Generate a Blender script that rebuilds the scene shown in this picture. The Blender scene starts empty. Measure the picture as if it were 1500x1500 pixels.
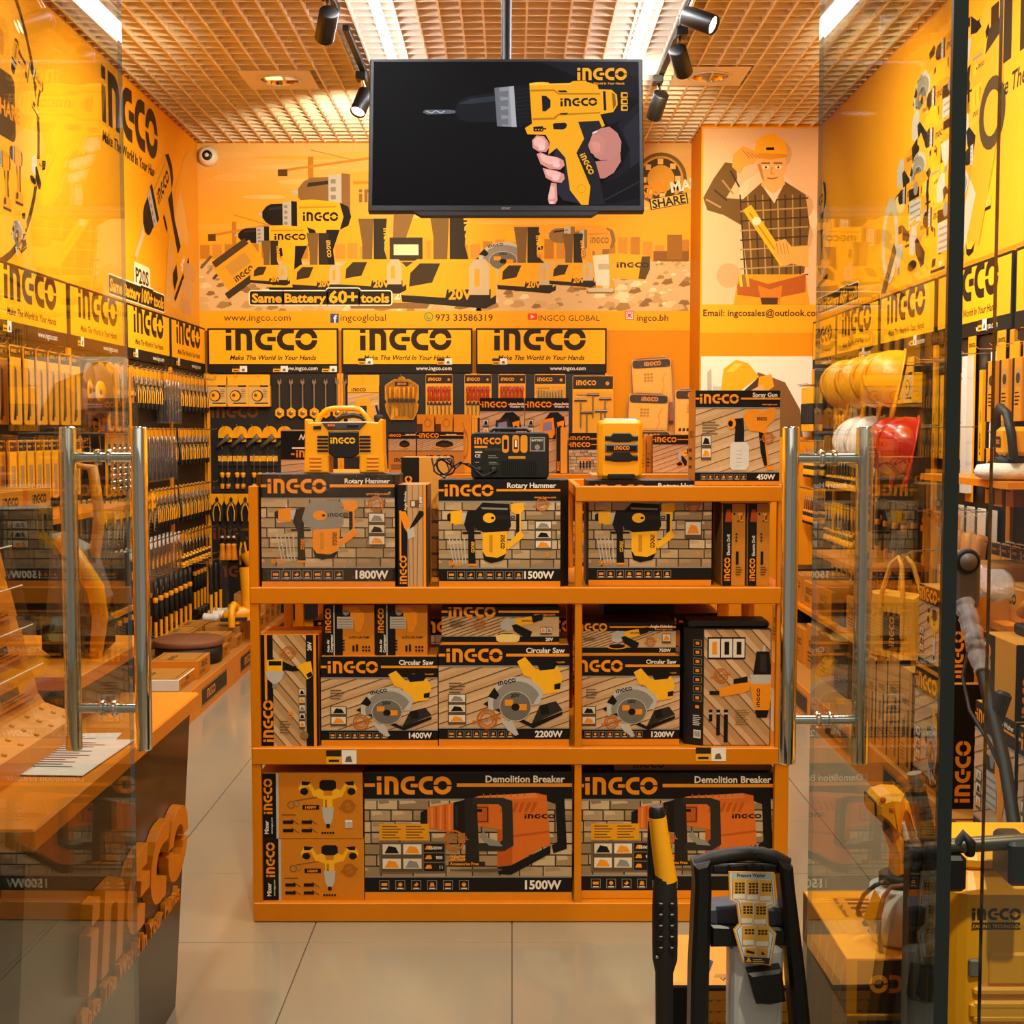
import bpy, math, random
from mathutils import Vector, Matrix
random.seed(11)
SC = bpy.context.scene
COL = SC.collection
PI = math.pi

def lin(c):
    """sRGB hex string -> linear rgba"""
    c = c.lstrip('#')
    out = []
    for i in (0, 2, 4):
        v = int(c[i:i+2], 16)/255
        out.append(v/12.92 if v <= .04045 else ((v+.055)/1.055)**2.4)
    return (*out, 1)

# ---------------------------------------------------------------- camera
FPX, TILT, EYE = 1920.0, math.radians(3.52), 1.5
cam = bpy.data.cameras.new('camera')
cam.sensor_width = 36
cam.lens = 36*FPX/1500
cam.clip_start = .05
camo = bpy.data.objects.new('camera', cam)
COL.objects.link(camo)
camo.location = (0, 0, EYE)
camo.rotation_euler = (PI/2-TILT, 0, 0)
SC.camera = camo

# ---------------------------------------------------------------- world: the mall hall in front of the shop
w = bpy.data.worlds.new('mall')
SC.world = w
w.use_nodes = True
bg = w.node_tree.nodes['Background']
bg.inputs[0].default_value = (1, .88, .76, 1)
bg.inputs[1].default_value = .22

# ---------------------------------------------------------------- exposure
SC.view_settings.view_transform = 'Standard'
SC.view_settings.look = 'None'
SC.view_settings.gamma = 1
SC.view_settings.use_curve_mapping = False
SC.view_settings.exposure = .13
SC.cycles.transparent_max_bounces = 24
SC.cycles.max_bounces = 7
SC.cycles.diffuse_bounces = 4
SC.cycles.glossy_bounces = 4
SC.cycles.sample_clamp_indirect = 4
SC.cycles.caustics_reflective = False
SC.cycles.caustics_refractive = False

# ---------------------------------------------------------------- room measures (metres, camera at the origin)
XL, XR, YB, ZC = -2.30, 2.13, 9.72, 3.60     # left wall, right wall, back wall, ceiling
YP, XP = 9.20, 1.31                            # the pier of the back wall
YF = 1.60                                      # shop front

# ---------------------------------------------------------------- lights of the mall and the shop, plus an added shelf spot
def area(name, loc, size, power, col, rot=(0, 0, 0), sizey=None, spread=180):
    l = bpy.data.lights.new(name, 'AREA')
    l.energy = power
    l.color = col
    l.size = size
    l.spread = math.radians(spread)
    if sizey:
        l.shape = 'RECTANGLE'
        l.size_y = sizey
    o = bpy.data.objects.new(name, l)
    COL.objects.link(o)
    o.location = loc
    o.rotation_euler = rot
    return o

def spot(name, loc, target, power, col, angle=60, blend=.6, rad=.04):
    l = bpy.data.lights.new(name, 'SPOT')
    l.energy = power
    l.color = col
    l.spot_size = math.radians(angle)
    l.spot_blend = blend
    l.shadow_soft_size = rad
    o = bpy.data.objects.new(name, l)
    COL.objects.link(o)
    o.location = loc
    o.rotation_euler = (Vector(target)-Vector(loc)).to_track_quat('-Z', 'Y').to_euler()
    return o

WARM = (1, .86, .55)
area('mall_ceiling_light', (0.2, -.5, 3.5), 3.0, 14, (1, .93, .84), sizey=2)
for x in (-.66, .66):
    for y in (4.0, 6.4):
        area('strip_light', (x, y, ZC-.09), .05, 26, (.95, .95, 1), sizey=2.2)
for x, y in ((-1.39, 7.98), (1.17, 7.9), (-1.39, 5.4), (1.17, 5.4), (-1.39, 3.0), (1.17, 3.0)):
    spot('downlight_lamp', (x, y, ZC-.03), (x, y, 0), 95, WARM, 110, .8, .08)
TRACKS = [((-.87, 6.28, 3.40), (-2.3, 7.3, 2.6)), ((-.87, 7.72, 3.40), (-1.3, 9.7, 2.9)),
          ((.87, 6.20, 3.40), (2.1, 7.3, 2.7)), ((.87, 6.88, 3.40), (.2, 9.6, 2.7)), ((.85, 7.80, 3.40), (1.6, 9.2, 2.7))]
for i, (p, t) in enumerate(TRACKS):
    d = (Vector(t)-Vector(p)).normalized()
    spot('track_lamp', Vector(p)+d*.13, t, (150, 120, 150, 130, 60)[i], WARM, 85, .8)
spot('front_track_lamp', (.85, .8, 3.3), (.62, 2.3, .6), 300, (1, .9, .7), 42, .7)
spot('added_shelf_spot', (0, 1.2, 3.4), (0, 4.0, .75), 210, (1, .88, .62), 38, .6)  # added spot to brighten the central shelf front; no fixture stands for it
for p, t in (((-.87, 3.6, 3.4), (-2.3, 4.9, 2.3)), ((-.87, 4.9, 3.4), (-2.3, 6.2, 2.5)), ((.87, 3.6, 3.4), (2.1, 4.7, 2.3)), ((.87, 4.9, 3.4), (2.1, 6.2, 2.5))):
    spot('track_lamp', p, t, 120, WARM, 85, .8)

# ---------------------------------------------------------------- materials
MATS = {}

def mat(name, col, rough=.5, metal=0.0, var=.10, scale=18, bump=0.0, coat=0.0, spec=.5):
    if name in MATS:
        return MATS[name]
    m = bpy.data.materials.new(name)
    m.use_nodes = True
    nt = m.node_tree
    b = nt.nodes['Principled BSDF']
    b.inputs['Roughness'].default_value = rough
    b.inputs['Metallic'].default_value = metal
    b.inputs['Coat Weight'].default_value = coat
    b.inputs['Specular IOR Level'].default_value = spec
    tc = nt.nodes.new('ShaderNodeTexCoord')
    nz = nt.nodes.new('ShaderNodeTexNoise')
    nz.inputs['Scale'].default_value = scale
    nz.inputs['Detail'].default_value = 3
    nt.links.new(tc.outputs['Object'], nz.inputs['Vector'])
    mr = nt.nodes.new('ShaderNodeMapRange')
    mr.inputs['To Min'].default_value = 1-var
    mr.inputs['To Max'].default_value = 1+var
    nt.links.new(nz.outputs['Fac'], mr.inputs['Value'])
    mx = nt.nodes.new('ShaderNodeMix')
    mx.data_type = 'RGBA'
    mx.blend_type = 'MULTIPLY'
    mx.inputs['Factor'].default_value = 1
    mx.inputs['A'].default_value = lin(col)
    nt.links.new(mr.outputs['Result'], mx.inputs['B'])
    nt.links.new(mx.outputs['Result'], b.inputs['Base Color'])
    if bump:
        bp = nt.nodes.new('ShaderNodeBump')
        bp.inputs['Strength'].default_value = bump
        bp.inputs['Distance'].default_value = .004
        nt.links.new(nz.outputs['Fac'], bp.inputs['Height'])
        nt.links.new(bp.outputs['Normal'], b.inputs['Normal'])
    MATS[name] = m
    return m

def emit(name, col, power):
    m = bpy.data.materials.new(name)
    m.use_nodes = True
    b = m.node_tree.nodes['Principled BSDF']
    b.inputs['Base Color'].default_value = lin(col)
    b.inputs['Emission Color'].default_value = lin(col)
    b.inputs['Emission Strength'].default_value = power
    MATS[name] = m
    return m

def print_mat(name, rough, emission=0.0, spec=.5):
    """flat print: colour comes from the printed areas of the mesh"""
    m = bpy.data.materials.new(name)
    m.use_nodes = True
    nt = m.node_tree
    b = nt.nodes['Principled BSDF']
    a = nt.nodes.new('ShaderNodeAttribute')
    a.attribute_name = 'ink'
    nz = nt.nodes.new('ShaderNodeTexNoise')
    nz.inputs['Scale'].default_value = 60
    mr = nt.nodes.new('ShaderNodeMapRange')
    mr.inputs['To Min'].default_value = .93
    mr.inputs['To Max'].default_value = 1.07
    tc = nt.nodes.new('ShaderNodeTexCoord')
    nt.links.new(tc.outputs['Object'], nz.inputs['Vector'])
    nt.links.new(nz.outputs['Fac'], mr.inputs['Value'])
    mx = nt.nodes.new('ShaderNodeMix')
    mx.data_type = 'RGBA'
    mx.blend_type = 'MULTIPLY'
    mx.inputs['Factor'].default_value = 1
    nt.links.new(a.outputs['Color'], mx.inputs['A'])
    nt.links.new(mr.outputs['Result'], mx.inputs['B'])
    b.inputs['Roughness'].default_value = rough
    b.inputs['Specular IOR Level'].default_value = spec
    if emission:
        b.inputs['Base Color'].default_value = (.0006, .0006, .0006, 1)
        nt.links.new(a.outputs['Color'], b.inputs['Emission Color'])
        b.inputs['Emission Strength'].default_value = emission
    else:
        nt.links.new(mx.outputs['Result'], b.inputs['Base Color'])
    MATS[name] = m
    return m

def clear_mat(name, tint, base=.04, top=.96, rough=0.0, wrinkle=0.0, haze=0.0):
    """clear sheet: see-through with a reflection that grows towards grazing angles"""
    m = bpy.data.materials.new(name)
    m.use_nodes = True
    nt = m.node_tree
    nt.nodes.remove(nt.nodes['Principled BSDF'])
    out = nt.nodes['Material Output']
    tr = nt.nodes.new('ShaderNodeBsdfTransparent')
    tr.inputs[0].default_value = lin(tint)
    gl = nt.nodes.new('ShaderNodeBsdfGlossy')
    gl.inputs['Roughness'].default_value = rough
    lw = nt.nodes.new('ShaderNodeLayerWeight')
    lw.inputs['Blend'].default_value = .5
    pw = nt.nodes.new('ShaderNodeMath')
    pw.operation = 'POWER'
    pw.inputs[1].default_value = 5
    ma = nt.nodes.new('ShaderNodeMath')
    ma.operation = 'MULTIPLY_ADD'
    ma.inputs[1].default_value = top
    ma.inputs[2].default_value = base
    mx = nt.nodes.new('ShaderNodeMixShader')
    nt.links.new(lw.outputs['Facing'], pw.inputs[0])
    nt.links.new(pw.outputs[0], ma.inputs[0])
    nt.links.new(ma.outputs[0], mx.inputs[0])
    last = tr
    if haze:
        df = nt.nodes.new('ShaderNodeBsdfDiffuse')
        m2 = nt.nodes.new('ShaderNodeMixShader')
        m2.inputs[0].default_value = haze
        nt.links.new(tr.outputs[0], m2.inputs[1])
        nt.links.new(df.outputs[0], m2.inputs[2])
        last = m2
    nt.links.new(last.outputs[0], mx.inputs[1])
    nt.links.new(gl.outputs[0], mx.inputs[2])
    nt.links.new(mx.outputs[0], out.inputs['Surface'])
    if wrinkle:
        nz = nt.nodes.new('ShaderNodeTexNoise')
        nz.inputs['Scale'].default_value = 38
        nz.inputs['Detail'].default_value = 4
        bp = nt.nodes.new('ShaderNodeBump')
        bp.inputs['Strength'].default_value = wrinkle
        bp.inputs['Distance'].default_value = .01
        nt.links.new(nz.outputs['Fac'], bp.inputs['Height'])
        nt.links.new(bp.outputs['Normal'], gl.inputs['Normal'])
    MATS[name] = m
    return m

M = {}
M['print'] = print_mat('card_print', .45, spec=.3)
M['matte_print'] = print_mat('wall_print', .65, spec=.25)
M['screen'] = print_mat('lit_screen', .6, 1.0, .08)
M['glass'] = clear_mat('door_glass', 'F4F8F4')
M['film'] = clear_mat('clear_film', 'FDFCFA', .05, .7, .06, 1.0, .012)
M['wrap'] = clear_mat('wrinkled_wrap', 'F4F0EA', .16, .7, .12, 1.0, .22)
M['clear'] = clear_mat('clear_plastic', 'FEFDFC', .03, .5, .04, .2, .006)
M['free_edge'] = clear_mat('polished_glass_edge', 'C8D8CC', .35, .6, .05)
M['glass_edge'] = mat('glass_edge', '0F1712', .15, coat=.5)
M['chrome'] = mat('polished_steel', 'E8E4DA', .07, 1, .02)
M['steel'] = mat('tool_steel', 'B4AEA4', .28, 1, .06)
M['dark_steel'] = mat('dark_steel', '6E665C', .35, 1, .06)
M['orange_paint'] = mat('orange_shelf_paint', 'D07A02', .38, var=.05, spec=.25)
M['orange_top'] = mat('orange_worktop', 'DE8412', .32, var=.05)
M['wall_orange'] = mat('orange_wall_paint', 'E08A02', .65, var=.04, spec=.2)
M['yellow'] = mat('yellow_plastic', 'F2A40A', .34, var=.04)
M['deep_yellow'] = mat('deep_yellow_plastic', 'E89406', .4, var=.04)
M['orange'] = mat('orange_plastic', 'E0660C', .36, var=.05)
M['red'] = mat('red_plastic', 'C02808', .22, var=.05, coat=.3)
M['white'] = mat('white_plastic', 'EAE4DC', .3, var=.04, coat=.2)
M['milky'] = mat('milky_plastic', 'D6D2C8', .4, var=.03)
M['black'] = mat('black_plastic', '0D0B08', .42, var=.15)
M['rubber'] = mat('black_rubber', '090807', .6, var=.2)
M['soft_black'] = mat('black_grip', '16120E', .55, var=.2, bump=.3)
M['grey'] = mat('grey_plastic', '6A645C', .45)
M['blue_grey'] = mat('blue_grey_plastic', '3A3C4C', .5)
M['card'] = mat('brown_cardboard', 'B07428', .7, var=.08, bump=.2)
M['box_orange'] = mat('orange_carton', 'D8800E', .55, var=.06)
M['box_black'] = mat('black_carton', '110D09', .5, var=.15)
M['paper'] = mat('white_paper', 'E6DED2', .7, var=.04)
M['wood'] = mat('light_wood', 'C88C48', .5, var=.2, scale=9)
M['pegboard'] = mat('pegboard_black', '0E0905', .5, var=.2)
M['counter_dark'] = mat('counter_anthracite', '2B2723', .3, var=.08, coat=.15)
M['fleece'] = mat('white_fleece', 'D8D2C4', .9, var=.2, scale=60, bump=1)
M['canvas'] = mat('yellow_canvas', 'E09A1A', .8, var=.12, bump=.4)
M['brown'] = mat('brown_paper_disc', '7A4A28', .6)
M['tape_cloth'] = mat('dark_cloth', '3A3028', .85, var=.3, bump=.5)
M['slat'] = mat('ceiling_slat', 'F8E8CE', .5, var=.03)
M['void'] = mat('ceiling_void', '6A4A2C', .8)
M['lamp'] = emit('lamp_glow', 'FFE6BE', 14)
M['strip'] = emit('strip_glow', 'EEF4FF', 16)

# ---------------------------------------------------------------- picture point -> place in the shop (design aid)
_c, _s = math.cos(TILT), math.sin(TILT)

def ray(px, py):
    a, b = (px-750)/FPX, (750-py)/FPX
    return Vector((a, _c+b*_s, -_s+b*_c))

def at(px, py, Y):
    d = ray(px, py)
    t = Y/d.y
    return Vector((t*d.x, Y, EYE+t*d.z))

def atX(px, py, X):
    d = ray(px, py)
    t = X/d.x
    return Vector((X, t*d.y, EYE+t*d.z))

def atZ(px, py, Z):
    d = ray(px, py)
    t = (Z-EYE)/d.z
    return Vector((t*d.x, t*d.y, Z))
# ---------------------------------------------------------------- mesh building
def T(x=0, y=0, z=0):
    return Matrix.Translation((x, y, z))

def R(a, ax='Z'):
    return Matrix.Rotation(a, 4, ax)

def S(x, y, z):
    return Matrix.Diagonal((x, y, z, 1))

def arc(cx, cy, r, a0, a1, n=8, ry=None):
    ry = r if ry is None else ry
    return [(cx+r*math.cos(math.radians(a0+(a1-a0)*i/n)), cy+ry*math.sin(math.radians(a0+(a1-a0)*i/n))) for i in range(n+1)]

def rrect(x0, y0, x1, y1, r, n=3):
    return arc(x1-r, y0+r, r, -90, 0, n)+arc(x1-r, y1-r, r, 0, 90, n)+arc(x0+r, y1-r, r, 90, 180, n)+arc(x0+r, y0+r, r, 180, 270, n)

def inset(poly, d):
    n = len(poly)
    area_ = sum(poly[i][0]*poly[(i+1) % n][1]-poly[(i+1) % n][0]*poly[i][1] for i in range(n))
    sg = 1 if area_ > 0 else -1
    out = []
    for i in range(n):
        p0, p, p1 = Vector(poly[i-1]), Vector(poly[i]), Vector(poly[(i+1) % n])
        e0, e1 = (p-p0), (p1-p)
        if e0.length < 1e-7 or e1.length < 1e-7:
            e0 = e1 = (p1-p0)
        e0, e1 = e0.normalized(), e1.normalized()
        n0, n1 = Vector((-e0.y, e0.x)), Vector((-e1.y, e1.x))
        b = n0+n1
        k = b.length_squared
        b = b*(2/k) if k > .2 else n0
        q = p+b*d*sg
        out.append((q.x, q.y))
    return out

class MB:
    def __init__(s):
        s.v, s.f, s.fm, s.fs, s.mats = [], [], [], [], []

    def add(s, verts, faces, m, X=None, smooth=False):
        m = M[m] if isinstance(m, str) else m
        if m not in s.mats:
            s.mats.append(m)
        k = s.mats.index(m)
        o = len(s.v)
        if X is None:
            s.v += [tuple(p) for p in verts]
        else:
            s.v += [tuple(X @ Vector(p)) for p in verts]
        for f in faces:
            s.f.append([o+i for i in f])
            s.fm.append(k)
            s.fs.append(smooth)
        return s

    def bx(s, x0, x1, y0, y1, z0, z1, m, X=None):
        v = [(x, y, z) for z in (z0, z1) for y in (y0, y1) for x in (x0, x1)]
        f = [(0, 2, 3, 1), (4, 5, 7, 6), (0, 1, 5, 4), (1, 3, 7, 5), (3, 2, 6, 7), (2, 0, 4, 6)]
        return s.add(v, f, m, X)

    def prism(s, poly, z0, z1, m, X=None, ch=0.0, smooth=False):
        n = len(poly)
        if ch:
            ip = inset(poly, ch)
            rings = [(ip, z0), (poly, z0+ch), (poly, z1-ch), (ip, z1)]
        else:
            rings = [(poly, z0), (poly, z1)]
        v = [(x, y, z) for pl, z in rings for x, y in pl]
        f = [[n-1-i for i in range(n)], [(len(rings)-1)*n+i for i in range(n)]]
        s.add(v, f, m, X)
        s.add(v, [(k*n+i, k*n+(i+1) % n, (k+1)*n+(i+1) % n, (k+1)*n+i) for k in range(len(rings)-1) for i in range(n)], m, X, smooth)
        return s

    def rbox(s, x0, x1, y0, y1, z0, z1, m, r=.004, X=None):
        return s.prism(rrect(x0, y0, x1, y1, min(r*1.5, .45*(x1-x0), .45*(y1-y0)), 2), z0, z1, m, X, min(r, .3*(z1-z0)))

    def lathe(s, prof, m, X=None, n=16, smooth=True, caps=True):
        v = [(r*math.cos(2*PI*i/n), r*math.sin(2*PI*i/n), z) for r, z in prof for i in range(n)]
        k = len(prof)
        f = [(j*n+i, j*n+(i+1) % n, (j+1)*n+(i+1) % n, (j+1)*n+i) for j in range(k-1) for i in range(n)]
        s.add(v, f, m, X, smooth)
        if caps:
            s.add(v, [[n-1-i for i in range(n)], [(k-1)*n+i for i in range(n)]], m, X)
        return s

    def tube(s, pts, r, m, n=8, X=None, caps=True, closed=False):
        pts = [Vector(p) for p in pts]
        k = len(pts)
        rr = r if isinstance(r, (list, tuple)) else [r]*k
        up = None
        v = []
        for i, p in enumerate(pts):
            if closed:
                t = (pts[(i+1) % k]-pts[i-1]).normalized()
            else:
                t = (pts[min(i+1, k-1)]-pts[max(i-1, 0)]).normalized()
            if up is None:
                up = t.orthogonal().normalized()
            else:
                up = (up-t*up.dot(t))
                up = up.normalized() if up.length > 1e-6 else t.orthogonal().normalized()
            sd = t.cross(up)
            for j in range(n):
                a = 2*PI*j/n
                v.append(p+(up*math.cos(a)+sd*math.sin(a))*rr[i])
        kk = k if closed else k-1
        f = [(i*n+j, i*n+(j+1) % n, ((i+1) % k)*n+(j+1) % n, ((i+1) % k)*n+j) for i in range(kk) for j in range(n)]
        s.add(v, f, m, X, True)
        if caps and not closed:
            s.add(v, [[n-1-j for j in range(n)], [(k-1)*n+j for j in range(n)]], m, X)
        return s

    def mesh(s, name):
        me = bpy.data.meshes.new(name)
        me.from_pydata(s.v, [], s.f)
        for m in s.mats:
            me.materials.append(m)
        me.polygons.foreach_set('material_index', s.fm)
        me.polygons.foreach_set('use_smooth', s.fs)
        me.update()
        return me

    def build(s, name, parent=None, X=None):
        return link(name, s.mesh(name), parent, X)

def link(name, data, parent=None, X=None):
    o = bpy.data.objects.new(name, data)
    COL.objects.link(o)
    if parent is not None:
        o.parent = parent
    if X is not None:
        o.matrix_basis = X
    return o

def tag(o, label=None, cat=None, group=None, kind=None):
    if label:
        o['label'] = label
    if cat:
        o['category'] = cat
    if group:
        o['group'] = group
    if kind:
        o['kind'] = kind
    return o

def thing(name, label, cat, X=None, group=None):
    return tag(link(name, None, None, X), label, cat, group)

def struct(o, label=None):
    o['kind'] = 'structure'
    if label:
        o['label'] = label
    return o

CHILD = {}

def dup(root, X, label, group=None):
    """copy of a thing with copies of its parts and sub-parts"""
    if root.name not in CHILD:
        CHILD[root.name] = [(c, [g for g in c.children]) for c in root.children]
    r = root.copy()
    COL.objects.link(r)
    r.matrix_basis = X
    r['label'] = label
    if group:
        r['group'] = group
    for c, gs in CHILD[root.name]:
        d = c.copy()
        COL.objects.link(d)
        d.parent = r
        for g in gs:
            e = g.copy()
            COL.objects.link(e)
            e.parent = d
    return r

ORD = 'first second third fourth fifth sixth seventh eighth ninth tenth eleventh twelfth thirteenth fourteenth fifteenth sixteenth seventeenth eighteenth nineteenth twentieth'.split()
ORD += ['twenty-'+q for q in ORD[:9]]+['thirtieth']

# ---------------------------------------------------------------- flat print
_TXT = {}

def text_tris(s_, bold, shear):
    key = (s_, bold, shear)
    if key not in _TXT:
        cu = bpy.data.curves.new('lettering', 'FONT')
        cu.body = s_
        cu.offset = bold
        cu.shear = shear
        cu.resolution_u = 2
        o = bpy.data.objects.new('lettering', cu)
        me = o.to_mesh()
        vs = [(v.co.x/.72, v.co.y/.72) for v in me.vertices]
        fs = [tuple(p.vertices) for p in me.polygons]
        o.to_mesh_clear()
        bpy.data.objects.remove(o)
        bpy.data.curves.remove(cu)
        x0 = min(v[0] for v in vs) if vs else 0
        x1 = max(v[0] for v in vs) if vs else 0
        _TXT[key] = ([(x-x0, y) for x, y in vs], fs, x1-x0)
    return _TXT[key]

def cshape(x, bar):
    p = [(x+.77, 1)]+arc(x+.5, .5, .5, 90, 270, 9)+[(x+.77, 0), (x+.77, .25)]+arc(x+.5, .5, .25, 270, 90, 6)+[(x+.77, .75)]
    out = [p]
    if bar:
        out.append([(x+.55, .40), (x+.93, .40), (x+.93, .60), (x+.55, .60)])
    return out

LOGO = [[(0, .77), (.25, .77), (.25, 1), (0, 1)], [(0, 0), (.25, 0), (.25, .66), (0, .66)],
        [(.42, 0), (.67, 0), (.67, .74), (.80, .74)]+arc(.80, .62, .12, 90, 0, 2)+[(.92, 0), (1.17, 0)]+arc(.80, .63, .37, 0, 90, 6)+[(.42, 1)]]
LOGO += cshape(1.29, True)+cshape(2.26, False)
for a0 in (0, 180):
    q0 = .5+(.04 if a0 == 0 else -.04)
    LOGO.append(arc(3.57, q0, .49, a0, a0+180, 11, .46)+arc(3.57, q0, .25, a0+180, a0, 7, .21))
LOGO_W = 4.06

class PR:
    """a printed surface of w x h metres, drawn layer over layer from its lower corner"""
    def __init__(s, w, h):
        s.w, s.h = w, h
        s.v, s.f, s.c = [], [], []
        s.lz = 0
        s.st = [(1, 0, 0, 0, 1, 0)]
        s.clip = None

    def push(s, x=0, y=0, sx=1, sy=None, rot=0):
        sy = sx if sy is None else sy
        a, b, c, d, e, f = s.st[-1]
        r = math.radians(rot)
        A, B, D, E = sx*math.cos(r), -sy*math.sin(r), sx*math.sin(r), sy*math.cos(r)
        s.st.append((a*A+b*D, a*B+b*E, a*x+b*y+c, d*A+e*D, d*B+e*E, d*x+e*y+f))

    def pop(s):
        s.st.pop()

    def tp(s, p):
        a, b, c, d, e, f = s.st[-1]
        return (a*p[0]+b*p[1]+c, d*p[0]+e*p[1]+f)

    def _clip(s, pl):
        x0, y0, x1, y1 = s.clip if s.clip else (0, 0, s.w, s.h)
        for ax, lim, sg in ((0, x0, 1), (0, x1, -1), (1, y0, 1), (1, y1, -1)):
            if not pl:
                return pl
            if all((p[ax]-lim)*sg >= -1e-9 for p in pl):
                continue
            out = []
            for i in range(len(pl)):
                p, q = pl[i-1], pl[i]
                ip, iq = (p[ax]-lim)*sg >= 0, (q[ax]-lim)*sg >= 0
                if ip != iq:
                    t = (lim-p[ax])/(q[ax]-p[ax])
                    out.append((p[0]+(q[0]-p[0])*t, p[1]+(q[1]-p[1])*t))
                if iq:
                    out.append(q)
            pl = out
        return pl

    def poly(s, pts, col, keep=False):
        pl = s._clip([s.tp(p) for p in pts])
        if len(pl) < 3:
            return
        if not keep:
            s.lz += 1
        o = len(s.v)
        s.v += [(p[0], p[1], s.lz) for p in pl]
        s.f.append(list(range(o, o+len(pl))))
        s.c.append(lin(col))

    def rect(s, x0, y0, x1, y1, col, keep=False):
        s.poly([(x0, y0), (x1, y0), (x1, y1), (x0, y1)], col, keep)

    def circ(s, x, y, r, col, n=18, ry=None):
        s.poly(arc(x, y, r, 0, 360-360/n, n-1, ry), col)

    def ring(s, x, y, r0, r1, col, a0=0, a1=360, n=20):
        s.lz += 1
        for i in range(n):
            b0, b1 = a0+(a1-a0)*i/n, a0+(a1-a0)*(i+1)/n
            s.poly(arc(x, y, r1, b0, b1, 1)+arc(x, y, r0, b1, b0, 1), col, True)

    def line(s, pts, wd, col):
        s.lz += 1
        for (x0, y0), (x1, y1) in zip(pts, pts[1:]):
            dx, dy = x1-x0, y1-y0
            L = math.hypot(dx, dy) or 1
            nx, ny = -dy/L*wd/2, dx/L*wd/2
            s.poly([(x0+nx, y0+ny), (x0-nx, y0-ny), (x1-nx, y1-ny), (x1+nx, y1+ny)], col, True)

    def frame(s, x0, y0, x1, y1, wd, col):
        s.line([(x0, y0), (x1, y0), (x1, y1), (x0, y1), (x0, y0)], wd, col)

    def text(s, st, x, y, h, col, al='l', bold=.02, shear=0.0, sx=1.0):
        vs, fs, wd = text_tris(st, bold, shear)
        x -= {'l': 0, 'c': .5, 'r': 1}[al]*wd*h*sx
        s.lz += 1
        o = len(s.v)
        for vx, vy in vs:
            p = s.tp((x+vx*h*sx, y+vy*h))
            cx0, cy0, cx1, cy1 = s.clip if s.clip else (0, 0, s.w, s.h)
            s.v.append((min(max(p[0], cx0), cx1), min(max(p[1], cy0), cy1), s.lz))
        for f in fs:
            s.f.append([o+i for i in f])
            s.c.append(lin(col))
        return wd*h*sx

    def logo(s, x, y, h, col, sx=1.0):
        s.lz += 1
        for p in LOGO:
            s.poly([(x+a*h*sx, y+b*h) for a, b in p], col, True)
        return LOGO_W*h*sx

    def small(s, x, y, w, n, dy, col, hh=None):
        """lines of type too small to read"""
        s.lz += 1
        hh = hh or dy*.38
        for i in range(n):
            ww = w*(1-.35*((i*7+3) % 5)/5)
            s.rect(x, y-i*dy, x+ww, y-i*dy+hh, col, True)

    def build(s, name, parent, X, m='print', eps=.00012):
        me = bpy.data.meshes.new(name)
        eps = min(eps, .0025/(s.lz+1))
        me.from_pydata([(x, y, .0004+z*eps) for x, y, z in s.v], [], s.f)
        att = me.attributes.new('ink', 'FLOAT_COLOR', 'FACE')
        att.data.foreach_set('color', [k for c in s.c for k in c])
        me.materials.append(M[m])
        me.update()
        return link(name, me, parent, X)

# placing prints: x axis, y axis of the print and its lower corner
def face(origin, ax, ay):
    ax, ay = Vector(ax), Vector(ay)
    az = ax.cross(ay)
    return Matrix(((ax.x, ay.x, az.x, origin[0]), (ax.y, ay.y, az.y, origin[1]), (ax.z, ay.z, az.z, origin[2]), (0, 0, 0, 1)))

def front(x, y, z):
    """towards the entrance"""
    return face((x, y, z), (1, 0, 0), (0, 0, 1))

def onleft(x, y, z):
    """on a face that looks to +x"""
    return face((x, y, z), (0, 1, 0), (0, 0, 1))

def onright(x, y, z):
    """on a face that looks to -x"""
    return face((x, y, z), (0, -1, 0), (0, 0, 1))

def ontop(x, y, z):
    return face((x, y, z), (1, 0, 0), (0, 1, 0))
# ---------------------------------------------------------------- printed pictures of tools (unit drawings about 1 wide)
Y_, YD, OR, ORD_, K_, DK, G_, LG, W_, KR = 'F7B41A', 'CC880C', 'EE9012', 'BC640C', '100C07', '2C251E', '8A857C', 'BDB8AE', 'EDE6DA', 'C89858'

def d_drill(p, c=Y_, k=K_, lab=True):
    p.poly([(0, .785), (.05, .80), (.05, .82), (0, .815)], LG)
    p.poly([(.04, .77), (.08, .72), (.13, .695), (.25, .69), (.25, .91), (.13, .905), (.08, .88), (.04, .83)], k)
    p.poly([(.1, .84), (.25, .86), (.25, .885), (.11, .87)], DK)
    p.poly([(.25, .68), (.34, .67), (.34, .93), (.25, .92)], LG)
    for i in range(4):
        p.rect(.265, .70+i*.055, .30, .73+i*.055, G_)
    p.poly([(.34, .665), (.40, .66), (.40, .93), (.34, .935)], k)
    p.poly([(.40, .94), (.55, .95), (.80, .93), (.93, .88), (.96, .78), (.93, .69), (.84, .65), (.40, .65)], c)
    p.poly([(.84, .92), (.93, .88), (.96, .78), (.93, .69), (.84, .65), (.88, .78)], k)
    p.poly([(.42, .86), (.80, .87), (.80, .885), (.42, .88)], YD)
    p.poly([(.52, .65), (.84, .65), (.77, .45), (.80, .17), (.57, .17), (.57, .40), (.50, .60)], c)
    p.poly([(.70, .65), (.84, .65), (.77, .45), (.80, .17), (.68, .17), (.69, .42)], k)
    p.poly([(.50, .62), (.545, .62), (.555, .50), (.52, .49)], k)
    p.poly([(.40, .16), (.46, .22), (.86, .22), (.95, .14), (.95, .04), (.38, .04)], c)
    p.poly([(.38, .04), (.95, .04), (.93, 0), (.40, 0)], k)
    p.poly([(.43, .14), (.47, .19), (.60, .19), (.57, .09), (.43, .07)], k)
    if lab:
        p.logo(.46, .735, .09, k)
        p.text('20V', .70, .065, .06, W_, bold=.03)

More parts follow.
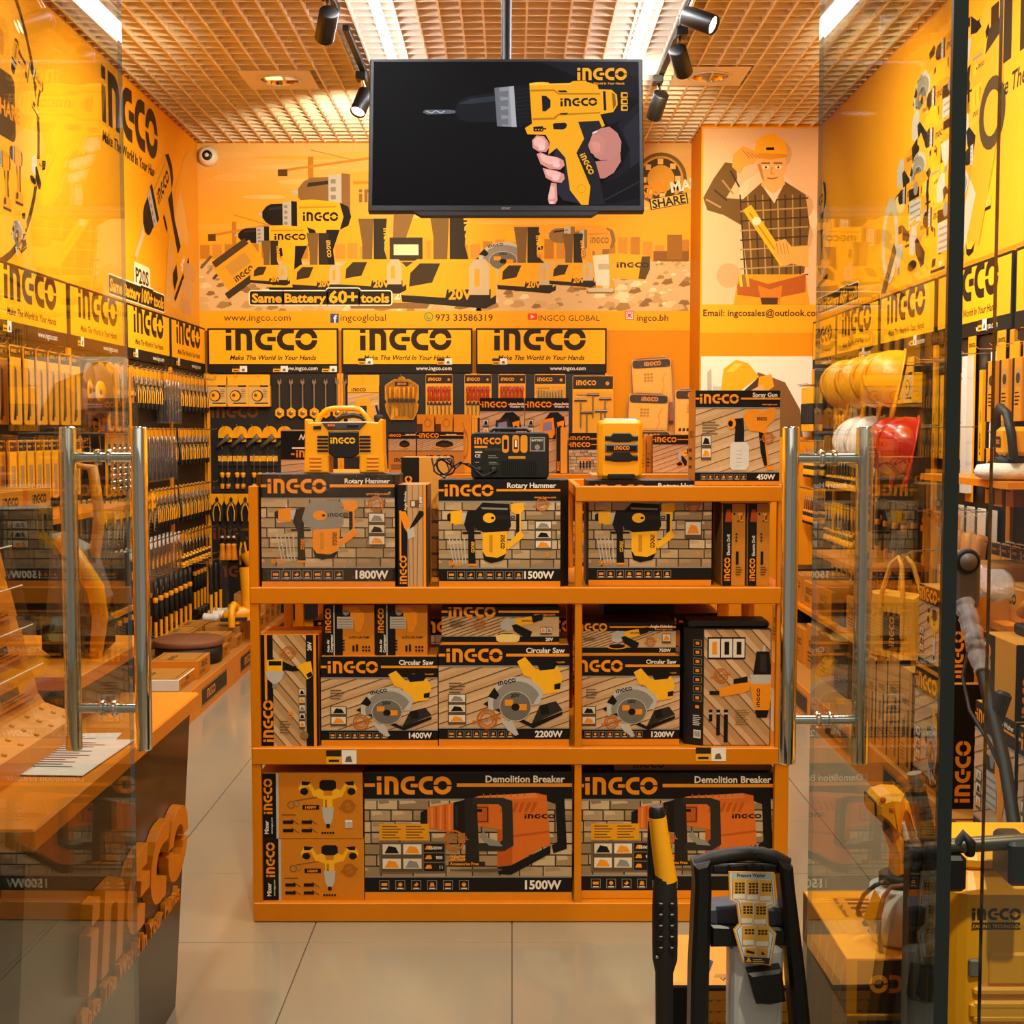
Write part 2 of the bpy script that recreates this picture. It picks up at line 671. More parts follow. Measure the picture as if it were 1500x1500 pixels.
def d_saw(p, c=Y_):
    p.poly([(.42, .92), (.52, .98), (.66, .80), (.62, .70), (.50, .74)], c)
    p.poly([(.55, .80), (.92, .86), (.98, .72), (.94, .52), (.70, .48)], c)
    p.poly([(.66, .90), (.86, .96), (.92, .90), (.88, .82), (.70, .80)], K_)
    p.poly([(.88, .62), (.96, .64), (.95, .56), (.88, .55)], K_)
    p.poly([(.06, .40), (.0, .36), (.62, .04), (.98, .22), (.98, .26), (.60, .10)], K_)
    p.poly([(.60, .10), (.98, .28), (.90, .40), (.70, .34)], DK)
    p.poly(arc(.42, .36, .36, 25, 200, 14)+[(.14, .30), (.42, .32), (.70, .36)], LG)
    p.poly(arc(.42, .36, .30, 25, 195, 12)+[(.20, .30), (.62, .36)], G_)
    p.circ(.40, .33, .20, LG, 20)
    p.circ(.40, .33, .19, '6C665C', 20)
    p.rect(.27, .34, .37, .42, OR)
    p.rect(.44, .28, .54, .36, OR)
    p.circ(.40, .32, .05, K_)
    p.text('20V', .34, .45, .05, K_, bold=.03)
    p.poly([(.14, .58), (.20, .48), (.16, .42), (.06, .46)], K_)
    p.poly([(.22, .14), (.30, .02), (.40, -.06), (.44, -.04), (.36, .14)], LG)
    p.poly([(.70, .34), (.80, .36), (.82, .24), (.72, .22)], K_)
    p.push(.20, .57, 1, 1, 14)
    p.logo(0, .03, .055, K_)
    p.pop()

def d_hammer(p, body=K_, c=Y_):
    p.poly([(0, .70), (.04, .66), (.04, .80), (0, .77)], K_)
    p.poly([(.04, .64), (.18, .62), (.18, .84), (.04, .82)], c)
    p.rect(.18, .66, .28, .80, LG)
    p.poly([(.24, .82), (.34, .84), (.32, .50), (.34, .02), (.25, .02), (.25, .48), (.20, .62)], K_)
    p.rect(.18, .48, .40, .51, K_)
    p.rect(.25, .0, .345, .03, OR)
    p.poly([(.30, .66), (.34, .84), (.42, .95), (.74, .93), (.76, .60), (.72, .50), (.44, .50), (.34, .56)], body)
    p.poly([(.40, .88), (.72, .87), (.72, .84), (.42, .85)], G_)
    p.circ(.50, .72, .075, c)
    p.circ(.54, .72, .02, K_)
    p.poly([(.42, .50), (.72, .52), (.70, .18), (.60, .12), (.46, .14), (.42, .22)], c)
    p.poly([(.42, .22), (.46, .14), (.60, .12), (.70, .18), (.66, .08), (.52, .04), (.44, .08)], K_)
    p.poly([(.50, .46), (.54, .46), (.54, .2), (.50, .2)], YD)
    p.poly([(.76, .93), (.90, .95), (.92, .84), (.88, .80), (.88, .52), (.92, .44), (.72, .24), (.70, .32), (.82, .46), (.82, .78), (.76, .82)], c)
    p.poly([(.82, .78), (.86, .78), (.86, .52), (.82, .48)], K_)
    p.push(.635, .46, 1, 1, -90)
    p.logo(0, 0, .05, K_)
    p.pop()
    p.push(.285, .36, 1, 1, -90)
    p.logo(0, 0, .04, c)
    p.pop()
    p.logo(.585, .70, .055, DK)
    for i in range(5):
        p.line([(.02+i*.045, .44-.04*(i % 2)), (.08+i*.035, .02)], .012, LG)

def d_breaker(p, c='D66A1C'):
    lo = 'B9540F'
    p.poly([(.92, .98), (1.05, .95), (1.07, .30), (.97, .24), (.96, .34), (1.0, .39), (.985, .86), (.92, .90)], K_)
    p.poly([(.34, .60), (.34, .90), (.42, .96), (.84, 1.0), (.92, .97), (.95, .34), (.90, .33), (.66, .08), (.56, .06), (.56, .55)], c)
    p.poly([(.56, .55), (.67, .52), (.67, .09), (.56, .06)], lo)
    p.poly([(.42, .90), (.86, .94), (.84, 1.0), (.42, .96)], 'E4803A')
    p.poly([(.67, .44), (.94, .50), (.94, .53), (.67, .47)], lo)
    p.poly([(.56, .07), (.66, .09), (.95, .34), (.95, .24), (.66, -.03), (.57, -.02)], K_)
    for i in range(6):
        p.poly([(.60+i*.045, .88), (.63+i*.045, .885), (.60+i*.045, .76), (.575+i*.045, .755)], lo)
    for i in range(7):
        p.line([(.46+i*.05, .935+i*.004), (.46+i*.05, .99)], .008, lo)
    p.rect(.355, .62, .50, .84, lo)
    p.frame(.37, .64, .49, .82, .008, K_)
    p.rect(.39, .76, .45, .80, K_)
    p.poly([(0, .60), (.07, .55), (.07, .81), (0, .76)], K_)
    p.poly([(.05, .56), (.24, .50), (.24, .88), (.05, .82)], c)
    for i in range(5):
        p.poly([(.075+i*.032, .565-i*.010), (.09+i*.032, .56-i*.010), (.09+i*.032, .815+i*.010), (.075+i*.032, .81+i*.010)], lo if i % 2 else 'E4803A')
    p.poly([(.24, .52), (.335, .50), (.335, .92), (.24, .88)], K_)
    p.rect(.255, .58, .27, .84, DK)
    p.poly([(.32, .94), (.41, .94), (.43, .14), (.33, .10)], '211B15')
    p.poly([(.38, .94), (.60, .94), (.67, .90), (.68, .34), (.61, .27), (.40, .27), (.41, .36), (.57, .37), (.60, .41), (.595, .82), (.57, .86), (.38, .86)], '2C2620')
    p.poly([(.43, .46), (.50, .34), (.60, .33), (.57, .39), (.50, .43), (.46, .52)], G_)
    p.logo(.76, .68, .055, K_)

def d_mixer(p, c=Y_):
    for sx in (-1, 1):
        p.poly([(.5+sx*.08, .86), (.5+sx*.22, .80), (.5+sx*.30, .96), (.5+sx*.44, .96), (.5+sx*.5, .84), (.5+sx*.44, .70), (.5+sx*.36, .72), (.5+sx*.40, .86), (.5+sx*.32, .86), (.5+sx*.24, .68), (.5+sx*.06, .62)], c)
        p.poly([(.5+sx*.28, .96), (.5+sx*.44, .98), (.5+sx*.44, .90), (.5+sx*.34, .90)], K_)
        p.circ(.5+sx*.40, .78, .07, K_, 12)
    p.poly([(.36, .96), (.40, 1.0), (.60, 1.0), (.64, .96), (.64, .84), (.58, .80), (.42, .80), (.36, .84)], K_)
    p.rect(.42, .46, .58, .70, c)
    p.poly([(.40, .48), (.60, .48), (.58, .26), (.54, .14), (.46, .14), (.42, .26)], LG)
    p.rect(.47, .08, .53, .16, K_)
    p.push(.485, .48, 1, 1, 90)
    p.logo(0, 0, .035, K_)
    p.pop()

def d_spray(p, c=OR):
    p.poly([(.30, .84), (.40, .96), (.60, .98), (.70, .92), (.86, 1.0), (1.0, .98), (.94, .80), (.80, .70), (.80, .40), (.88, .10), (.76, .08), (.68, .30), (.64, .62), (.44, .64)], c)
    p.poly([(.64, .62), (.74, .60), (.82, .10), (.76, .08), (.68, .30)], K_)
    p.poly([(.10, .82), (.32, .84), (.34, .68), (.12, .68)], K_)
    p.circ(.08, .75, .09, c)
    p.circ(.06, .75, .05, K_)
    p.poly([(.16, .68), (.34, .68), (.34, .44), (.14, .44)], K_)
    p.poly([(.06, .42), (.12, .46), (.38, .46), (.44, .40), (.44, .08), (.38, .02), (.10, .02), (.05, .08)], 'D8D2C6')
    for i in range(5):
        p.rect(.18, .08+i*.06, .30, .085+i*.06, G_)
    p.rect(.80, .02, .96, .08, OR)
    p.logo(.60, .80, .05, K_)

def d_grinder(p, c=Y_):
    p.poly([(.30, .72), (.52, .80), (.98, .92), (1.0, .74), (.80, .62), (.50, .52)], c)
    p.poly([(.76, .86), (1.0, .94), (1.0, .74), (.80, .64)], K_)
    p.poly([(.10, .66), (.24, .80), (.40, .78), (.44, .50), (.30, .36), (.12, .40)], LG)
    p.circ(.24, .20, .24, OR, 20, .10)
    p.circ(.24, .22, .20, K_, 20, .08)
    p.poly([(.34, .56), (.44, .60), (.78, .34), (.74, .18), (.62, .14), (.40, .36)], K_)
    p.logo(.56, .68, .06, K_)

def d_polisher(p, c=Y_):
    d_grinder(p, c)
    p.poly([(0, .20), (.02, .04), (.10, -.02), (.42, -.02), (.5, .04), (.52, .20), (.40, .26), (.12, .26)], 'E4C878')

def d_wrench(p, c=Y_):
    p.poly([(.10, .92), (.42, .96), (.42, .62), (.10, .62)], c)
    p.rect(.14, .78, .40, .90, K_)
    p.poly([(.06, .62), (.46, .62), (.40, .40), (.30, .28), (.22, .28), (.12, .40)], LG)
    p.rect(.21, .16, .31, .28, G_)
    p.poly([(.42, .90), (.64, .76), (.86, .78), (.86, .66), (.62, .62), (.42, .66)], K_)
    p.poly([(.70, .74), (.86, .86), (1.0, .90), (1.04, .50), (.92, .40), (.80, .62)], c)
    p.poly([(.94, .44), (1.04, .50), (1.0, .62), (.90, .54)], K_)

def d_pump(p, c=OR):
    p.poly([(.18, .86), (.30, 1.0), (.64, 1.0), (.88, .78), (.86, .40), (.74, .10), (.60, .10), (.60, .50), (.34, .60)], c)
    p.poly([(0, .84), (.44, .80), (.44, .66), (0, .66)], K_)
    p.poly([(.02, .66), (.52, .62), (.52, .24), (.02, .24)], LG)
    for i in range(4):
        p.rect(.06, .28+i*.09, .50, .31+i*.09, G_)
    p.circ(.30, .80, .10, G_)
    p.poly([(.54, .60), (.74, .56), (.70, .12), (.60, .12)], c)

def d_mask(p, c=K_, fr=DK):
    p.poly([(.20, .70), (.42, .98), (.70, 1.0), (.92, .80), (.98, .36), (.80, .30), (.66, 0), (.22, 0)], c)
    p.poly([(.10, .70), (.54, .80), (.60, .20), (.50, .02), (.04, .10)], fr)
    p.poly([(.17, .60), (.47, .66), (.50, .34), (.16, .28)], '8A80A0')
    p.poly([(.66, .62), (.92, .70), (.90, .40), (.72, .30)], OR)
    p.circ(.78, .44, .06, K_)

def d_loop(p, c=K_):
    p.ring(.5, .45, .26, .34, ORD_)
    p.line([(.3, .95), (.75, .6)], .05, ORD_)

def d_goggles(p, c=K_):
    p.circ(.5, .5, .5, K_, 20, .42)
    p.circ(.5, .30, .45, OR, 18, .20)
    p.circ(.5, .42, .42, DK, 18, .22)

def d_screws(p, c=K_):
    for i in range(4):
        p.rect(.1+i*.22, .2, .2+i*.22, .9, K_)
        p.rect(.08+i*.22, .7, .22+i*.22, .95, OR)

TOOLS = dict(drill=d_drill, saw=d_saw, hammer=d_hammer, breaker=d_breaker, mixer=d_mixer, spray=d_spray, grinder=d_grinder, polisher=d_polisher,
             wrench=d_wrench, pump=d_pump, mask=d_mask, loop=d_loop, goggles=d_goggles, screws=d_screws)
TOOLS['hammer2'] = lambda p: d_hammer(p, G_, OR)
TOOLS['maskb'] = lambda p: d_mask(p, K_, OR)

def bg_brick(p, x0, y0, x1, y1, n=7):
    rr = random.Random(5)
    p.rect(x0, y0, x1, y1, '2C241A')
    h = (y1-y0)/n
    old = p.clip
    a = p.tp((x0, y0)), p.tp((x1, y1))
    p.clip = (a[0][0], a[0][1], a[1][0], a[1][1])
    tones = ['BCA07A', 'A48862', 'CAB088', 'B0946E', '937A58']
    for r in range(n):
        x = x0-rr.random()*h*2
        p.lz += 1
        while x < x1:
            wd = h*rr.uniform(1.7, 3)
            p.poly([(x+.05*h, y0+r*h+.08*h), (x+wd-.06*h, y0+r*h+.05*h), (x+wd-.06*h, y0+r*h+.93*h), (x+.05*h, y0+r*h+.96*h)], rr.choice(tones), True)
            p.poly([(x+.2*h, y0+r*h+.5*h), (x+wd*.6, y0+r*h+.62*h), (x+wd*.5, y0+r*h+.9*h), (x+.1*h, y0+r*h+.9*h)], rr.choice(tones), False)
            x += wd
    p.clip = old

def bg_wood(p, x0, y0, x1, y1, slope=.35, n=6, col='CDA678'):
    rr = random.Random(9)
    p.rect(x0, y0, x1, y1, col)
    old = p.clip
    a = p.tp((x0, y0)), p.tp((x1, y1))
    p.clip = (a[0][0], a[0][1], a[1][0], a[1][1])
    W, H_ = x1-x0, y1-y0
    big = max(W, H_)
    for i in range(-n, 2*n):
        t = y0+H_*i/n
        p.poly([(x0-.1*W, t), (x1+.1*W, t+W*slope*1.2), (x1+.1*W, t+W*slope*1.2+.45*H_/n), (x0-.1*W, t+.45*H_/n)], rr.choice(['D6B084', 'C49A6C', 'D0A87C']))
        p.line([(x0-.1*W, t), (x1+.1*W, t+W*slope*1.2)], big*.008, '6E4E2C')
    p.clip = old

def icons(p, x, y, s_, n, gap, col=OR):
    p.lz += 1
    for i in range(n):
        p.rect(x+i*gap, y, x+i*gap+s_, y+s_, G_, True)
    p.lz += 1
    for i in range(n):
        q = s_*.06
        p.rect(x+i*gap+q, y+q, x+i*gap+s_-q, y+s_-q, '14110C', True)
    p.lz += 1
    for i in range(n):
        cx, cy = x+i*gap+s_/2, y+s_*.55
        k = i % 4
        if k == 0:
            p.rect(cx-s_*.3, cy-s_*.15, cx+s_*.3, cy+s_*.15, col, True)
        elif k == 1:
            p.poly(arc(cx, cy, s_*.22, 0, 330, 8), col, True)
        elif k == 2:
            p.poly([(cx-s_*.28, cy-s_*.05), (cx, cy-s_*.22), (cx+s_*.25, cy), (cx+s_*.05, cy+s_*.24), (cx-s_*.1, cy+s_*.05)], col, True)
        else:
            p.poly([(cx-s_*.25, cy-s_*.2), (cx+s_*.25, cy-s_*.2), (cx+s_*.15, cy+s_*.2), (cx-s_*.15, cy+s_*.2)], col, True)
        p.rect(x+i*gap+s_*.2, y+s_*.12, x+i*gap+s_*.8, y+s_*.2, W_, True)

def seal(p, x, y, r, col=ORD_):
    p.ring(x, y, r*.82, r, col)
    p.ring(x, y, r*.55, r*.66, col)
    p.push(x, y, 1, 1, 12)
    p.text('INDUSTRIAL', 0, -r*.18, r*.36, col, 'c', .03)
    p.pop()

def thumbs(p, x, y, w_, h_, n, m=1):
    p.rect(x, y, x+w_, y+h_, '5A4632')
    p.lz += 1
    for i in range(n):
        for j in range(m):
            cw, ch_ = w_/m, h_/n
            p.rect(x+j*cw+.06*cw, y+i*ch_+.22*ch_, x+(j+1)*cw-.06*cw, y+(i+1)*ch_-.08*ch_, ['E0D6C4', 'D8CAB0'][(i+j) % 2], True)
    p.lz += 1
    for i in range(n):
        for j in range(m):
            cw, ch_ = w_/m, h_/n
            p.poly([(x+j*cw+.15*cw, y+i*ch_+.28*ch_), (x+j*cw+.85*cw, y+i*ch_+.28*ch_), (x+j*cw+.7*cw, y+i*ch_+.7*ch_), (x+j*cw+.35*cw, y+i*ch_+.8*ch_)], [OR, K_, G_][(i+2*j) % 3], True)

def box_print(w_, h_, title='', watt='', tool=None, bgk='wood', head=.21, foot=.13, base=.055, box=(.15, .16, .8, .72), n_ic=8, logo_w=.47, seal_at=None, thumb=None,
              sub=True, note=None, logo_x=.05, tw=.045, squash=1.0, title_y=.62, listing=None, dash=True):
    """front of a carton: dark head with logo and stripe, picture, dark foot with icons and power, bright lower edge"""
    p = PR(w_, h_)
    p.rect(0, 0, w_, h_, K_)
    p.rect(0, 0, w_, base*h_, 'E08A14')
    y0, y1 = (base+foot)*h_, (1-head)*h_
    (bg_brick if bgk == 'brick' else bg_wood)(p, 0, y0, w_, y1)
    p.rect(0, y1-.015*h_, w_, y1, '8C867C')
    p.rect(0, y0, w_, y0+.012*h_, '8C867C')
    lh = logo_w*w_/LOGO_W
    ly = y1+(h_-y1-lh)*.5
    my = ly+.42*lh
    if dash:
        p.rect(0, my, logo_x*w_*.85, my+.2*lh, OR)
        p.rect(logo_x*w_+lh*LOGO_W+.025*w_, my, w_, my+.2*lh, OR)
    p.logo(logo_x*w_, ly, lh, OR)
    if title:
        p.text(title, .965*w_, y1+(h_-y1)*title_y, tw*w_, W_, 'r', .025)
    if sub:
        p.text('www.ingco.com', .965*w_, y1+(h_-y1)*.12, .02*w_, OR, 'r')
    if n_ic:
        s_ = foot*h_*.66
        gap = s_*1.18
        icons(p, .07*w_, y0-foot*h_*.84, s_, n_ic, gap)
    if watt:
        p.text(watt, .95*w_, y0-foot*h_*.78, foot*h_*.6, W_, 'r', .035)
    if tool:
        x0, yb, x1, yt = box
        p.push(x0*w_, yb*h_, (x1-x0)*w_, (yt-yb)*h_)
        TOOLS[tool](p)
        p.pop()
    if seal_at:
        seal(p, seal_at[0]*w_, seal_at[1]*h_, seal_at[2]*w_)
    if thumb:
        thumbs(p, thumb[0]*w_, thumb[1]*h_, thumb[2]*w_, thumb[3]*h_, thumb[4], thumb[5])
    if listing:
        x, y, ww, n = listing
        p.small(x*w_, y*h_, ww*w_, n, .03*h_, '6A5238')
    if note:
        for st, x, y, hh, col in note:
            p.text(st, x*w_, y*h_, hh*h_, col, bold=.03)
    return p

def side_print(w_, h_, name, c='C8821A', pic=None, logo_h=None):
    """narrow vertical carton face: dark strip with the logo turned upright"""
    p = PR(w_, h_)
    p.rect(0, 0, w_, h_, c)
    p.rect(0, 0, .38*w_, h_, K_)
    lh = .24*w_ if logo_h is None else logo_h
    p.push(.07*w_+lh, .05*h_, 1, 1, 90)
    p.logo(0, 0, lh, OR)
    if name:
        p.text(name, LOGO_W*lh+.03*h_, 0, lh*.62, W_, bold=.02)
    p.pop()
    return p

def plain_side(w_, h_, st='', c='C07A1C'):
    p = PR(w_, h_)
    p.rect(0, 0, w_, h_, c)
    lh = min(.34*h_, .6*w_/LOGO_W)
    p.logo((w_-LOGO_W*lh)/2, .5*h_, lh, K_)
    p.small(.1*w_, .35*h_, .5*w_, 3, .09*h_, K_)
    if st:
        p.text(st, .9*w_, .12*h_, .14*h_, K_, 'r')
    return p

def sign_print(w_, h_):
    """yellow shelf sign with logo, motto and a dark foot"""
    p = PR(w_, h_)
    p.rect(0, 0, w_, h_, '1C140A')
    p.rect(.012, .20*h_, w_-.012, h_-.012, 'FBB00A')
    lh = .70*w_/LOGO_W
    p.logo(.14*w_, .50*h_, lh, '2A1A06')
    p.text('Make The World In Your Hands', .5*w_, .29*h_, .036*w_, '2A1A06', 'c', .02, .25)
    p.text('www.ingco.com', .84*w_, .06*h_, .09*h_, W_, 'r', .01)
    return p

def price_tag(name, parent, X, w_=.09, h_=.04, right=True):
    p = PR(w_, h_)
    p.rect(0, 0, w_, h_, 'F0A818')
    p.rect(.52*w_, 0, w_, h_, 'EEE8DC')
    p.rect(0, .55*h_, .5*w_, h_, '2A2010')
    p.rect(.08*w_, .15*h_, .42*w_, .32*h_, '2A2010')
    p.poly([(.62*w_, .15*h_), (.86*w_, .15*h_), (.8*w_, .6*h_), (.66*w_, .5*h_)], '6A5A40')
    return p.build(name, parent, X)
# ================================================================ SETTING
# floor of large glossy tiles
M['tile'] = mat('glazed_floor_tile', '968B74', .12, var=.05, scale=3)
M['grout'] = mat('tile_grout', '5E4E3E', .8)
fl = struct(MB().bx(-2.6, 2.6, .4, 9.9, -.12, -.004, 'grout').build('floor'))
tile = MB().prism(rrect(-.2985, -.2985, .2985, .2985, .002, 1), -.02, 0, 'tile', None, .0012).mesh('tile')
for i in range(-4, 4):
    for j in range(16):
        y = .47+.6*j
        if y < 9.7:
            link('tile', tile, fl, T(i*.6+.3, y, 0))

# walls
wl = struct(MB().bx(XL-.15, XL, YF-.1, YB+.15, -.12, 4.25, 'wall_orange').build('wall_left'))
wr = struct(MB().bx(XR, XR+.15, YF-.1, YB+.15, -.12, 4.25, 'wall_orange').build('wall_right'))
wb = struct(MB().bx(XL-.15, XR+.15, YB, YB+.15, -.12, 4.25, 'wall_orange').build('wall_back'))
pier = struct(MB().bx(XP, XR, YP, YB, 0, ZC+.06, 'wall_orange').build('wall_pier'))

# open-cell ceiling
cl = struct(MB().bx(XL-.15, XR+.15, YF-.1, YB+.15, 4.15, 4.25, 'void').build('ceiling'))
CELL = .1107
lm = MB().bx(-.005, .005, 2.2, YB-.003, ZC, ZC+.045, 'slat').mesh('slat')
cm = MB().bx(XL+.003, XR-.003, -.004, .004, ZC+.002, ZC+.047, 'slat').mesh('slat')
x = XL+.05
while x < XR:
    link('slat', lm, cl, T(x, 0, 0))
    x += CELL
y = 2.25
while y < YB:
    link('slat', cm, cl, T(0, y, 0))
    y += CELL

# linear lights set into the ceiling grid
for n, xx in enumerate((-.66, .66)):
    t = thing('linear_light', ('white glowing linear light running into the shop over the yellow inflator', 'white glowing linear light running into the shop over the spray gun box')[n], 'ceiling light', T(xx, 0, ZC), 'linear ceiling lights')
    MB().bx(-.010, .010, 2.4, 8.0, -.03, -.004, 'slat').build('housing', t)
    MB().tube([(0, 2.45, -.048), (0, 7.95, -.048)], .024, 'strip', 12).build('diffuser', t)

# downlights on square plates
for n, (xx, yy) in enumerate(((-1.39, 7.98), (1.17, 7.9))):
    t = thing('downlight', ('lit round downlight on a square plate above the yellow drill mural', 'round downlight with a golden reflector beside the track spotlights')[n], 'ceiling light', T(xx, yy, ZC))
    pl = MB()
    o_, i_ = arc(0, 0, .2, 45, 405, 32), arc(0, 0, .118, 45, 405, 32)
    sq = []
    for a in range(32):
        th = math.radians(45+a*360/32)
        k = .21/max(abs(math.cos(th)), abs(math.sin(th)))
        sq.append((k*math.cos(th), k*math.sin(th)))
    v = [(x_, y_, -.004) for x_, y_ in sq]+[(x_, y_, -.004) for x_, y_ in i_[:32]]
    pl.add(v, [(a, (a+1) % 32, 32+(a+1) % 32, 32+a) for a in range(32)], 'slat')
    pl.build('plate', t)
    MB().lathe([(.118, -.004), (.128, -.009), (.118, -.014), (.112, -.004)], 'white', n=28, caps=False).build('trim_ring', t)
    M['gold'] = mat('gold_reflector', 'E8B050', .12, 1, .05)
    MB().lathe([(.113, -.004), (.10, .05), (.05, .11)], 'gold', n=28, caps=False).build('reflector', t)
    MB().lathe([(.001, .075), (.055, .08), (.05, .10)], M['lamp'] if n == 0 else M['gold'], n=20, caps=False).build('bulb', t)

# tracks and spotlights
def track(x0, y0, x1, y1, lab):
    t = thing('light_track', lab, 'light track', T(0, 0, 0))
    d = Vector((x1-x0, y1-y0, 0))
    X = T(x0, y0, ZC-.03) @ Matrix.Rotation(math.atan2(d.y, d.x), 4, 'Z')
    MB().rbox(0, d.length, -.018, .018, 0, .03, 'black', .003).build('rail', t, X)
    MB().rbox(d.length-.04, d.length+.01, -.02, .02, -.003, .033, 'black', .003).build('end_cap', t, X)

track(-.87, 5.0, -.87, 6.62, 'short black light track on the grid holding the dark spotlight over the shelf')
track(-.86, 6.92, -.86, 8.1, 'black light track ending beside the television with the lit spotlight')
track(.87, 5.0, .87, 8.0, 'long black light track carrying three spotlights past the television')

def spotlight(p, target, lit, lab):
    p = Vector(p)
    t = thing('track_spotlight', lab, 'spotlight', T(*p), 'track spotlights')
    d = (Vector(target)-p).normalized()
    q = d.to_track_quat('Z', 'Y').to_matrix().to_4x4()
    MB().lathe([(.001, -.086), (.040, -.085), (.046, -.079), (.046, .075), (.043, .08), (.039, .066)], 'black', q, 24, caps=False).build('lamp_body', t)
    MB().lathe([(.001, .064), (.041, .066)], M['lamp'] if lit else M['rubber'], q, 24, caps=False).build('lens', t)
    top = q @ Vector((0, 0, -.07))
    k = MB()
    k.tube([top, (top.x*.5, top.y*.5, .10), (0, 0, ZC-.06-p.z)], .011, 'chrome', 8)
    k.build('stem', t)
    MB().rbox(-.03, .03, -.05, .05, ZC-.075-p.z, ZC-.032-p.z, 'black', .004).build('adapter', t)

SPL = ['dark cylinder spotlight hanging before the far end of the long mural', 'lit cylinder spotlight beside the edge of the television',
       'lit cylinder spotlight tilted towards the wall of pictured tools', 'dark cylinder spotlight in front of the golden downlight', 'dark cylinder spotlight at the far end of the long track']
AIM = [(-1.12, 7.03, 2.9), (-1.15, 7.2, 2.5), (1.6, 5.75, 3.0), (1.2, 7.65, 2.85), (.65, 8.5, 2.75)]
for i, (p, _t) in enumerate(TRACKS):
    spotlight(p, AIM[i], i in (1, 2), SPL[i])

# small dome camera in the far corner
p = at(303, 227, YB-.06)
t = thing('security_camera', 'small white dome security camera in the corner under the ceiling', 'camera', T(p.x, YB-.001, p.z) @ R(PI/2, 'X'))
MB().lathe([(.001, .0), (.068, .0), (.072, .02), (.06, .05), (.045, .056)], 'white', n=24).build('housing', t)
MB().lathe([(.001, .062), (.02, .066), (.036, .058), (.04, .05)], 'black', n=20).build('lens_ring', t)
MB().lathe([(.001, .0685), (.014, .067), (.018, .06)], 'white', n=16).build('lens', t)

# ---------------------------------------------------------------- back mural
X0, Z0 = XL, 2.24
BW, BH = XP-XL, ZC-2.24
def bp(px, py):
    q = at(px, py, YB)
    return (q.x-X0, q.z-Z0)
p = PR(BW, BH)
p.rect(0, 0, BW, BH, 'F7A80E')
zr = .145
sky = ['F4A81E', 'F6AA20', 'F8AC22', 'F9AE26', 'F6AC2C', 'F2AC36', 'EFAE44', 'EDB152', 'ECB45E', 'EBB768']
n = 40
p.lz += 1
for i in range(n):
    f = i/n
    a = lin(sky[min(9, int(f*9.99))])
    k = f*9.99
    k0 = min(8, int(k))
    c0 = [int(sky[k0][j:j+2], 16) for j in (0, 2, 4)]
    c1 = [int(sky[k0+1][j:j+2], 16) for j in (0, 2, 4)]
    c = [round(c0[j]+(c1[j]-c0[j])*min(1, k-k0)) for j in range(3)]
    y0 = zr+(BH-zr)*(.30+.70*i/n)
    p.rect(0, y0, BW, y0+(BH-zr)*.72/n, '%02X%02X%02X' % tuple(c), True)
rr = random.Random(3)
for i in range(26):      # drifting haze
    cx, cy = rr.uniform(0, BW), rr.uniform(.75, BH)
    p.circ(cx, cy, rr.uniform(.15, .5), rr.choice(['F0B24A', 'EEB85C', 'F2AE3A', 'EDBC6A']), 14, rr.uniform(.012, .03))
# skyline and cranes
for i in range(40):
    x = BW*(i+.5)/40
    hh = rr.uniform(.02, .10) if not .55 < i/40 < .7 else rr.uniform(.05, .14)
    p.rect(x-.035, zr+.38, x+.035, zr+.44+hh, rr.choice(['C8862A', 'BE7C22', 'D08E2E']))
x, y = bp(985, 380)
p.rect(x-.14, zr+.3, x+.12, y+.06, '8A5A1C')
p.rect(x-.04, y, x+.07, y+.18, '9A661E')
for cx, cy, s_ in ((455, 240, 1), (343, 335, .8)):
    x, y = bp(cx, cy)
    p.rect(x-.02*s_, y-.34*s_, x+.02*s_, y+.05, 'C07A22')
    p.line([(x-.22*s_, y-.05), (x+.5*s_, y+.05)], .018, 'CC8426')
    p.line([(x, y+.10), (x+.3*s_, y+.03)], .006, 'C07A22')
    p.rect(x-.24*s_, y-.09, x-.17*s_, y-.04, '5A3A14')
# rubble ground
gy = zr+.36
p.rect(0, zr, BW, gy, 'D8B27C')
for i in range(340):
    t_ = rr.random()
    cx, cy = rr.uniform(0, BW), zr+.36*(1-t_**1.3)
    s_ = rr.uniform(.012, .05)*(.5+t_)
    c = rr.choice(['C09860', 'E4C694', 'A67E48', 'CEA870', 'EED6A8', '8E6A3C'])
    p.poly([(cx-s_, cy-s_*.3), (cx-s_*.2, cy-s_*.5), (cx+s_, cy-s_*.2), (cx+s_*.7, cy+s_*.4), (cx-s_*.3, cy+s_*.5)], c, i % 4 > 0)
for i in range(9):
    x, y = bp(300+i*9, 385+8*(i % 3))
    p.line([(x-.03, y-.04), (x+.05, y+.05)], .02, ['6E5A3A', '9A8458', '4E402A'][i % 3])

def put(px0, py0, px1, py1, fn, *a):
    x0, y0 = bp(px0, py1)
    x1, y1 = bp(px1, py0)
    p.push(x0, y0, x1-x0, y1-y0)
    fn(p, *a)
    p.pop()
put(430, 240, 640, 452, d_drill, 'E8A83C', '8A6434')
put(800, 325, 905, 425, d_drill, 'E8A02C', '8E6C3A')
put(830, 330, 905, 430, d_drill, 'E8A02C', '8E6C3A')
put(380, 285, 520, 432, d_drill)
put(345, 325, 470, 425, d_drill)
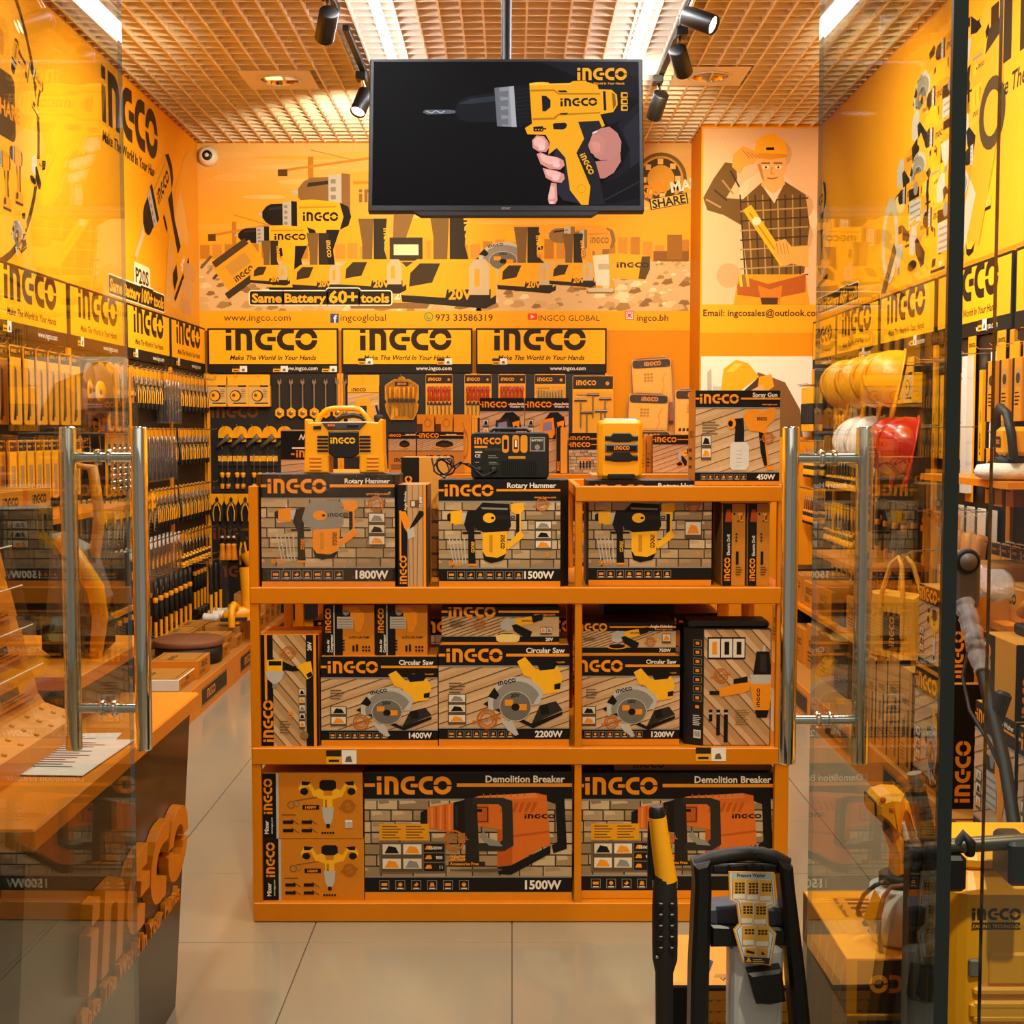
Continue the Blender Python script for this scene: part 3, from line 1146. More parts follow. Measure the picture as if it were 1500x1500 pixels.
# saws, floodlight, nailer
put(695, 335, 800, 405, d_saw)
x0, y0 = bp(565, 400)
x1, y1 = bp(625, 348)
p.rect(x0, y0, x1, y1, 'E8A020')
p.rect(x0+.03, y0+.09, x1-.03, y1, '3A2E1C')
p.rect(x0+.06, y0+.13, x1-.06, y1-.05, 'F0DDB0')
p.rect(x0+.06, y0+.02, x1-.06, y0+.08, '4A3A20')
x, y = bp(360, 385)
p.push(x, y, 1, 1, 36)
p.rect(-.22, -.10, .12, .12, 'E8A21E')
p.rect(-.14, -.02, .04, .07, 'C8923A')
p.rect(-.26, -.14, .16, -.09, '3A2E1C')
p.rect(-.2, .10, .1, .15, '4A3A22')
p.logo(-.14, -.075, .04, '3A2E1C')
p.pop()
# big battery drills in front
def bigdrill(px, py, s_):
    x, y = bp(px, py)
    p.push(x, y, s_, s_)
    p.poly([(-.14, .62), (.16, .62), (.13, .30), (.17, .16), (-.10, .16), (-.08, .36)], 'E8A424')
    p.poly([(-.14, .62), (.02, .62), (.0, .16), (-.10, .16), (-.10, .36)], '7A5A2C')
    p.poly([(.02, .62), (.16, .62), (.13, .30), (.17, .16), (.02, .16)], '2E2416')
    p.push(.12, .52, 1, 1, -86)
    p.logo(0, 0, .055, 'F2B434')
    p.pop()
    p.poly([(-.33, .12), (-.22, .2), (.28, .2), (.36, .12), (.36, -.06), (.30, -.1), (-.34, -.06)], 'F2AA1A')
    p.poly([(-.27, .10), (-.2, .17), (-.05, .17), (-.11, .03), (-.28, .0)], '3A2C16')
    p.poly([(-.34, -.06), (.30, -.1), (.36, -.06), (.36, -.12), (.28, -.16), (-.33, -.11)], '2A2012')
    p.poly([(.0, -.02), (.32, -.02), (.32, -.11), (-.02, -.11)], '2A2012')
    p.text('20V', .01, -.09, .075, 'F2AA1A', bold=.04)
    p.poly([(.16, .14), (.20, .20), (.28, .20), (.31, .14), (.31, -.06), (.16, -.06)], 'C8B48E')
    p.poly([(.20, .0), (.24, .0), (.24, .13), (.20, .13)], 'E8A424')
    p.pop()
bigdrill(655, 420, 1.0)
bigdrill(770, 410, .62)
bigdrill(838, 405, .5)
bigdrill(395, 405, .42)
bigdrill(465, 410, .55)
bigdrill(545, 408, .70)
# angle tool lying at the end
x0, y0 = bp(868, 425)
x1, y1 = bp(952, 370)
p.push(x0, y0, x1-x0, y1-y0)
p.poly([(.10, .95), (.45, .98), (.98, .92), (1, .55), (.92, .25), (.5, .30), (.3, .3), (.1, .6)], 'F0AC24')
p.poly([(0, .92), (.28, .95), (.30, .12), (.06, .12)], 'E8DCC4')
p.rect(-.08, -.05, .36, .05, 'C8BCA0')
p.rect(.1, .55, .3, .7, 'C0B090')
p.poly([(.86, .9), (1, .9), (1, .55), (.92, .28), (.8, .3)], '5A4420')
p.logo(.42, .6, .14, '3A2A12')
p.pop()
# round seal behind the television
x, y = bp(968, 262)
p.circ(x, y, .19, '7A5A30', 28)
p.circ(x, y, .165, 'D89A2C', 28)
p.ring(x, y, .10, .15, '4A3820')
for i in range(8):
    p.rect(x+.125*math.cos(i*.8)-.02, y+.125*math.sin(i*.8)-.02, x+.125*math.cos(i*.8)+.02, y+.125*math.sin(i*.8)+.02, 'E8C070')
p.push(x, y, 1, 1, 10)
p.text('20V', -.14, -.11, .085, 'E89018', bold=.04)
p.text('MAX', .06, -.11, .075, 'F4ECD8', bold=.04)
p.rect(-.11, -.21, .17, -.13, '2A2012')
p.rect(-.10, -.205, .16, -.135, 'F2C060')
p.text('SHARE', .03, -.20, .06, '2A2012', 'c', .03)
p.pop()
# slogan
x, y = bp(369, 443)
def slogan(p, x, y, parts, cs, shear=0.0, sx=1.0):
    gap = parts[0][1]*.30
    wd = sum(text_tris(st, .035, shear)[2]*hh*sx+gap for st, hh in parts)-gap
    for c, e in zip(cs, (.34, .22)):
        xx = x
        for st, hh in parts:
            w_ = text_tris(st, .035, shear)[2]*hh*sx
            d = e*parts[0][1]
            p.poly(rrect(xx-d, y-d-.02*hh, xx+w_+d, y+hh*1.02+d-.1*(hh-parts[0][1]), d), c, st != 'Same')
            xx += w_+gap
    for st, hh in parts:
        x += p.text(st, x, y-.1*(hh-parts[0][1]), hh, cs[2], bold=.035, shear=shear, sx=sx)+gap
slogan(p, x, y, (('Same', .066), ('Battery', .066), ('60+', .088), ('tools', .066)), ('F4EAD4', '1E170C', 'F6B01E'), 0, 1.12)
# contact line
p.rect(0, 0, BW, zr, 'F7A60C')
def ct(px, st, hh, b=.0):
    x, y = bp(px, 470)
    p.text(st, x, y, hh, '3A2608', bold=b, sx=1.06)
ct(328, 'www.ingco.com', .052)
ct(499, 'ingcoglobal', .052)
ct(638, '973 33586319', .05, .01)
ct(789, 'INGCO GLOBAL', .042)
ct(933, 'ingco.bh', .048, .01)
x, y = bp(484, 472)
p.rect(x, y-.005, x+.062, y+.062, '3A4C80')
p.text('f', x+.036, y-.002, .055, W_, 'c', .03)
x, y = bp(628, 464)
p.ring(x, y, .026, .034, '4E8A30')
p.ring(x, y, .010, .018, '4E8A30', 120, 330)
x, y = bp(780, 464)
p.poly(rrect(x-.036, y-.025, x+.036, y+.025, .012, 3), 'E4481C')
p.poly([(x-.012, y-.014), (x+.016, y), (x-.012, y+.014)], W_)
x, y = bp(922, 462)
p.poly(rrect(x-.034, y-.034, x+.034, y+.034, .012, 3), 'D8503C')
p.ring(x, y, .014, .019, W_)
p.poly(rrect(x-.024, y-.024, x+.024, y-.020, .001, 1), W_)
p.frame(x-.024, y-.024, x+.024, y+.024, .004, W_)
mb = p.build('mural', wb, front(X0, YB, Z0), 'matte_print')

# ---------------------------------------------------------------- pier posters
PW = XR-XP
Zp = 2.185
PH = ZC-Zp
def pp(px, py):
    q = at(px, py, YP)
    return (q.x-XP, q.z-Zp)
p = PR(PW, PH)
p.rect(0, 0, PW, PH, 'F0A010')
x0, yb = pp(1027, 446)
p.rect(.012, yb, PW-.012, PH-.012, 'DDB488')
for i in range(10):
    p.circ(rr.uniform(.05, PW-.05), rr.uniform(yb+.1, PH-.1), rr.uniform(.06, .16), rr.choice(['E2BC92', 'D8AC7C', 'E6C49C', 'CC9E6E']), 14)
def q_(*pts):
    return [pp(*a) for a in pts]
SH, SHD, SKN = '6A4C20', '3E2A10', 'E2A860'
p.clip = (.012, yb, PW-.012, PH-.012)
p.poly(q_((1030, 290), (1045, 262), (1062, 238), (1078, 240), (1080, 262), (1064, 290), (1088, 292), (1115, 268), (1150, 266), (1180, 285), (1186, 330), (1178, 400), (1096, 412), (1086, 330), (1060, 315), (1036, 308)), SH)
for i in range(9):     # checked shirt
    p.line(q_((1084+i*11, 285), (1092+i*10, 412)), .010, 'A88850' if i % 2 else SHD)
for i in range(9):
    p.line(q_((1084, 296+i*14), (1184, 290+i*14)), .010, 'A88850' if i % 2 else SHD)
for i in range(4):
    p.line(q_((1034+i*12, 292-i*14), (1056+i*9, 304-i*10)), .012, SHD if i % 2 else 'A88850')
p.poly(q_((1115, 270), (1150, 267), (1134, 298)), 'DCC4A4')
p.poly(q_((1118, 255), (1147, 255), (1150, 270), (1133, 284), (1115, 272)), SKN)
p.poly(q_((1109, 226), (1150, 226), (1152, 248), (1144, 264), (1132, 270), (1120, 264), (1112, 250)), SKN)
p.poly(q_((1109, 240), (1116, 262), (1120, 266), (1114, 240)), 'B87C3C')
for ex in (1122, 1140):
    p.poly(q_((ex-5, 243), (ex+5, 243), (ex+4, 247), (ex-4, 247)), 'F0E0C4')
    x, y = pp(ex, 245)
    p.circ(x, y, .008, '3A2A18', 8)
    p.line(q_((ex-7, 239), (ex+6, 239)), .009, '7A5020')
p.line(q_((1131, 245), (1129, 254), (1134, 255)), .007, 'B87C3C')
p.line(q_((1124, 261), (1131, 262), (1139, 260)), .009, 'A05A30')
p.poly(q_((1104, 226), (1108, 206), (1120, 197), (1136, 196), (1150, 208), (1153, 226), (1128, 231)), 'F0A818')
p.poly(q_((1098, 230), (1112, 224), (1152, 226), (1154, 230), (1128, 234)), 'D88E10')
p.poly(q_((1122, 216), (1134, 216), (1134, 220), (1122, 220)), K_)
p.poly(q_((1072, 244), (1074, 226), (1088, 214), (1104, 220), (1112, 230), (1104, 240), (1090, 244), (1084, 256)), 'E0A040')
for i in range(4):
    p.line(q_((1088+i*6, 220+i*2), (1098+i*5, 232)), .005, 'A87024')
p.poly(q_((1088, 308), (1100, 300), (1155, 382), (1144, 391)), 'F2B01C')
p.line(q_((1098, 312), (1146, 382)), .012, 'B87E10')
x, y = pp(1108, 324)
p.circ(x, y, .03, 'E6DCC0', 12)
p.poly(q_((1134, 372), (1136, 354), (1150, 350), (1160, 362), (1184, 360), (1184, 392), (1160, 386), (1148, 390)), 'DDA24C')
for i in range(4):
    p.line(q_((1137+i*5, 356), (1140+i*5, 372)), .005, 'A87024')
p.poly(q_((1074, 448), (1082, 402), (1180, 402), (1186, 448)), 'E09418')
p.poly(q_((1080, 418), (1086, 404), (1125, 416), (1180, 402), (1180, 428), (1130, 438), (1080, 432)), 'A85414')
p.poly(q_((1110, 418), (1128, 424), (1146, 418), (1142, 448), (1116, 448)), 'C8761C')
p.poly(q_((1114, 436), (1140, 436), (1138, 448), (1116, 448)), '4A2C10')
for i in range(3):
    p.poly(q_((1082+i*5, 402), (1086+i*5, 402), (1088+i*5, 420), (1084+i*5, 420)), ['E8B83C', '8A6A3A', 'D8A028'][i])
p.clip = None
x, y = pp(1030, 463)
p.text('Email: ingcosales@outlook.com', x, y, .047, '3A2608', bold=.015)
p.build('man_poster', pier, front(XP, YP, Zp), 'matte_print')
q0 = at(1030, 640, YP)
q1 = at(1030, 522, YP)
w2, h2 = PW-.02, q1.z-q0.z
p = PR(w2, h2)
p.rect(0, 0, w2, h2, 'E9DCCB')
def hp(px, py):
    q = at(px, py, YP)
    return (q.x-XP-.01, q.z-q0.z)
def h_(*pts):
    return [hp(*a) for a in pts]
p.poly(h_((1036, 620), (1036, 545), (1042, 540), (1044, 620)), 'B8AA98')
p.poly(h_((1044, 620), (1044, 566), (1056, 566), (1056, 620)), 'C4B6A4')
p.poly(h_((1098, 600), (1110, 545), (1150, 560), (1172, 600), (1176, 640), (1090, 640)), '7A5228')
p.poly(h_((1056, 570), (1060, 540), (1078, 527), (1096, 532), (1112, 552), (1090, 568), (1076, 582), (1062, 584)), 'EBA414')
p.poly(h_((1064, 545), (1076, 532), (1088, 533), (1074, 545)), 'F8C040')
p.poly(h_((1090, 572), (1112, 552), (1122, 556), (1104, 572), (1106, 580)), '4A3014')
p.poly(h_((1112, 552), (1130, 548), (1134, 566), (1120, 576), (1110, 566)), 'D8960E')
p.poly(h_((1100, 572), (1118, 562), (1122, 600), (1098, 600)), 'D8A068')
p.build('helmet_poster', pier, front(XP+.01, YP, q0.z), 'matte_print')
q0, q1 = at(888, 690, YB), at(1018, 480, YB)

# ---------------------------------------------------------------- mural on the wall with the circle of tools
YL0 = YF
LWd, LHt = YB-YL0, ZC-2.27
def lp(px, py):
    q = atX(px, py, XL)
    return (q.y-YL0, q.z-2.27)
p = PR(LWd, LHt)
p.rect(0, 0, LWd, LHt, 'F8AC10')
p.lz += 1
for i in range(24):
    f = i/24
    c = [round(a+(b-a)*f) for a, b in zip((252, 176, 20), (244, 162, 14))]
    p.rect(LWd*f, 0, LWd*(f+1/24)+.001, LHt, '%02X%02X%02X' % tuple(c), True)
# circle of tools
cx, cy = lp(20, 215)
cx = 5.75-YL0
cy = .68
p.ring(cx, cy, .70, .735, '4A3008', 0, 360, 40)
p.circ(cx, cy, .70, 'F8B024', 40)
p.poly(rrect(cx-.28, cy-.02, cx+.36, cy+.42, .06), 'E8A018')
p.poly(rrect(cx-.22, cy+.24, cx+.30, cy+.36, .03), 'C47C10')
p.poly(rrect(cx-.34, cy-.12, cx+.42, cy+.18, .04), '5A3C10')
p.text('20V', cx-.28, cy-.06, .13, 'F6AE20', bold=.04)
p.rect(cx-.02, cy+.03, cx+.16, cy+.10, 'F2E6CC')
p.text('2.0Ah', cx+.07, cy+.04, .045, '3A2808', 'c')
p.text('MAX', cx+.0, cy-.07, .075, 'F2E6CC', bold=.03)
p.text('SHARE', cx+.19, cy-.02, .07, 'E8901C', bold=.03)
for k in range(11):
    a = math.radians(20-k*36)
    p.push(cx+.70*math.cos(a)-.10, cy+.70*math.sin(a)*.95-.1, .20, .22, -20+k*9)
    (d_drill, d_grinder, d_saw, d_drill, d_wrench)[k % 5](p, 'E8A01C')
    p.pop()
for k in range(6):
    p.push(cx-.42+.15*k, cy-.52+.05*abs(k-2.5), .17, .28)
    d_drill(p, 'E89C18', '5A4420', False)
    p.pop()
# logo and motto
x0, y0 = lp(157, 187)
x1, y1 = lp(235, 222)
lw = x1-x0
p.logo(7.47-YL0, .97, .31, '3A2606', .92)
p.text('Make The World In Your Hands', 7.47-YL0, .86, .066, '3A2606', shear=.2, sx=.95)
# hand drill pictured near the corner
x0, y0 = lp(243, 420)
x0 = 8.62-YL0
p.poly([(x0+.1, .0), (x0+1.09, .0), (x0+1.09, 1.25), (x0+.75, 1.2), (x0+.45, .9), (x0+.2, .4)], 'E8A02C')
p.poly([(x0+.15, .1), (x0+.45, .05), (x0+.8, .6), (x0+.6, .9), (x0+.25, .5)], 'E4AC58')
p.push(x0+.10, -.12, .95, .95, 38)
d_drill(p, 'EAA21E')
p.pop()
p.poly([(x0-.56, .30), (x0-.52, .28), (x0-.33, .46), (x0-.36, .51)], 'C8B488')
p.poly(rrect(x0+.62, .30, x0+.95, .42, .05), 'D09A60')
p.poly(rrect(x0+.58, .17, x0+.90, .29, .05), 'D4A068')
p.poly(rrect(x0+.54, .05, x0+.84, .16, .05), 'CE9660')
# product word and slogan
x0, y0 = lp(197, 412)
p.poly(rrect(x0-.02, y0-.03, x0+.34, y0+.12, .03), 'F2E0B8')
p.text('P20S', x0+.16, y0, .09, '3A2606', 'c', .03, sx=1.2)
x0, y0 = lp(160, 425)
slogan(p, x0, y0, (('Same', .072), ('Battery', .072), ('100+', .082), ('tools', .072)), ('F4E8CC', '2A1C08', 'F4AE1E'), .15, 1.15)
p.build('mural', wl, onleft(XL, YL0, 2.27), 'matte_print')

# ---------------------------------------------------------------- mural on the opposite wall
def rp(px, py):
    q = atX(px, py, XR)
    return (YB-q.y, q.z-2.29)
RW, RH = YB-YF, ZC-2.29
p = PR(RW, RH)
p.rect(0, 0, RW, RH, 'F8AC10')
p.lz += 1
for i in range(24):
    f = i/24
    c = [round(a+(b-a)*f) for a, b in zip((246, 166, 16), (252, 178, 24))]
    p.rect(RW*f, 0, RW*(f+1/24)+.001, RH, '%02X%02X%02X' % tuple(c), True)
x0, y0 = rp(1417, 60)
x0 = YB-5.95
p.logo(x0, .80, .44, '3A2606', .85)
p.text('Make The World In Your Hands', x0, .66, .08, '3A2606', shear=.2, sx=.95)
rows = [(1300, 345, 5), (1318, 300, 5), (1330, 260, 4), (1345, 215, 3), (1368, 165, 2)]
xA, xB = rp(1296, 330)[0], rp(1462, 330)[0]
fns = [d_saw, d_drill, d_wrench, d_grinder, d_drill, d_pump, d_hammer, d_polisher]
k = 0
for r_, (yy, n_) in enumerate(((.86, 3), (.66, 4), (.46, 5), (.25, 6), (.06, 5))):
    for i in range(n_):
        xx = xA+.25+(xB-xA-.5)*(i+.5)/n_+.08*(r_ % 2)
        if r_ < 2:
            xx = xA+.5+(xB-xA-.7)*(i+.5)/n_
        p.push(xx-.19, yy-.05, .40, .36)
        fns[k % 8](p, ['E8A01C', 'DE9418', 'F0AC2A'][k % 3])
        p.pop()
        k += 1
p.circ(xA+.12, .28, .16, 'C8BCA0', 20, .24)
p.circ(xA+.12, .28, .10, 'E0A830', 20, .16)
p.poly([(xA-.05, -.0), (xA+.05, .0), (xA+.25, .2), (xA+.2, .26)], '6A5030')
x0 = xB-.18
p.poly([(x0-.25, .12), (x0-.05, .06), (x0+.22, .62), (x0+.18, .95), (x0-.02, .9)], 'E8A01C')
p.poly([(x0-.02, .9), (x0+.18, .95), (x0+.14, 1.02), (x0+.02, 1.0)], '3A2C16')
p.ring(x0+.08, .62, .10, .16, '4A3A1C')
p.poly([(x0-.35, .10), (x0-.25, .04), (x0-.1, .3), (x0-.18, .38)], 'C8BCA0')
p.poly([(.15, .1), (.7, .05), (.9, .6), (.6, .95), (.2, .8)], 'D8A060')
p.push(.15, .15, .7, .75, 8)
d_drill(p, 'E8A020')
p.pop()
x0 = .55
slogan(p, x0, .04, (('Same', .07), ('Battery', .07), ('60+', .08), ('tools', .07)), ('F4E8CC', '2A1C08', 'F4AE1E'), .15, 1.1)
p.build('mural', wr, onright(XR, YB, 2.29), 'matte_print')

# ---------------------------------------------------------------- glass doors and fixed panes
def door(idx, a, c, sgn, y0, y1, yr):
    """leaf opened into the shop; plane x = sgn*(c - a*y)"""
    ang = math.atan(a)*sgn
    X = T(sgn*(c-a*y0), y0, 0) @ R(ang)
    L = (y1-y0)*math.sqrt(1+a*a)
    d = MB()
    v = [(x, y, z) for x in (-.004, .004) for y in (0, L) for z in (.012, 3.15)]
    d.add(v, [(0, 1, 3, 2), (4, 6, 7, 5)], 'glass')
    d.add(v, [(0, 4, 5, 1), (0, 2, 6, 4), (1, 5, 7, 3)], 'glass_edge')
    d.add(v, [(2, 3, 7, 6)], 'free_edge')
    o = struct(d.build('door_%d' % idx, None, X), ('open clear glass door leaf beside the dark counter', 'open clear glass door leaf beside the spray gun box')[idx-1])
    MB().bx(-.009, .009, -.008, .0, .012, 3.15, 'glass_edge').build('hinge_profile', o)
    MB().bx(-.016, .016, 0, .18, .005, .10, 'chrome').build('patch_fitting', o)
    hy = (yr-y0)*math.sqrt(1+a*a)
    h = MB()
    zl, zh = (.935, 1.508)
    for sx in (-1, 1):
        pr = [(.0, zl), (.0125, zl), (.0145, zl+.003), (.0145, zh-.003), (.0125, zh), (.0, zh)]
        h.lathe(pr, 'chrome', T(sx*.0625, hy, 0), 20)
    hd = h.build('door_handle', o)
    for z in (1.455, 1.01):
        k = MB()
        k.tube([(-.056, hy, z), (.056, hy, z)], .0085, 'chrome', 14)
        k.build('standoff', hd)
        k = MB()
        for sx in (-1, 1):
            k.lathe([(.009, .0065), (.0135, .0065), (.0145, .008), (.0145, .013), (.0125, .0155), (.009, .0155)], 'chrome', T(0, hy, z) @ R(sx*PI/2, 'Y'), 18)
        k.build('collar', hd)
    return o
door(1, .0094, .7376, -1, YF, 2.435, 2.30)
door(2, .0168, .568, 1, YF+.02, 2.285, 2.205)
for idx, x0, x1 in ((1, .585, 2.10), (2, -2.27, -.775)):
    d = MB()
    v = [(x, y, z) for x in (x0, x1) for y in (YF-.006, YF+.006) for z in (.012, 3.15)]
    d.add(v, [(0, 4, 5, 1), (2, 3, 7, 6)], 'glass')
    d.add(v, [(0, 1, 3, 2), (4, 6, 7, 5), (0, 2, 6, 4), (1, 5, 7, 3)], 'glass_edge')
    o = struct(d.build('window_%d' % idx), ('fixed clear glass pane in front of the yellow pressure washer', 'fixed clear glass pane in front of the brochure stand')[idx-1])
    MB().bx(x0, x1, YF-.02, YF+.02, 0, .012, 'steel').build('bottom_rail', o)

# ---------------------------------------------------------------- television
tvw, tvh = .967, .560
c0 = (at(543, 82, 4.72)+at(940, 85, 4.72))/2
X = T(c0.x, 4.74, c0.z) @ R(math.radians(-10), 'X')
tv = thing('television', 'black wall television hung from the ceiling showing a hand with a drill', 'television', X)
b = MB()
b.prism(rrect(-tvw/2, -tvh, tvw/2, 0, .004), 0, .035, 'black', R(-PI/2, 'X') @ R(PI, 'X') @ T(0, 0, 0) if False else Matrix(((1, 0, 0, 0), (0, 0, 1, 0), (0, 1, 0, 0), (0, 0, 0, 1))), .003)
b.build('bezel', tv)
b = MB()
b.prism([(-.30, -tvh-.002), (.30, -tvh-.002), (.335, -tvh+.02), (-.335, -tvh+.02)], .002, .03, 'black', Matrix(((1, 0, 0, 0), (0, 0, 1, 0), (0, 1, 0, -.012), (0, 0, 0, 1))))
b.build('chin', tv)
MB().rbox(-.25, .25, .035, .075, -tvh+.08, -.08, 'black', .006).build('rear_cover', tv)
MB().tube([(.0, .075, -.18), (0, .13, -.17), (.0, .13, .70)], .019, 'black', 10).build('ceiling_pole', tv, R(math.radians(10), 'X'))
sw, sh = tvw-.028, tvh-.034
p = PR(sw, sh)
p.rect(0, 0, sw, sh, '020202')
px0, py0, px1, py1 = 550, 88, 932, 304
def tp_(px, py):
    return ((px-px0)/(px1-px0)*sw, sh*(1-(py-py0)/(py1-py0)))
def t_(*pts):
    return [tp_(*a) for a in pts]
def tz(*pts):           # points read in the enlarged view of the screen
    return [tp_(680+a*280/1500, 60+b_*260/1393) for a, b_ in pts]
k_ = sw/(px1-px0)
p.poly(t_((790, 88), (932, 88), (932, 145), (905, 140), (840, 110)), '16121A')
p.poly(t_((830, 88), (932, 88), (932, 112)), '221C22')
p.poly(tz((1180, 660), (1340, 480), (1350, 1320), (850, 1320), (1080, 1120), (1210, 1000), (1270, 860)), '17151C')
p.poly(tz((1220, 700), (1345, 560), (1350, 1000), (1280, 1080), (1275, 860)), '24212A')
p.poly(tz((1040, 1140), (1180, 1090), (1345, 960), (1350, 1250), (1000, 1320)), '0C0B0E')
p.line(tz((1000, 1310), (1345, 1120)), .004, '2E2A32')
# bit, chuck, collar
p.poly(t_((621, 165), (624, 161), (660, 161), (668, 162), (668, 166), (660, 167), (628, 168)), '5E626A')
p.line(t_((626, 163), (634, 166), (640, 162), (647, 166), (653, 163)), .003, 'B8C0CC')
p.poly(t_((668, 158), (674, 146), (690, 140), (726, 135), (728, 180), (690, 180), (674, 176), (669, 168)), '15161C')
p.poly(t_((672, 152), (690, 144), (726, 140), (726, 148), (690, 152)), '2C303C')
p.poly(t_((724, 128), (752, 125), (756, 187), (728, 186)), '8C8C92')
p.poly(t_((724, 128), (731, 127), (735, 186), (728, 186)), '6A6A72')
p.poly(t_((745, 126), (752, 125), (756, 187), (749, 187)), 'A8A8AE')
for i in range(4):
    p.poly(t_((728+i*.6, 134+i*14), (744, 132+i*14), (744, 142+i*14), (730+i*.6, 141+i*14)), '6E6E76')
p.poly(t_((752, 125), (778, 121), (782, 186), (756, 187)), '0E0E12')
for i in range(9):
    p.line(t_((755, 131+i*6), (780, 128+i*6.3)), .0012, '2A2A30')
# body
YT, YTD, KT = 'F2A416', 'B87808', '16151A'
p.poly(tz((1030, 340), (1255, 345), (1265, 560), (1240, 620), (1110, 670), (1060, 590), (1150, 560)), KT)
for i in range(3):
    p.poly(rrect(*tp_(680+1210*280/1500, 60+(455+i*52-8)*260/1393), *tp_(680+1262*280/1500, 60+(400+i*52)*260/1393), .003, 2), YT)
    p.poly(rrect(*tp_(680+1224*280/1500, 60+(440+i*52-5)*260/1393), *tp_(680+1258*280/1500, 60+(412+i*52)*260/1393), .002, 2), KT)
p.poly(tz((505, 328), (560, 318), (610, 316), (655, 320), (660, 330), (815, 326), (840, 310), (940, 305), (955, 322), (1030, 340), (1040, 375), (1140, 380), (1180, 420), (1185, 500), (1150, 560), (1050, 580), (1085, 670), (1060, 685), (1040, 630), (880, 640), (925, 775), (865, 890), (970, 1160), (955, 1305), (900, 1305), (815, 1190), (780, 930), (715, 850), (650, 905), (660, 800), (630, 745), (490, 740), (470, 690), (525, 655)), YT)
p.poly(tz((515, 395), (690, 390), (730, 420), (1050, 420), (1050, 405), (730, 405), (695, 375), (512, 380)), YTD)
p.poly(tz((530, 610), (690, 605), (725, 575), (1050, 560), (1050, 572), (730, 590), (700, 622), (530, 628)), YTD)
p.poly(tz((505, 328), (560, 318), (660, 330), (830, 326), (830, 336), (508, 345)), 'FBC040')
p.poly(tz((600, 428), (635, 430), (668, 465), (668, 520), (630, 555), (605, 555)), KT)
p.poly(tz((1072, 390), (1092, 392), (1098, 545), (1078, 548)), KT)
p.poly(tz((1140, 400), (1165, 420), (1172, 500), (1150, 540)), '8A5A10')
p.poly(tz((722, 386), (785, 384), (800, 402), (738, 402)), KT)
p.poly(tz((735, 580), (745, 570), (805, 566), (790, 582)), KT)
p.poly(tz((685, 660), (700, 650), (780, 646), (795, 665), (785, 690), (765, 702), (690, 700)), KT)
p.poly(tz((535, 680), (610, 675), (612, 690), (635, 690), (633, 702), (612, 702), (610, 718), (537, 718)), KT)
for i in range(3):
    p.poly(tz((550+i*22, 698), (560+i*22, 698), (560+i*22, 708), (550+i*22, 708)), YT)
x, y = tz((745, 516))[0]
x1, y1 = tz((1028, 440))[0]
p.push(x, y, 1, 1, 1.2)
p.logo(0, 0, (y1-y)*.86, KT, (x1-x)/(LOGO_W*(y1-y)*.86))
p.pop()
# dark grip
p.poly(tz((880, 640), (1040, 630), (1065, 690), (990, 740), (955, 830), (970, 900), (1010, 960), (1040, 1090), (1080, 1305), (955, 1305), (970, 1160), (865, 890), (925, 775)), '201E22')
p.poly(tz((715, 850), (780, 930), (815, 1190), (900, 1305), (860, 1290), (760, 1270), (710, 1200), (720, 1120), (775, 1090), (775, 960), (690, 905)), '262430')
x, y = tz((893, 905))[0]
p.push(x, y, 1, 1, -65)
p.logo(0, -.002, .020, YT)
p.pop()
x, y = tz((900, 1178))[0]
p.ring(x, y, .014, .016, 'C88E14')
# hand
SK, SD, SP = 'D98E80', 'A8584E', 'EFB2A4'
def finger(pts, nail):
    p.poly(tz(*pts), SK)
    cx = sum(a for a, b_ in pts)/len(pts)
    cy = sum(b_ for a, b_ in pts)/len(pts)
    p.poly(tz(*[(cx+(a-cx)*.72-8, cy+(b_-cy)*.62-12) for a, b_ in pts]), SP)
    p.poly(tz(*nail), 'F2C0B4')
finger([(525, 790), (560, 750), (615, 755), (650, 800), (655, 850), (630, 885), (575, 880), (530, 850)], [(570, 830), (600, 815), (630, 840), (615, 870), (580, 868)])
finger([(560, 900), (590, 885), (640, 910), (720, 925), (765, 950), (775, 990), (740, 1025), (660, 1020), (590, 980)], [(680, 960), (715, 955), (745, 990), (720, 1010), (685, 1000)])
finger([(605, 1010), (640, 1020), (720, 1035), (768, 1060), (775, 1095), (750, 1130), (690, 1125), (630, 1090)], [(680, 1070), (715, 1065), (735, 1095), (715, 1115), (680, 1105)])
finger([(670, 1130), (712, 1135), (718, 1270), (700, 1300), (655, 1300), (645, 1260)], [(655, 1280), (690, 1278), (690, 1298), (660, 1298)])
p.poly(tz((1010, 960), (1100, 950), (1200, 870), (1205, 960), (1150, 1050), (1080, 1095), (1045, 1095)), 'C07A6C')
p.poly(tz((985, 730), (1060, 690), (1120, 680), (1180, 730), (1210, 800), (1205, 880), (1130, 945), (1050, 950), (1000, 920)), 'C27E70')
p.poly(tz((955, 830), (985, 750), (1040, 745), (1090, 790), (1070, 900), (1020, 920), (975, 890)), 'CC8274')
p.poly(tz((975, 810), (1010, 795), (1050, 820), (1045, 880), (1005, 890)), SK)
p.poly(tz((990, 725), (1030, 708), (1025, 722), (992, 738)), 'E8D8D0')
# logo on the picture
x, y = tz((875, 303))[0]
x1, y1 = tz((1258, 203))[0]
p.logo(x, y, y1-y, YT, (x1-x)/(LOGO_W*(y1-y)))
x, y = tz((950, 338))[0]
p.text('The World In Your Hands', x, y, .0085, YT, shear=.25, bold=.02, sx=1.05)
p.build('screen_picture', tv, front(-sw/2, -.0006, -tvh+.022), 'screen', .00004)
p = PR(.06, .012)
p.text('SONY', .03, .001, .0085, '8A8680', 'c', .03)
p.build('maker_name', tv, front(-.03, -.0004, -tvh+.006))
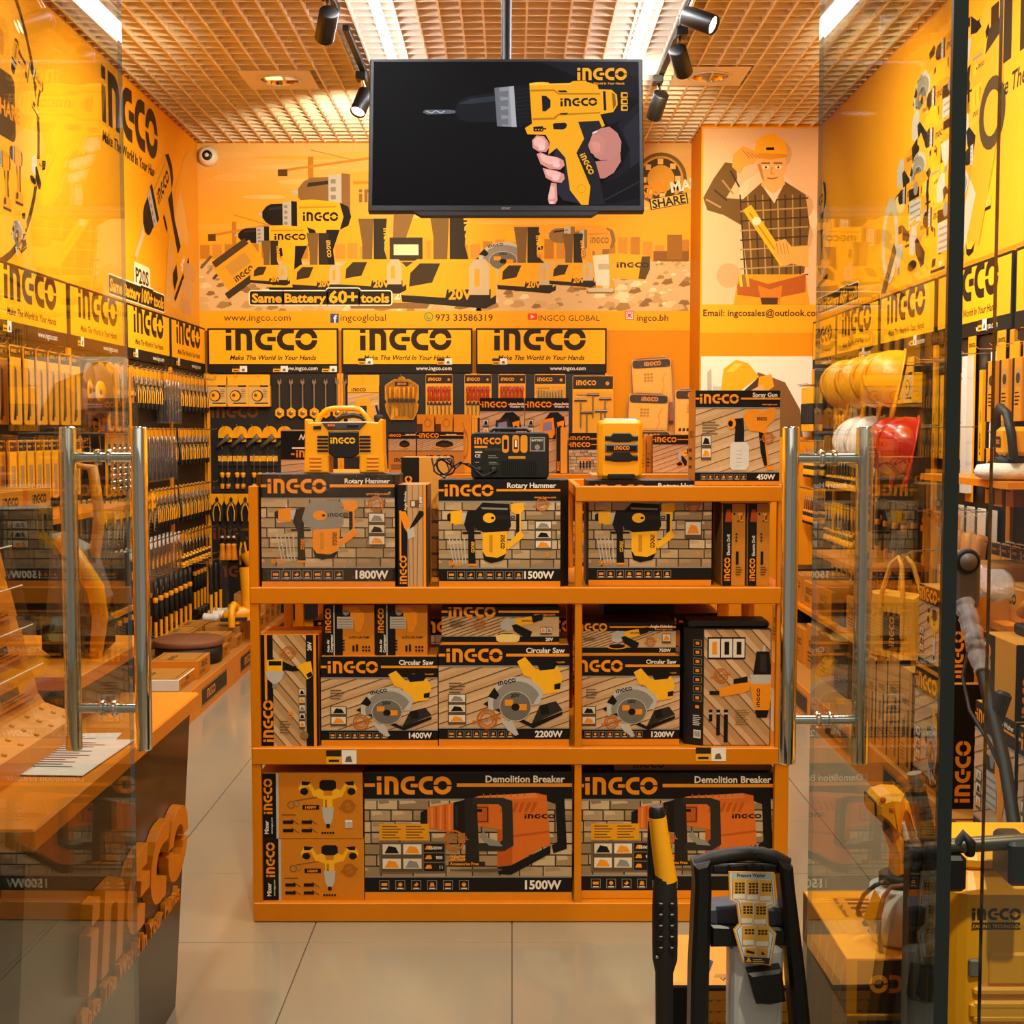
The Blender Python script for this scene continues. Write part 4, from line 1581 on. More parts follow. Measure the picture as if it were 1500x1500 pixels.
# ================================================================ CENTRAL SHELF
GY = 3.93
gs = thing('display_shelf', 'orange steel display shelf in the middle holding three tiers of tool cartons', 'shelf', T(0, GY, 0))
gx0, gx1, gm0, gm1 = -.792, .842, .190, .212
for x0, x1, zt in ((gx0, gx0+.028, 1.336), (gm0, gm1, 1.336), (gx1-.042, gx1, 1.336)):
    MB().rbox(x0, x1, 0, .03, .002, zt, 'orange_paint', .002).build('post', gs)
    MB().rbox(x0, x1, .59, .62, .002, zt, 'orange_paint', .002).build('post', gs)
    MB().rbox(x0+.002, x1-.002, .03, .59, zt-.035, zt, 'orange_paint', .002).build('side_rail', gs)
for z0, z1 in ((.002, .061), (.489, .541), (.980, 1.031)):
    MB().rbox(gx0+.001, gx1-.001, -.004, .028, z0, z1, 'orange_paint', .003).build('front_rail', gs)
    MB().rbox(gx0+.002, gx1-.002, .022, .60, z1-.022, z1-.002, 'orange_paint', .002).build('shelf_board', gs)
    MB().rbox(gx0+.001, gx1-.001, .594, .624, z0, z1, 'orange_paint', .003).build('rear_rail', gs)
MB().rbox(gm0, gx1, -.004, .028, 1.289, 1.336, 'orange_paint', .003).build('top_rail', gs)
MB().rbox(gm0, gx1, .594, .62, 1.289, 1.336, 'orange_paint', .003).build('top_rail', gs)
for px, py in ((478, 1119), (1019, 1115)):
    q = at(px, py, GY-.005)
    price_tag('price_tag', gs, front(q.x, -.0045, q.z), .092, .042)

Z1, Z2, Z3 = 1.0305, .5405, .0605

def carton(label, rect, Y, depth, zb=None, body='box_orange', pr=None, name='tool_carton', flare=(0, 0), top=None, side_l=None, side_r=None, group=None, rot=0, zt=None, fd=.04, cat='box'):
    """carton from the picture rectangle of its front face; pr is a function of width and height"""
    a = at(rect[0], rect[3], Y)
    b = at(rect[2], rect[1], Y)
    z0 = a.z if zb is None else zb
    return carton_at(label, a.x, b.x, z0, b.z if zt is None else zt, Y, depth, body, pr, name, flare, top, side_l, side_r, group, rot, fd, cat)

def carton_at(label, x0, x1, z0, z1, Y, depth, body='box_orange', pr=None, name='tool_carton', flare=(0, 0), top=None, side_l=None, side_r=None, group=None, rot=0, fd=.04, cat='box'):
    w_, h = x1-x0, z1-z0
    mb_ = MB()
    if flare[0] or flare[1]:
        poly = [(-w_/2, 0), (w_/2, 0), (w_/2+flare[1], fd), (w_/2+flare[1], depth), (-w_/2-flare[0], depth), (-w_/2-flare[0], fd)]
    else:
        poly = [(-w_/2, 0), (w_/2, 0), (w_/2, depth), (-w_/2, depth)]
    mb_.prism(poly, 0, h, body, None, .002)
    X = T((x0+x1)/2, Y, z0)
    if rot:
        X = X @ R(math.radians(rot))
    o = mb_.build(name, None, X)
    tag(o, label, cat, group)
    if pr:
        p = pr(w_, h) if callable(pr) else pr
        p.build('front_print', o, front(-w_/2, 0, 0))
    if top:
        M[top]
        MB().bx(-w_/2+.003, w_/2-.003, .003, depth-.003, h-.001, h+.0012, top).build('lid_flap', o)
        MB().bx(-w_/2+.003, w_/2-.003, depth*.5-.02, depth*.5+.02, h+.001, h+.0016, 'card').build('tape', o)
    if side_r:
        side_r(depth, h).build('side_print', o, face((w_/2+flare[1], 0, 0), (0, 1, 0), (0, 0, 1)))
    if side_l:
        side_l(depth, h).build('side_print', o, face((-w_/2-flare[0], depth, 0), (0, -1, 0), (0, 0, 1)))
    return o

GB = dict(n_ic=8)
# ---- top tier
def bp1800(w_, h):
    return box_print(w_, h, 'Rotary Hammer', '1800W', 'hammer2', 'brick', .205, .12, .05, (.10, .22, .78, .80), 7, .44, (.86, .74, .06), (.80, .36, .13, .30, 3, 1),
                     note=[('5PCS', .07, .21, .04, OR)], tw=.037)
c18 = carton('rotary hammer carton in torn clear wrap reading 1800W under the yellow inflator', (384, 695, 578, 862), GY+.012, .17, Z1, 'box_black', bp1800, flare=(.022, .012))
def bp1500(w_, h):
    return box_print(w_, h, 'Rotary Hammer', '1500W', 'hammer', 'brick', .195, .115, .055, (.07, .20, .76, .82), 8, .40, (.85, .77, .055), (.79, .35, .14, .27, 3, 1),
                     note=[('5PCS', .08, .20, .04, OR), ('3', .88, .285, .04, OR)], tw=.044)
carton('rotary hammer carton reading 1500W under the black battery charger', (643, 703, 821, 860), GY+.012, .17, Z1, 'box_black', bp1500, flare=(0, .026))
def bp1500b(w_, h):
    return box_print(w_, h, 'Rotary Hammer', '', 'hammer', 'brick', .195, .115, .055, (.05, .20, .76, .82), 8, .42, (.85, .77, .055), (.78, .45, .14, .17, 1, 1),
                     note=[('5PCS', .08, .20, .04, OR), ('3', .88, .285, .04, OR)], tw=.044)
carton('rotary hammer carton behind the raised rail, under the yellow site radio', (862, 704, 1043, 859), GY+.045, .17, Z1, 'box_black', bp1500b, flare=(.006, .012))
def bpgr(w_, h):
    p = PR(w_, h)
    p.rect(0, 0, w_, h, K_)
    p.rect(.33*w_, 0, .84*w_, h, 'C0986A')
    for i in range(3):
        p.line([(.4*w_+i*.12*w_, 0), (.3*w_+i*.2*w_, h)], .002, '8A6238')
    p.rect(.86*w_, 0, .95*w_, h, OR)
    p.rect(.06*w_, .26*h, .12*w_, .75*h, OR)
    p.push(.30*w_, .03*h, 1, 1, 90)
    p.logo(0, 0, .235*w_, OR)
    p.pop()
    p.push(.05*w_, .38*h, w_*.85, .40*h, 0)
    p.poly([(0, .90), (.26, .90), (.55, .40), (.35, .36), (.2, .5), (0, .86)], OR)
    p.poly([(.30, .50), (.58, .52), (.62, .28), (.35, .22)], LG)
    p.poly([(.40, .46), (.62, .56), (.98, .82), (.96, .90), (.80, .92), (.5, .60)], K_)
    p.pop()
    p.rect(.42*w_, .78*h, .8*w_, .85*h, '6A4A2A')
    p.rect(.46*w_, .79*h, .58*w_, .84*h, 'D8CAB0')
    p.push(.83*w_, .78*h, 1, 1, 90)
    p.text('710W', 0, -.0, .10*w_, W_, bold=.03)
    p.pop()
    p.push(.30*w_, .75*h, 1, 1, 90)
    p.text('Angle Grinder', 0, 0, .08*w_, W_)
    p.pop()
    return p
carton('slim upright angle grinder carton reading 710W between two rotary hammer cartons', (583, 710, 626, 862), GY+.012, .18, Z1, 'card', bpgr)
def bpdr(w_, h):
    p = PR(w_, h)
    p.rect(0, 0, w_, h, 'C27E22')
    p.rect(.02*w_, 0, .42*w_, h, K_)
    p.push(.36*w_, .06*h, 1, 1, 90)
    p.logo(0, 0, .25*w_, OR)
    p.text('Electric Drill', LOGO_W*.25*w_+.03*h, .02*w_, .13*w_, W_)
    p.pop()
    p.push(.12*w_, .78*h, .32*w_, .15*h)
    p.poly([(0, 0), (1, 0), (.9, .7), (.7, 1), (.2, 1), (.1, .6)], 'B8480C')
    p.pop()
    p.push(.45*w_, .78*h, .5*w_, .12*h)
    d_drill(p, OR, K_, False)
    p.pop()
    p.rect(.60*w_, .26*h, .72*w_, .42*h, K_)
    for i in range(3):
        p.circ(.62*w_, .55*h+i*.04*h, .05*w_, '4A3010', 8)
    p.small(.6*w_, .22*h, .28*w_, 4, .03*h, '5A3C14')
    return p
for i, (a, b) in enumerate(((1057, 1092), (1094, 1128))):
    carton(('slim upright electric drill carton beside the rotary hammer carton behind the rail', 'slim upright electric drill carton against the end post of the display shelf')[i], (a, 738, b, 858), GY+.045, .18, Z1, 'card', bpdr, group='upright electric drill cartons')
def bpdt(w_, h):
    p = PR(w_, h)
    p.rect(0, 0, w_, h, 'B87620')
    p.rect(0, .5*h, w_, h, K_)
    p.logo(.18*w_, .55*h, .36*h, OR)
    p.text('Electric Drill', .62*w_, .6*h, .2*h, W_)
    return p
carton('electric drill carton lying across the two slim upright cartons', (1056, 704, 1130, 737), GY+.05, .17, at(0, 738, GY+.045).z+.001, 'card', bpdt)

# ---- middle tier
def bpiw(w_, h):
    p = PR(w_, h)
    p.rect(0, 0, w_, h, K_)
    bg_wood(p, .26*w_, 0, .80*w_, h, -1.2, 6, 'B48C5C')
    p.rect(.125*w_, .42*h, .165*w_, h, OR)
    p.rect(.80*w_, 0, .90*w_, h, K_)
    p.rect(.92*w_, 0, .965*w_, h, OR)
    p.push(.26*w_, .04*h, 1, 1, 90)
    p.logo(0, 0, .17*w_, OR)
    p.pop()
    p.push(.08*w_, .47*h, .80*w_, .33*h)
    d_wrench(p, Y_)
    p.pop()
    seal(p, .52*w_, .84*h, .11*w_)
    p.push(.89*w_, .86*h, 1, 1, 90)
    p.text('20V', 0, 0, .065*w_, W_, bold=.03)
    p.pop()
    thumbs(p, .68*w_, .16*h, .10*w_, .36*h, 5, 1)
    p.push(.57*w_, .26*h, 1, 1, 90)
    p.text('UL', 0, 0, .07*w_, OR, bold=.04)
    p.pop()
    p.small(.36*w_, .22*h, .18*w_, 5, .025*h, '7A5A34')
    p.circ(.76*w_, .10*h, .07*w_, '8A6A3C')
    return p
carton('upright cordless impact wrench carton at the end of the middle tier', (378, 930, 466, 1095), GY+.02, .17, Z2, 'box_orange', bpiw, top='box_orange')
def bpac(w_, h):
    p = side_print(w_, h, '', 'CE7E16', logo_h=.115*w_)
    p.lz += 1
    p.rect(0, 0, .20*w_, h, K_)
    p.push(.155*w_, .45*h, 1, 1, 90)
    p.logo(0, 0, .118*w_, OR)
    p.pop()
    p.push(.115*w_, .06*h, 1, 1, 90)
    p.text('Auto Air', 0, 0, .05*w_, W_, bold=.03)
    p.text('Compressor', 0, -.07*w_, .05*w_, W_, bold=.03)
    p.pop()
    p.rect(.20*w_, 0, .225*w_, h, LG)
    p.push(.26*w_, .40*h, .62*w_, .56*h)
    d_pump(p)
    p.pop()
    p.text('AUTO AIR PUMP', .50*w_, .34*h, .04*w_, K_)
    for i in range(4):
        p.small(.26*w_, .28*h-i*.06*h, .2*w_, 1, .04*h, K_, .03*h)
    p.rect(.57*w_, .08*h, .61*w_, .2*h, K_)
    p.rect(.64*w_, .08*h, .68*w_, .22*h, K_)
    for i in range(6):
        p.circ(.78*w_+(i % 3)*.06*w_, .10*h+(i//3)*.07*h, .022*w_, K_, 8)
    return p
zc14 = at(0, 962, GY+.02).z
for i, (a, b) in enumerate(((474, 548), (551, 626))):
    carton(('orange air compressor carton standing over the cordless impact wrench side', 'orange air compressor carton standing beside the gap near the polisher carton')[i], (a, 886, b, 961), GY+.035, .17, zc14+.0015, 'box_orange', bpac, group='air compressor cartons')
def saw_box(watt, lw=.43, sl=(.34, .13, .07), th=(.08, .23, .14, .22, 2, 1), bx_=(.30, .15, .96, .86), hd=.23, lx=.06):
    return lambda w_, h: box_print(w_, h, 'Circular Saw', watt, 'saw', 'wood', hd, .105, .07, bx_, 8, lw, (sl[0], sl[1]+.14, sl[2]), th, tw=.041, listing=(.08, .62, .12, 4), logo_x=lx)
carton('circular saw carton reading 1400W under the two air compressor cartons', (471, 962, 641, 1096), GY+.02, .24, Z2, 'box_black', saw_box('1400W'), top='box_orange')
carton('large circular saw carton reading 2200W beneath the polisher carton', (643, 945, 834, 1096), GY+.02, .26, Z2, 'box_black', saw_box('2200W', .43, (.37, .13, .08), (.07, .22, .14, .30, 3, 1), (.34, .15, .96, .9), .20), top='box_orange')
zb = at(0, 945, GY+.02).z+.002
def bppo(w_, h):
    return box_print(w_, h, '', '20V', 'polisher', 'wood', .26, .15, .05, (.46, .06, .86, .86), 0, .40, (.32, .54, .05), (.84, .26, .10, .2, 1, 2), tw=.03, listing=(.07, .62, .14, 6), logo_x=.06)
carton('low cordless polisher carton lying on the 2200W circular saw carton', (647, 889, 819, 945), GY+.03, .22, zb, 'box_black', bppo)
carton('circular saw carton reading 1200W beneath the angle grinder carton', (846, 961, 996, 1096), GY+.035, .24, Z2, 'box_black', saw_box('1200W', .48, (.33, .12, .07), (.04, .22, .14, .22, 2, 1), (.24, .14, .97, .88), .22, -.04), top='box_orange')
zb = at(0, 961, GY+.035).z+.002
def bpag(w_, h):
    return box_print(w_, h, 'Angle Grinder', '750W', 'grinder', 'wood', .24, .17, .07, (.30, .10, .72, .94), 0, .34, (.74, .42, .05), (.86, .38, .09, .3, 1, 1), tw=.028, listing=(.06, .55, .14, 4), logo_x=-.04, title_y=.45)
carton('low angle grinder carton reading 750W on the 1200W circular saw carton', (846, 913, 990, 959), GY+.04, .2, zb, 'box_black', bpag)
def bpmx(w_, h):
    p = PR(w_, h)
    bg_wood(p, 0, 0, w_, h, -1.1, 6, 'B88E60')
    p.frame(0, 0, w_, h, .004, K_)
    p.rect(.06*w_, .74*h, .62*w_, .93*h, K_)
    for i in range(3):
        x = .08*w_+i*.18*w_
        p.rect(x, .755*h, x+.165*w_, .915*h, 'E0D6C4')
        p.rect(x+.05*w_, .78*h, x+.12*w_, .89*h, [OR, K_, K_][i])
    seal(p, .26*w_, .60*h, .11*w_)
    p.push(.16*w_, .20*h, .80*w_, .66*h)
    p.poly([(.90, 1.0), (.94, 1.0), (.95, .92), (.89, .92)], LG)
    p.poly([(.78, .92), (1.02, .92), (1.05, .62), (.72, .62)], K_)
    p.poly([(.84, .88), (.96, .88), (.97, .66), (.84, .66)], DK)
    p.poly([(.66, .62), (1.08, .62), (1.05, .50), (.70, .50)], LG)
    p.poly([(.66, .50), (1.08, .50), (1.02, .14), (.76, .14)], OR)
    p.poly([(.76, .16), (1.02, .16), (.98, .06), (.80, .06)], K_)
    p.poly([(.08, .44), (.66, .54), (.66, .42), (.52, .38), (.12, .33)], OR)
    p.poly([(.36, .56), (.62, .60), (.62, .52), (.36, .50)], K_)
    p.rect(-.08, .36, .10, .41, K_)
    p.push(.85, .20, 1, 1, 90)
    p.logo(0, 0, .06, K_)
    p.pop()
    p.pop()
    for i, hh in enumerate((.10, .22, .28)):
        p.rect((.09+i*.11)*w_, (.31-hh)*h, (.14+i*.115)*w_, .31*h, K_)
        p.rect((.09+i*.11)*w_, .27*h, (.14+i*.115)*w_, .285*h, LG)
    p.small(.48*w_, .30*h, .2*w_, 7, .02*h, '8A683C')
    return p
mc = carton('moulded black tool case with a wood-print mixer sleeve beside the end post', (1029, 921, 1130, 1090), GY+.03, .13, Z2, 'box_black', bpmx, flare=(.055, .0), fd=.03)
w_ = at(1130, 0, GY+.03).x-at(1029, 0, GY+.03).x
h = at(0, 921, GY+.03).z-Z2
p = PR(.0627, h)
p.rect(0, 0, .0627, h, K_)
p.rect(0, .04*h, .024, .93*h, 'E08A14')
for i in range(8):
    p.frame(.030, .30*h+i*.078*h, .056, .355*h+i*.078*h, .0015, G_)
    p.rect(.037, .315*h+i*.078*h, .049, .34*h+i*.078*h, OR)
p.small(.03, .25*h, .026, 6, .016*h, W_)
p.rect(.032, .06*h, .056, .13*h, W_)
for i in range(7):
    p.rect(.034+i*.003, .07*h, .0355+i*.003, .12*h, K_)
dx = Vector((.055, -.03, 0)).normalized()
p.build('bevel_print', mc, face((-w_/2-.055, .03, 0), dx, (0, 0, 1)))
MB().rbox(-w_/2-.05, w_/2+.0, .012, .125, h, h+.022, 'box_black', .01).build('case_lid', mc)
# dark cartons at the rear of the middle tier
def bpdk(w_, h):
    p = PR(w_, h)
    p.rect(0, 0, w_, h, '2E2418')
    p.push(w_/2, h*.7, 1, 1, 180)
    p.text('1400W', 0, 0, .14*h, '8A7860', 'c')
    p.pop()
    p.rect(0, .2*h, w_, .4*h, '5A4428')
    return p
carton_at('dark carton printed upside down 1400W at the rear of the middle tier', .30, .53, Z2, .94, GY+.32, .22, 'box_black', bpdk)
def bpbr(w_, h):
    p = PR(w_, h)
    p.rect(0, 0, w_, h, '7A4C18')
    for i in range(4):
        p.rect(0, h*(.08+.24*i), w_, h*(.12+.24*i), '3A2410')
    return p
carton_at('brown carton at the rear of the middle tier behind the air compressors', -.52, -.30, Z2, .96, GY+.34, .2, 'card', bpbr)

# ---- bottom tier
def bpmi(bar):
    def f(w_, h):
        p = PR(w_, h)
        p.rect(0, 0, w_, h, 'D07E14')
        p.rect(0, 0, .165*w_, h, K_)
        p.rect(.165*w_, 0, .19*w_, h, LG)
        p.push(.13*w_, .38*h, 1, 1, 90)
        p.logo(0, 0, .085*w_, OR)
        p.pop()
        p.push(.09*w_, .07*h, 1, 1, 90)
        p.text('Mixer', 0, 0, .04*w_, W_, bold=.03)
        p.text('www.ingco.com', 0, -.04*w_, .018*w_, W_)
        p.pop()
        p.push(.38*w_, .10*h, .57*w_, .80*h)
        d_mixer(p)
        p.pop()
        x, y = .34*w_, .52*h
        p.ring(x-.03*w_, y, .028*w_, .036*w_, '6A5A44')
        p.ring(x+.02*w_, y+.02*h, .024*w_, .032*w_, '8A7A60')
        p.line([(x, y+.06*h), (x+.22*w_, y+.12*h)], .006*w_, '5A4C38')
        p.rect(.42*w_, .45*h, .58*w_, .52*h, K_)
        p.text('1400W', .50*w_, .462*h, .042*h, OR, 'c', .04)
        for i in range(4):
            cx, cy = (.23+.18*(i % 2))*w_, (.10+.13*(i//2))*h
            p.rect(cx, cy, cx+.10*w_, cy+.05*h, K_)
            p.line([(cx+.08*w_, cy+.07*h), (cx+.15*w_, cy-.01*h)], .005*w_, K_)
        p.small(.22*w_, .36*h, .17*w_, 1, .03*h, '4A300C')
        for i in range(5):
            p.circ((.61+.026*i)*w_, .09*h, .011*w_, K_, 8)
        seal(p, .86*w_, .50*h, .065*w_, 'A86410')
        if bar:
            p.rect(.83*w_, .17*h, .90*w_, .29*h, W_)
            for i in range(8):
                p.rect((.836+i*.008)*w_, .18*h, (.839+i*.008)*w_, .26*h, K_)
        return p
    return f
ob = carton('lower of two orange mixer cartons in the bottom tier', (384, 1229, 533, 1323), GY+.02, .30, Z3, 'box_orange', bpmi(False), group='mixer cartons')
zb = at(0, 1229, GY+.02).z+.0015
carton('upper of two orange mixer cartons in the bottom tier, with a barcode', (380, 1133, 531, 1228), GY+.02, .30, zb, 'box_orange', bpmi(True), top='card', group='mixer cartons')
def bpbk(wt, lx, tx):
    def f(w_, h):
        p = box_print(w_, h, tx, wt, 'breaker', 'brick', .205, .115, .065, (.27, .22, .93, .84), 0, .36, (.43, .47, .052), None, sub=False, logo_x=lx, tw=.034, title_y=.62)
        p.rect(.07*w_, .47*h, .31*w_, .60*h, 'E0960E')
        p.small(.085*w_, .575*h, .09*w_, 5, .022*h, '6A4408')
        p.small(.20*w_, .575*h, .09*w_, 5, .022*h, '6A4408')
        p.rect(.07*w_, .215*h, .39*w_, .46*h, '6A5844')
        thumbs(p, .08*w_, .225*h, .20*w_, .225*h, 2, 2)
        for i in range(3):
            yy = .23*h+i*.075*h
            p.rect(.285*w_, yy, .385*w_, yy+.065*h, '14110C')
            p.poly([(.29*w_, yy+.02*h), (.30*w_, yy+.05*h), (.32*w_, yy+.05*h), (.325*w_, yy+.02*h)], OR)
            p.text(('11', '', '1500W')[i] or '900', .375*w_, yy+.02*h, .025*h, W_, 'r')
        s_, g_ = .075*h, .077*w_
        icons(p, .07*w_, .085*h, s_, 6, g_)
        p.text('2PCS', .41*w_, .315*h, .04*h, OR, bold=.04)
        p.rect(.405*w_, .275*h, .58*w_, .305*h, '2A2014')
        p.text('Accessories Free', .41*w_, .278*h, .023*h, OR, bold=.03)
        p.poly([(.41*w_, .235*h), (.60*w_, .225*h), (.66*w_, .235*h), (.66*w_, .25*h), (.60*w_, .25*h), (.41*w_, .245*h)], '5A4C38')
        return p
    return f
carton('demolition breaker carton reading 1500W beside the orange mixer cartons', (535, 1131, 838, 1319), GY+.02, .28, Z3, 'box_black', bpbk('1500W', .06, 'Demolition Breaker'))
carton('demolition breaker carton behind the black handle of the pressure washer', (845, 1132, 1140, 1320), GY+.036, .28, Z3, 'box_black', bpbk('1500W', .04, 'Demolition Breaker'))
def bpin(w_, h):
    p = PR(w_, h)
    p.rect(0, 0, w_, h, '7A4C18')
    p.logo(.12*w_, .2*h, .6*h, K_)
    return p
carton('flat brown carton lying on the demolition breaker carton under the shelf', (900, 1110, 1130, 1129), GY+.05, .2, at(0, 1131, GY+.036).z+.002, 'card', bpin)

# ---- wrinkled clear wrap on the first carton
q = at(384, 862, GY)
x0, x1 = at(384, 0, GY).x, at(578, 0, GY).x
zt = at(0, 695, GY).z
fm = MB()
nx, nz = 14, 12
rr = random.Random(4)
v = [(x0-.002+(x1-x0+.004)*i/nx, GY+.0075-rr.random()*.006, Z1+.002+(zt-Z1-.001)*j/nz) for j in range(nz+1) for i in range(nx+1)]
fm.add([(x_-(x0+x1)/2, y_-GY-.012, z_-Z1) for x_, y_, z_ in v], [(j*(nx+1)+i, j*(nx+1)+i+1, (j+1)*(nx+1)+i+1, (j+1)*(nx+1)+i) for j in range(nz) for i in range(nx)], 'film', None, True)
fm.build('shrink_wrap', c18)

# ================================================================ ON TOP OF THE SHELF
ztop = at(0, 695, GY+.012).z
# yellow inflator
inf = thing('tyre_inflator', 'yellow cordless inflator with a carry handle on the wrapped 1800W carton', 'tool', T(at(506, 692, GY+.07).x, GY+.04, ztop+.003))
u = .000572
def iv(pts):
    return [((a-860)*u, (605-b_)*u) for a, b_ in pts]
XZ = Matrix(((1, 0, 0, 0), (0, 0, 1, 0), (0, 1, 0, 0), (0, 0, 0, 1)))   # a drawing in x,z pushed back along y
def fprism(m_, pts, y0, y1, mt, ch=0.0, parent=None, name=None):
    k = MB().prism(pts, y0, y1, mt, XZ, ch)
    return k.build(name, parent)
fprism(0, iv([(653, 320), (668, 318), (680, 337), (705, 335), (985, 332), (1040, 336), (1052, 318), (1066, 320), (1068, 500), (1075, 605), (940, 605), (940, 520), (780, 520), (780, 605), (643, 605), (652, 500)]), 0, .10, 'yellow', .004, inf, 'body')
fprism(0, iv([(780, 385), (940, 385), (940, 500), (905, 525), (815, 525), (780, 500)]), -.008, .01, 'black', .003, inf, 'front_panel')
fprism(0, iv([(745, 338), (980, 336), (945, 374), (775, 374)]), -.005, .01, 'blue_grey', .002, inf, 'control_panel')
p = PR(.13, .04)
p.logo(.012, .010, .0185, W_ if False else Y_)
p.build('logo_print', inf, front(-.052, -.008, (605-445)*u-.012))
for sx in (-1, 1):
    for i in range(5):
        MB().rbox(-.0165, .0165, -.004, .004, -.003, .003, 'black', .001).build('vent_slot', inf, T(sx*.064+.0, 0, .068+i*.0105))
for i in range(3):
    MB().lathe([(.001, 0), (.004, 0), (.004, .003), (.001, .003)], 'orange', T(-.045+.008*i, -.004, (605-354)*u) @ R(PI/2, 'X'), 10).build('button', inf)
MB().rbox(.01, .045, -.008, -.004, (605-362)*u, (605-346)*u, 'black', .001).build('display', inf)
k = MB()
k.tube([((a-860)*u, .05, (605-b_)*u) for a, b_ in ((705, 335), (725, 300), (765, 268), (800, 262), (900, 262), (935, 268), (965, 300), (985, 332))], .0085, 'yellow', 10)
k.build('carry_handle', inf)
MB().tube([((a-860)*u, .05, (605-b_)*u) for a, b_ in ((810, 325), (840, 306), (905, 298), (945, 308), (965, 328))], .008, 'black', 8).build('dark_hump', inf)
MB().tube([(.10, .05, .165), (.098, .05, .185), (.093, .052, .205)], .004, 'rubber', 8).lathe([(.001, 0), (.012, 0), (.014, .006), (.014, .02), (.001, .024)], 'rubber', T(.10, .05, .155), 12).build('hose_end', inf)
for sx in (-1, 1):
    for i in range(4):
        MB().rbox(sx*.087-.018, sx*.087+.018, -.004, .003, .008+i*.012, .014+i*.012, 'deep_yellow', .001).build('leg_rib', inf)
fprism(0, iv([(700, 356), (740, 354), (740, 372), (700, 374)]), -.004, .005, 'black', .001, inf, 'badge')

# black battery charger
zt2 = at(0, 703, GY+.012).z
chg = thing('battery_charger', 'black battery charger with yellow switch panels on the 1500W rotary hammer carton', 'charger', T(at(747, 700, GY+.05).x, GY+.045, zt2+.003))
cw, chh = .236, .140
k = MB()
k.prism(rrect(-cw/2, 0, cw/2, chh, .012), 0, .15, 'black', XZ, .004)
k.build('case', chg)
MB().tube([(-.062, .07, chh), (-.05, .07, chh+.010), (.05, .07, chh+.010), (.062, .07, chh)], .006, 'black', 8).build('carry_handle', chg)
p = PR(cw, chh)
p.logo(.010, .104, .020, OR)
p.small(.010, .093, .05, 1, .01, OR, .006)
for i, x in enumerate((.094, .125, .150)):
    p.poly(rrect(x, .078, x+.021, .132, .009), 'E0901C')
p.rect(.099, .089, .110, .118, K_)
p.rect(.130, .089, .141, .118, K_)
p.rect(.1325, .095, .1385, .116, 'F4EEE0')
p.rect(.178, .082, .224, .126, '8E867C')
p.rect(.182, .086, .220, .122, '3A3630')
p.text('BATTERY', .201, .113, .006, W_, 'c')
p.circ(.201, .095, .008, '8E867C')
p.rect(.113, .060, .165, .068, 'C88A20')
p.rect(.012, .078, .034, .0815, W_)
p.text('CE', .012, .064, .010, W_, bold=.02)
for i in range(3):
    p.rect(.012+i*.027, .083, .036+i*.027, .093, '3A342C')
p.small(.052, .068, .03, 2, .006, '8E867C')
p.small(.012, .048, .016, 1, .006, '8E867C')
p.small(.054, .048, .03, 2, .005, '8E867C')
for i in range(18):
    p.rect(.092+i*.006, .010, .0945+i*.006, .054, '070605')
p.build('front_print', chg, front(-cw/2, 0, 0))
for x in (.024, .069):
    MB().lathe([(.001, .008), (.006, .008), (.010, .004), (.011, 0)], 'rubber', T(-cw/2+x, 0, .026) @ R(PI/2, 'X'), 14).build('socket', chg)
rr = random.Random(8)
cb = MB()
pts = []
for i in range(34):
    a = i*.62
    pts.append((-.205+.030*math.cos(a)*(1+.3*math.sin(i*.21))+.012*math.sin(i*.5), .055+.03*math.sin(i*.35), .035+.026*math.sin(a)))
pts += [(-.165, .04, .03), (-.15, .03, .045), (-.125, .01, .045), (-.105, -.005, .03), (-.094, -.004, .026)]
cb.tube(pts, .0028, 'rubber', 6)
cb.tube([(-.24, .05, .06), (-.23, .03, .02), (-.20, .03, .0), (-.18, .035, .03), (-.15, .03, .05), (-.12, .012, .035), (-.08, -.03, .008), (-.055, -.012, .018), (-.049, -.004, .026)], .0028, 'rubber', 6)
cb.build('cable', chg)

# yellow site radio
rd = thing('site_radio', 'upright yellow site radio with black grilles standing on the raised rail end', 'radio', T(at(909, 700, GY+.07).x, GY+.065, at(0, 704, GY+.045).z+.003))
k = MB()
k.prism(rrect(-.067, 0, .067, .182, .016), 0, .11, 'yellow', XZ, .012)
k.build('body', rd)
def rv(pts):
    return [((a-778.5)*.000725, (495-b_)*.000725) for a, b_ in pts]
for yy in (0, 83):
    fprism(0, rv([(712, 312+yy), (735, 312+yy), (748, 300+yy), (815, 300+yy), (828, 312+yy), (850, 312+yy), (850, 332+yy), (828, 332+yy), (815, 337+yy), (748, 337+yy), (735, 332+yy), (712, 332+yy)]), -.007, .006, 'black', .003, rd, 'grille')
fprism(0, rv([(712, 345), (850, 345), (850, 378), (712, 378)]), -.009, .005, 'grey', .003, rd, 'name_plate')
p = PR(.094, .018)
p.rect(.001, .001, .093, .017, K_)
p.logo(.024, .0045, .0115, OR)
p.build('logo_print', rd, front(-.045, -.009, .0855))
fprism(0, rv([(727, 472), (835, 472), (840, 481), (835, 490), (727, 490), (722, 481)]), -.003, .006, 'black', .001, rd, 'vent_slot')
MB().rbox(-.055, .052, .012, .07, .178, .185, 'steel', .004).build('top_plate', rd)
MB().bx(.030, .048, .015, .03, .184, .187, 'black').build('button', rd)

# spray gun carton
def bpsg(w_, h):
    p = box_print(w_, h, 'Spray Gun', '450W', 'spray', 'wood', .175, .09, .045, (.38, .15, .96, .82), 7, .46, (.86, .5, .07), (.07, .27, .12, .26, 2, 1), tw=.05, listing=(.08, .66, .2, 5), sub=True)
    return p
carton('tall spray gun carton reading 450W at the end of the display shelf', (1018, 572, 1143, 697), GY+.03, .15, 1.337, 'card', bpsg, side_l=lambda a, b: plain_side(a, b))
MB
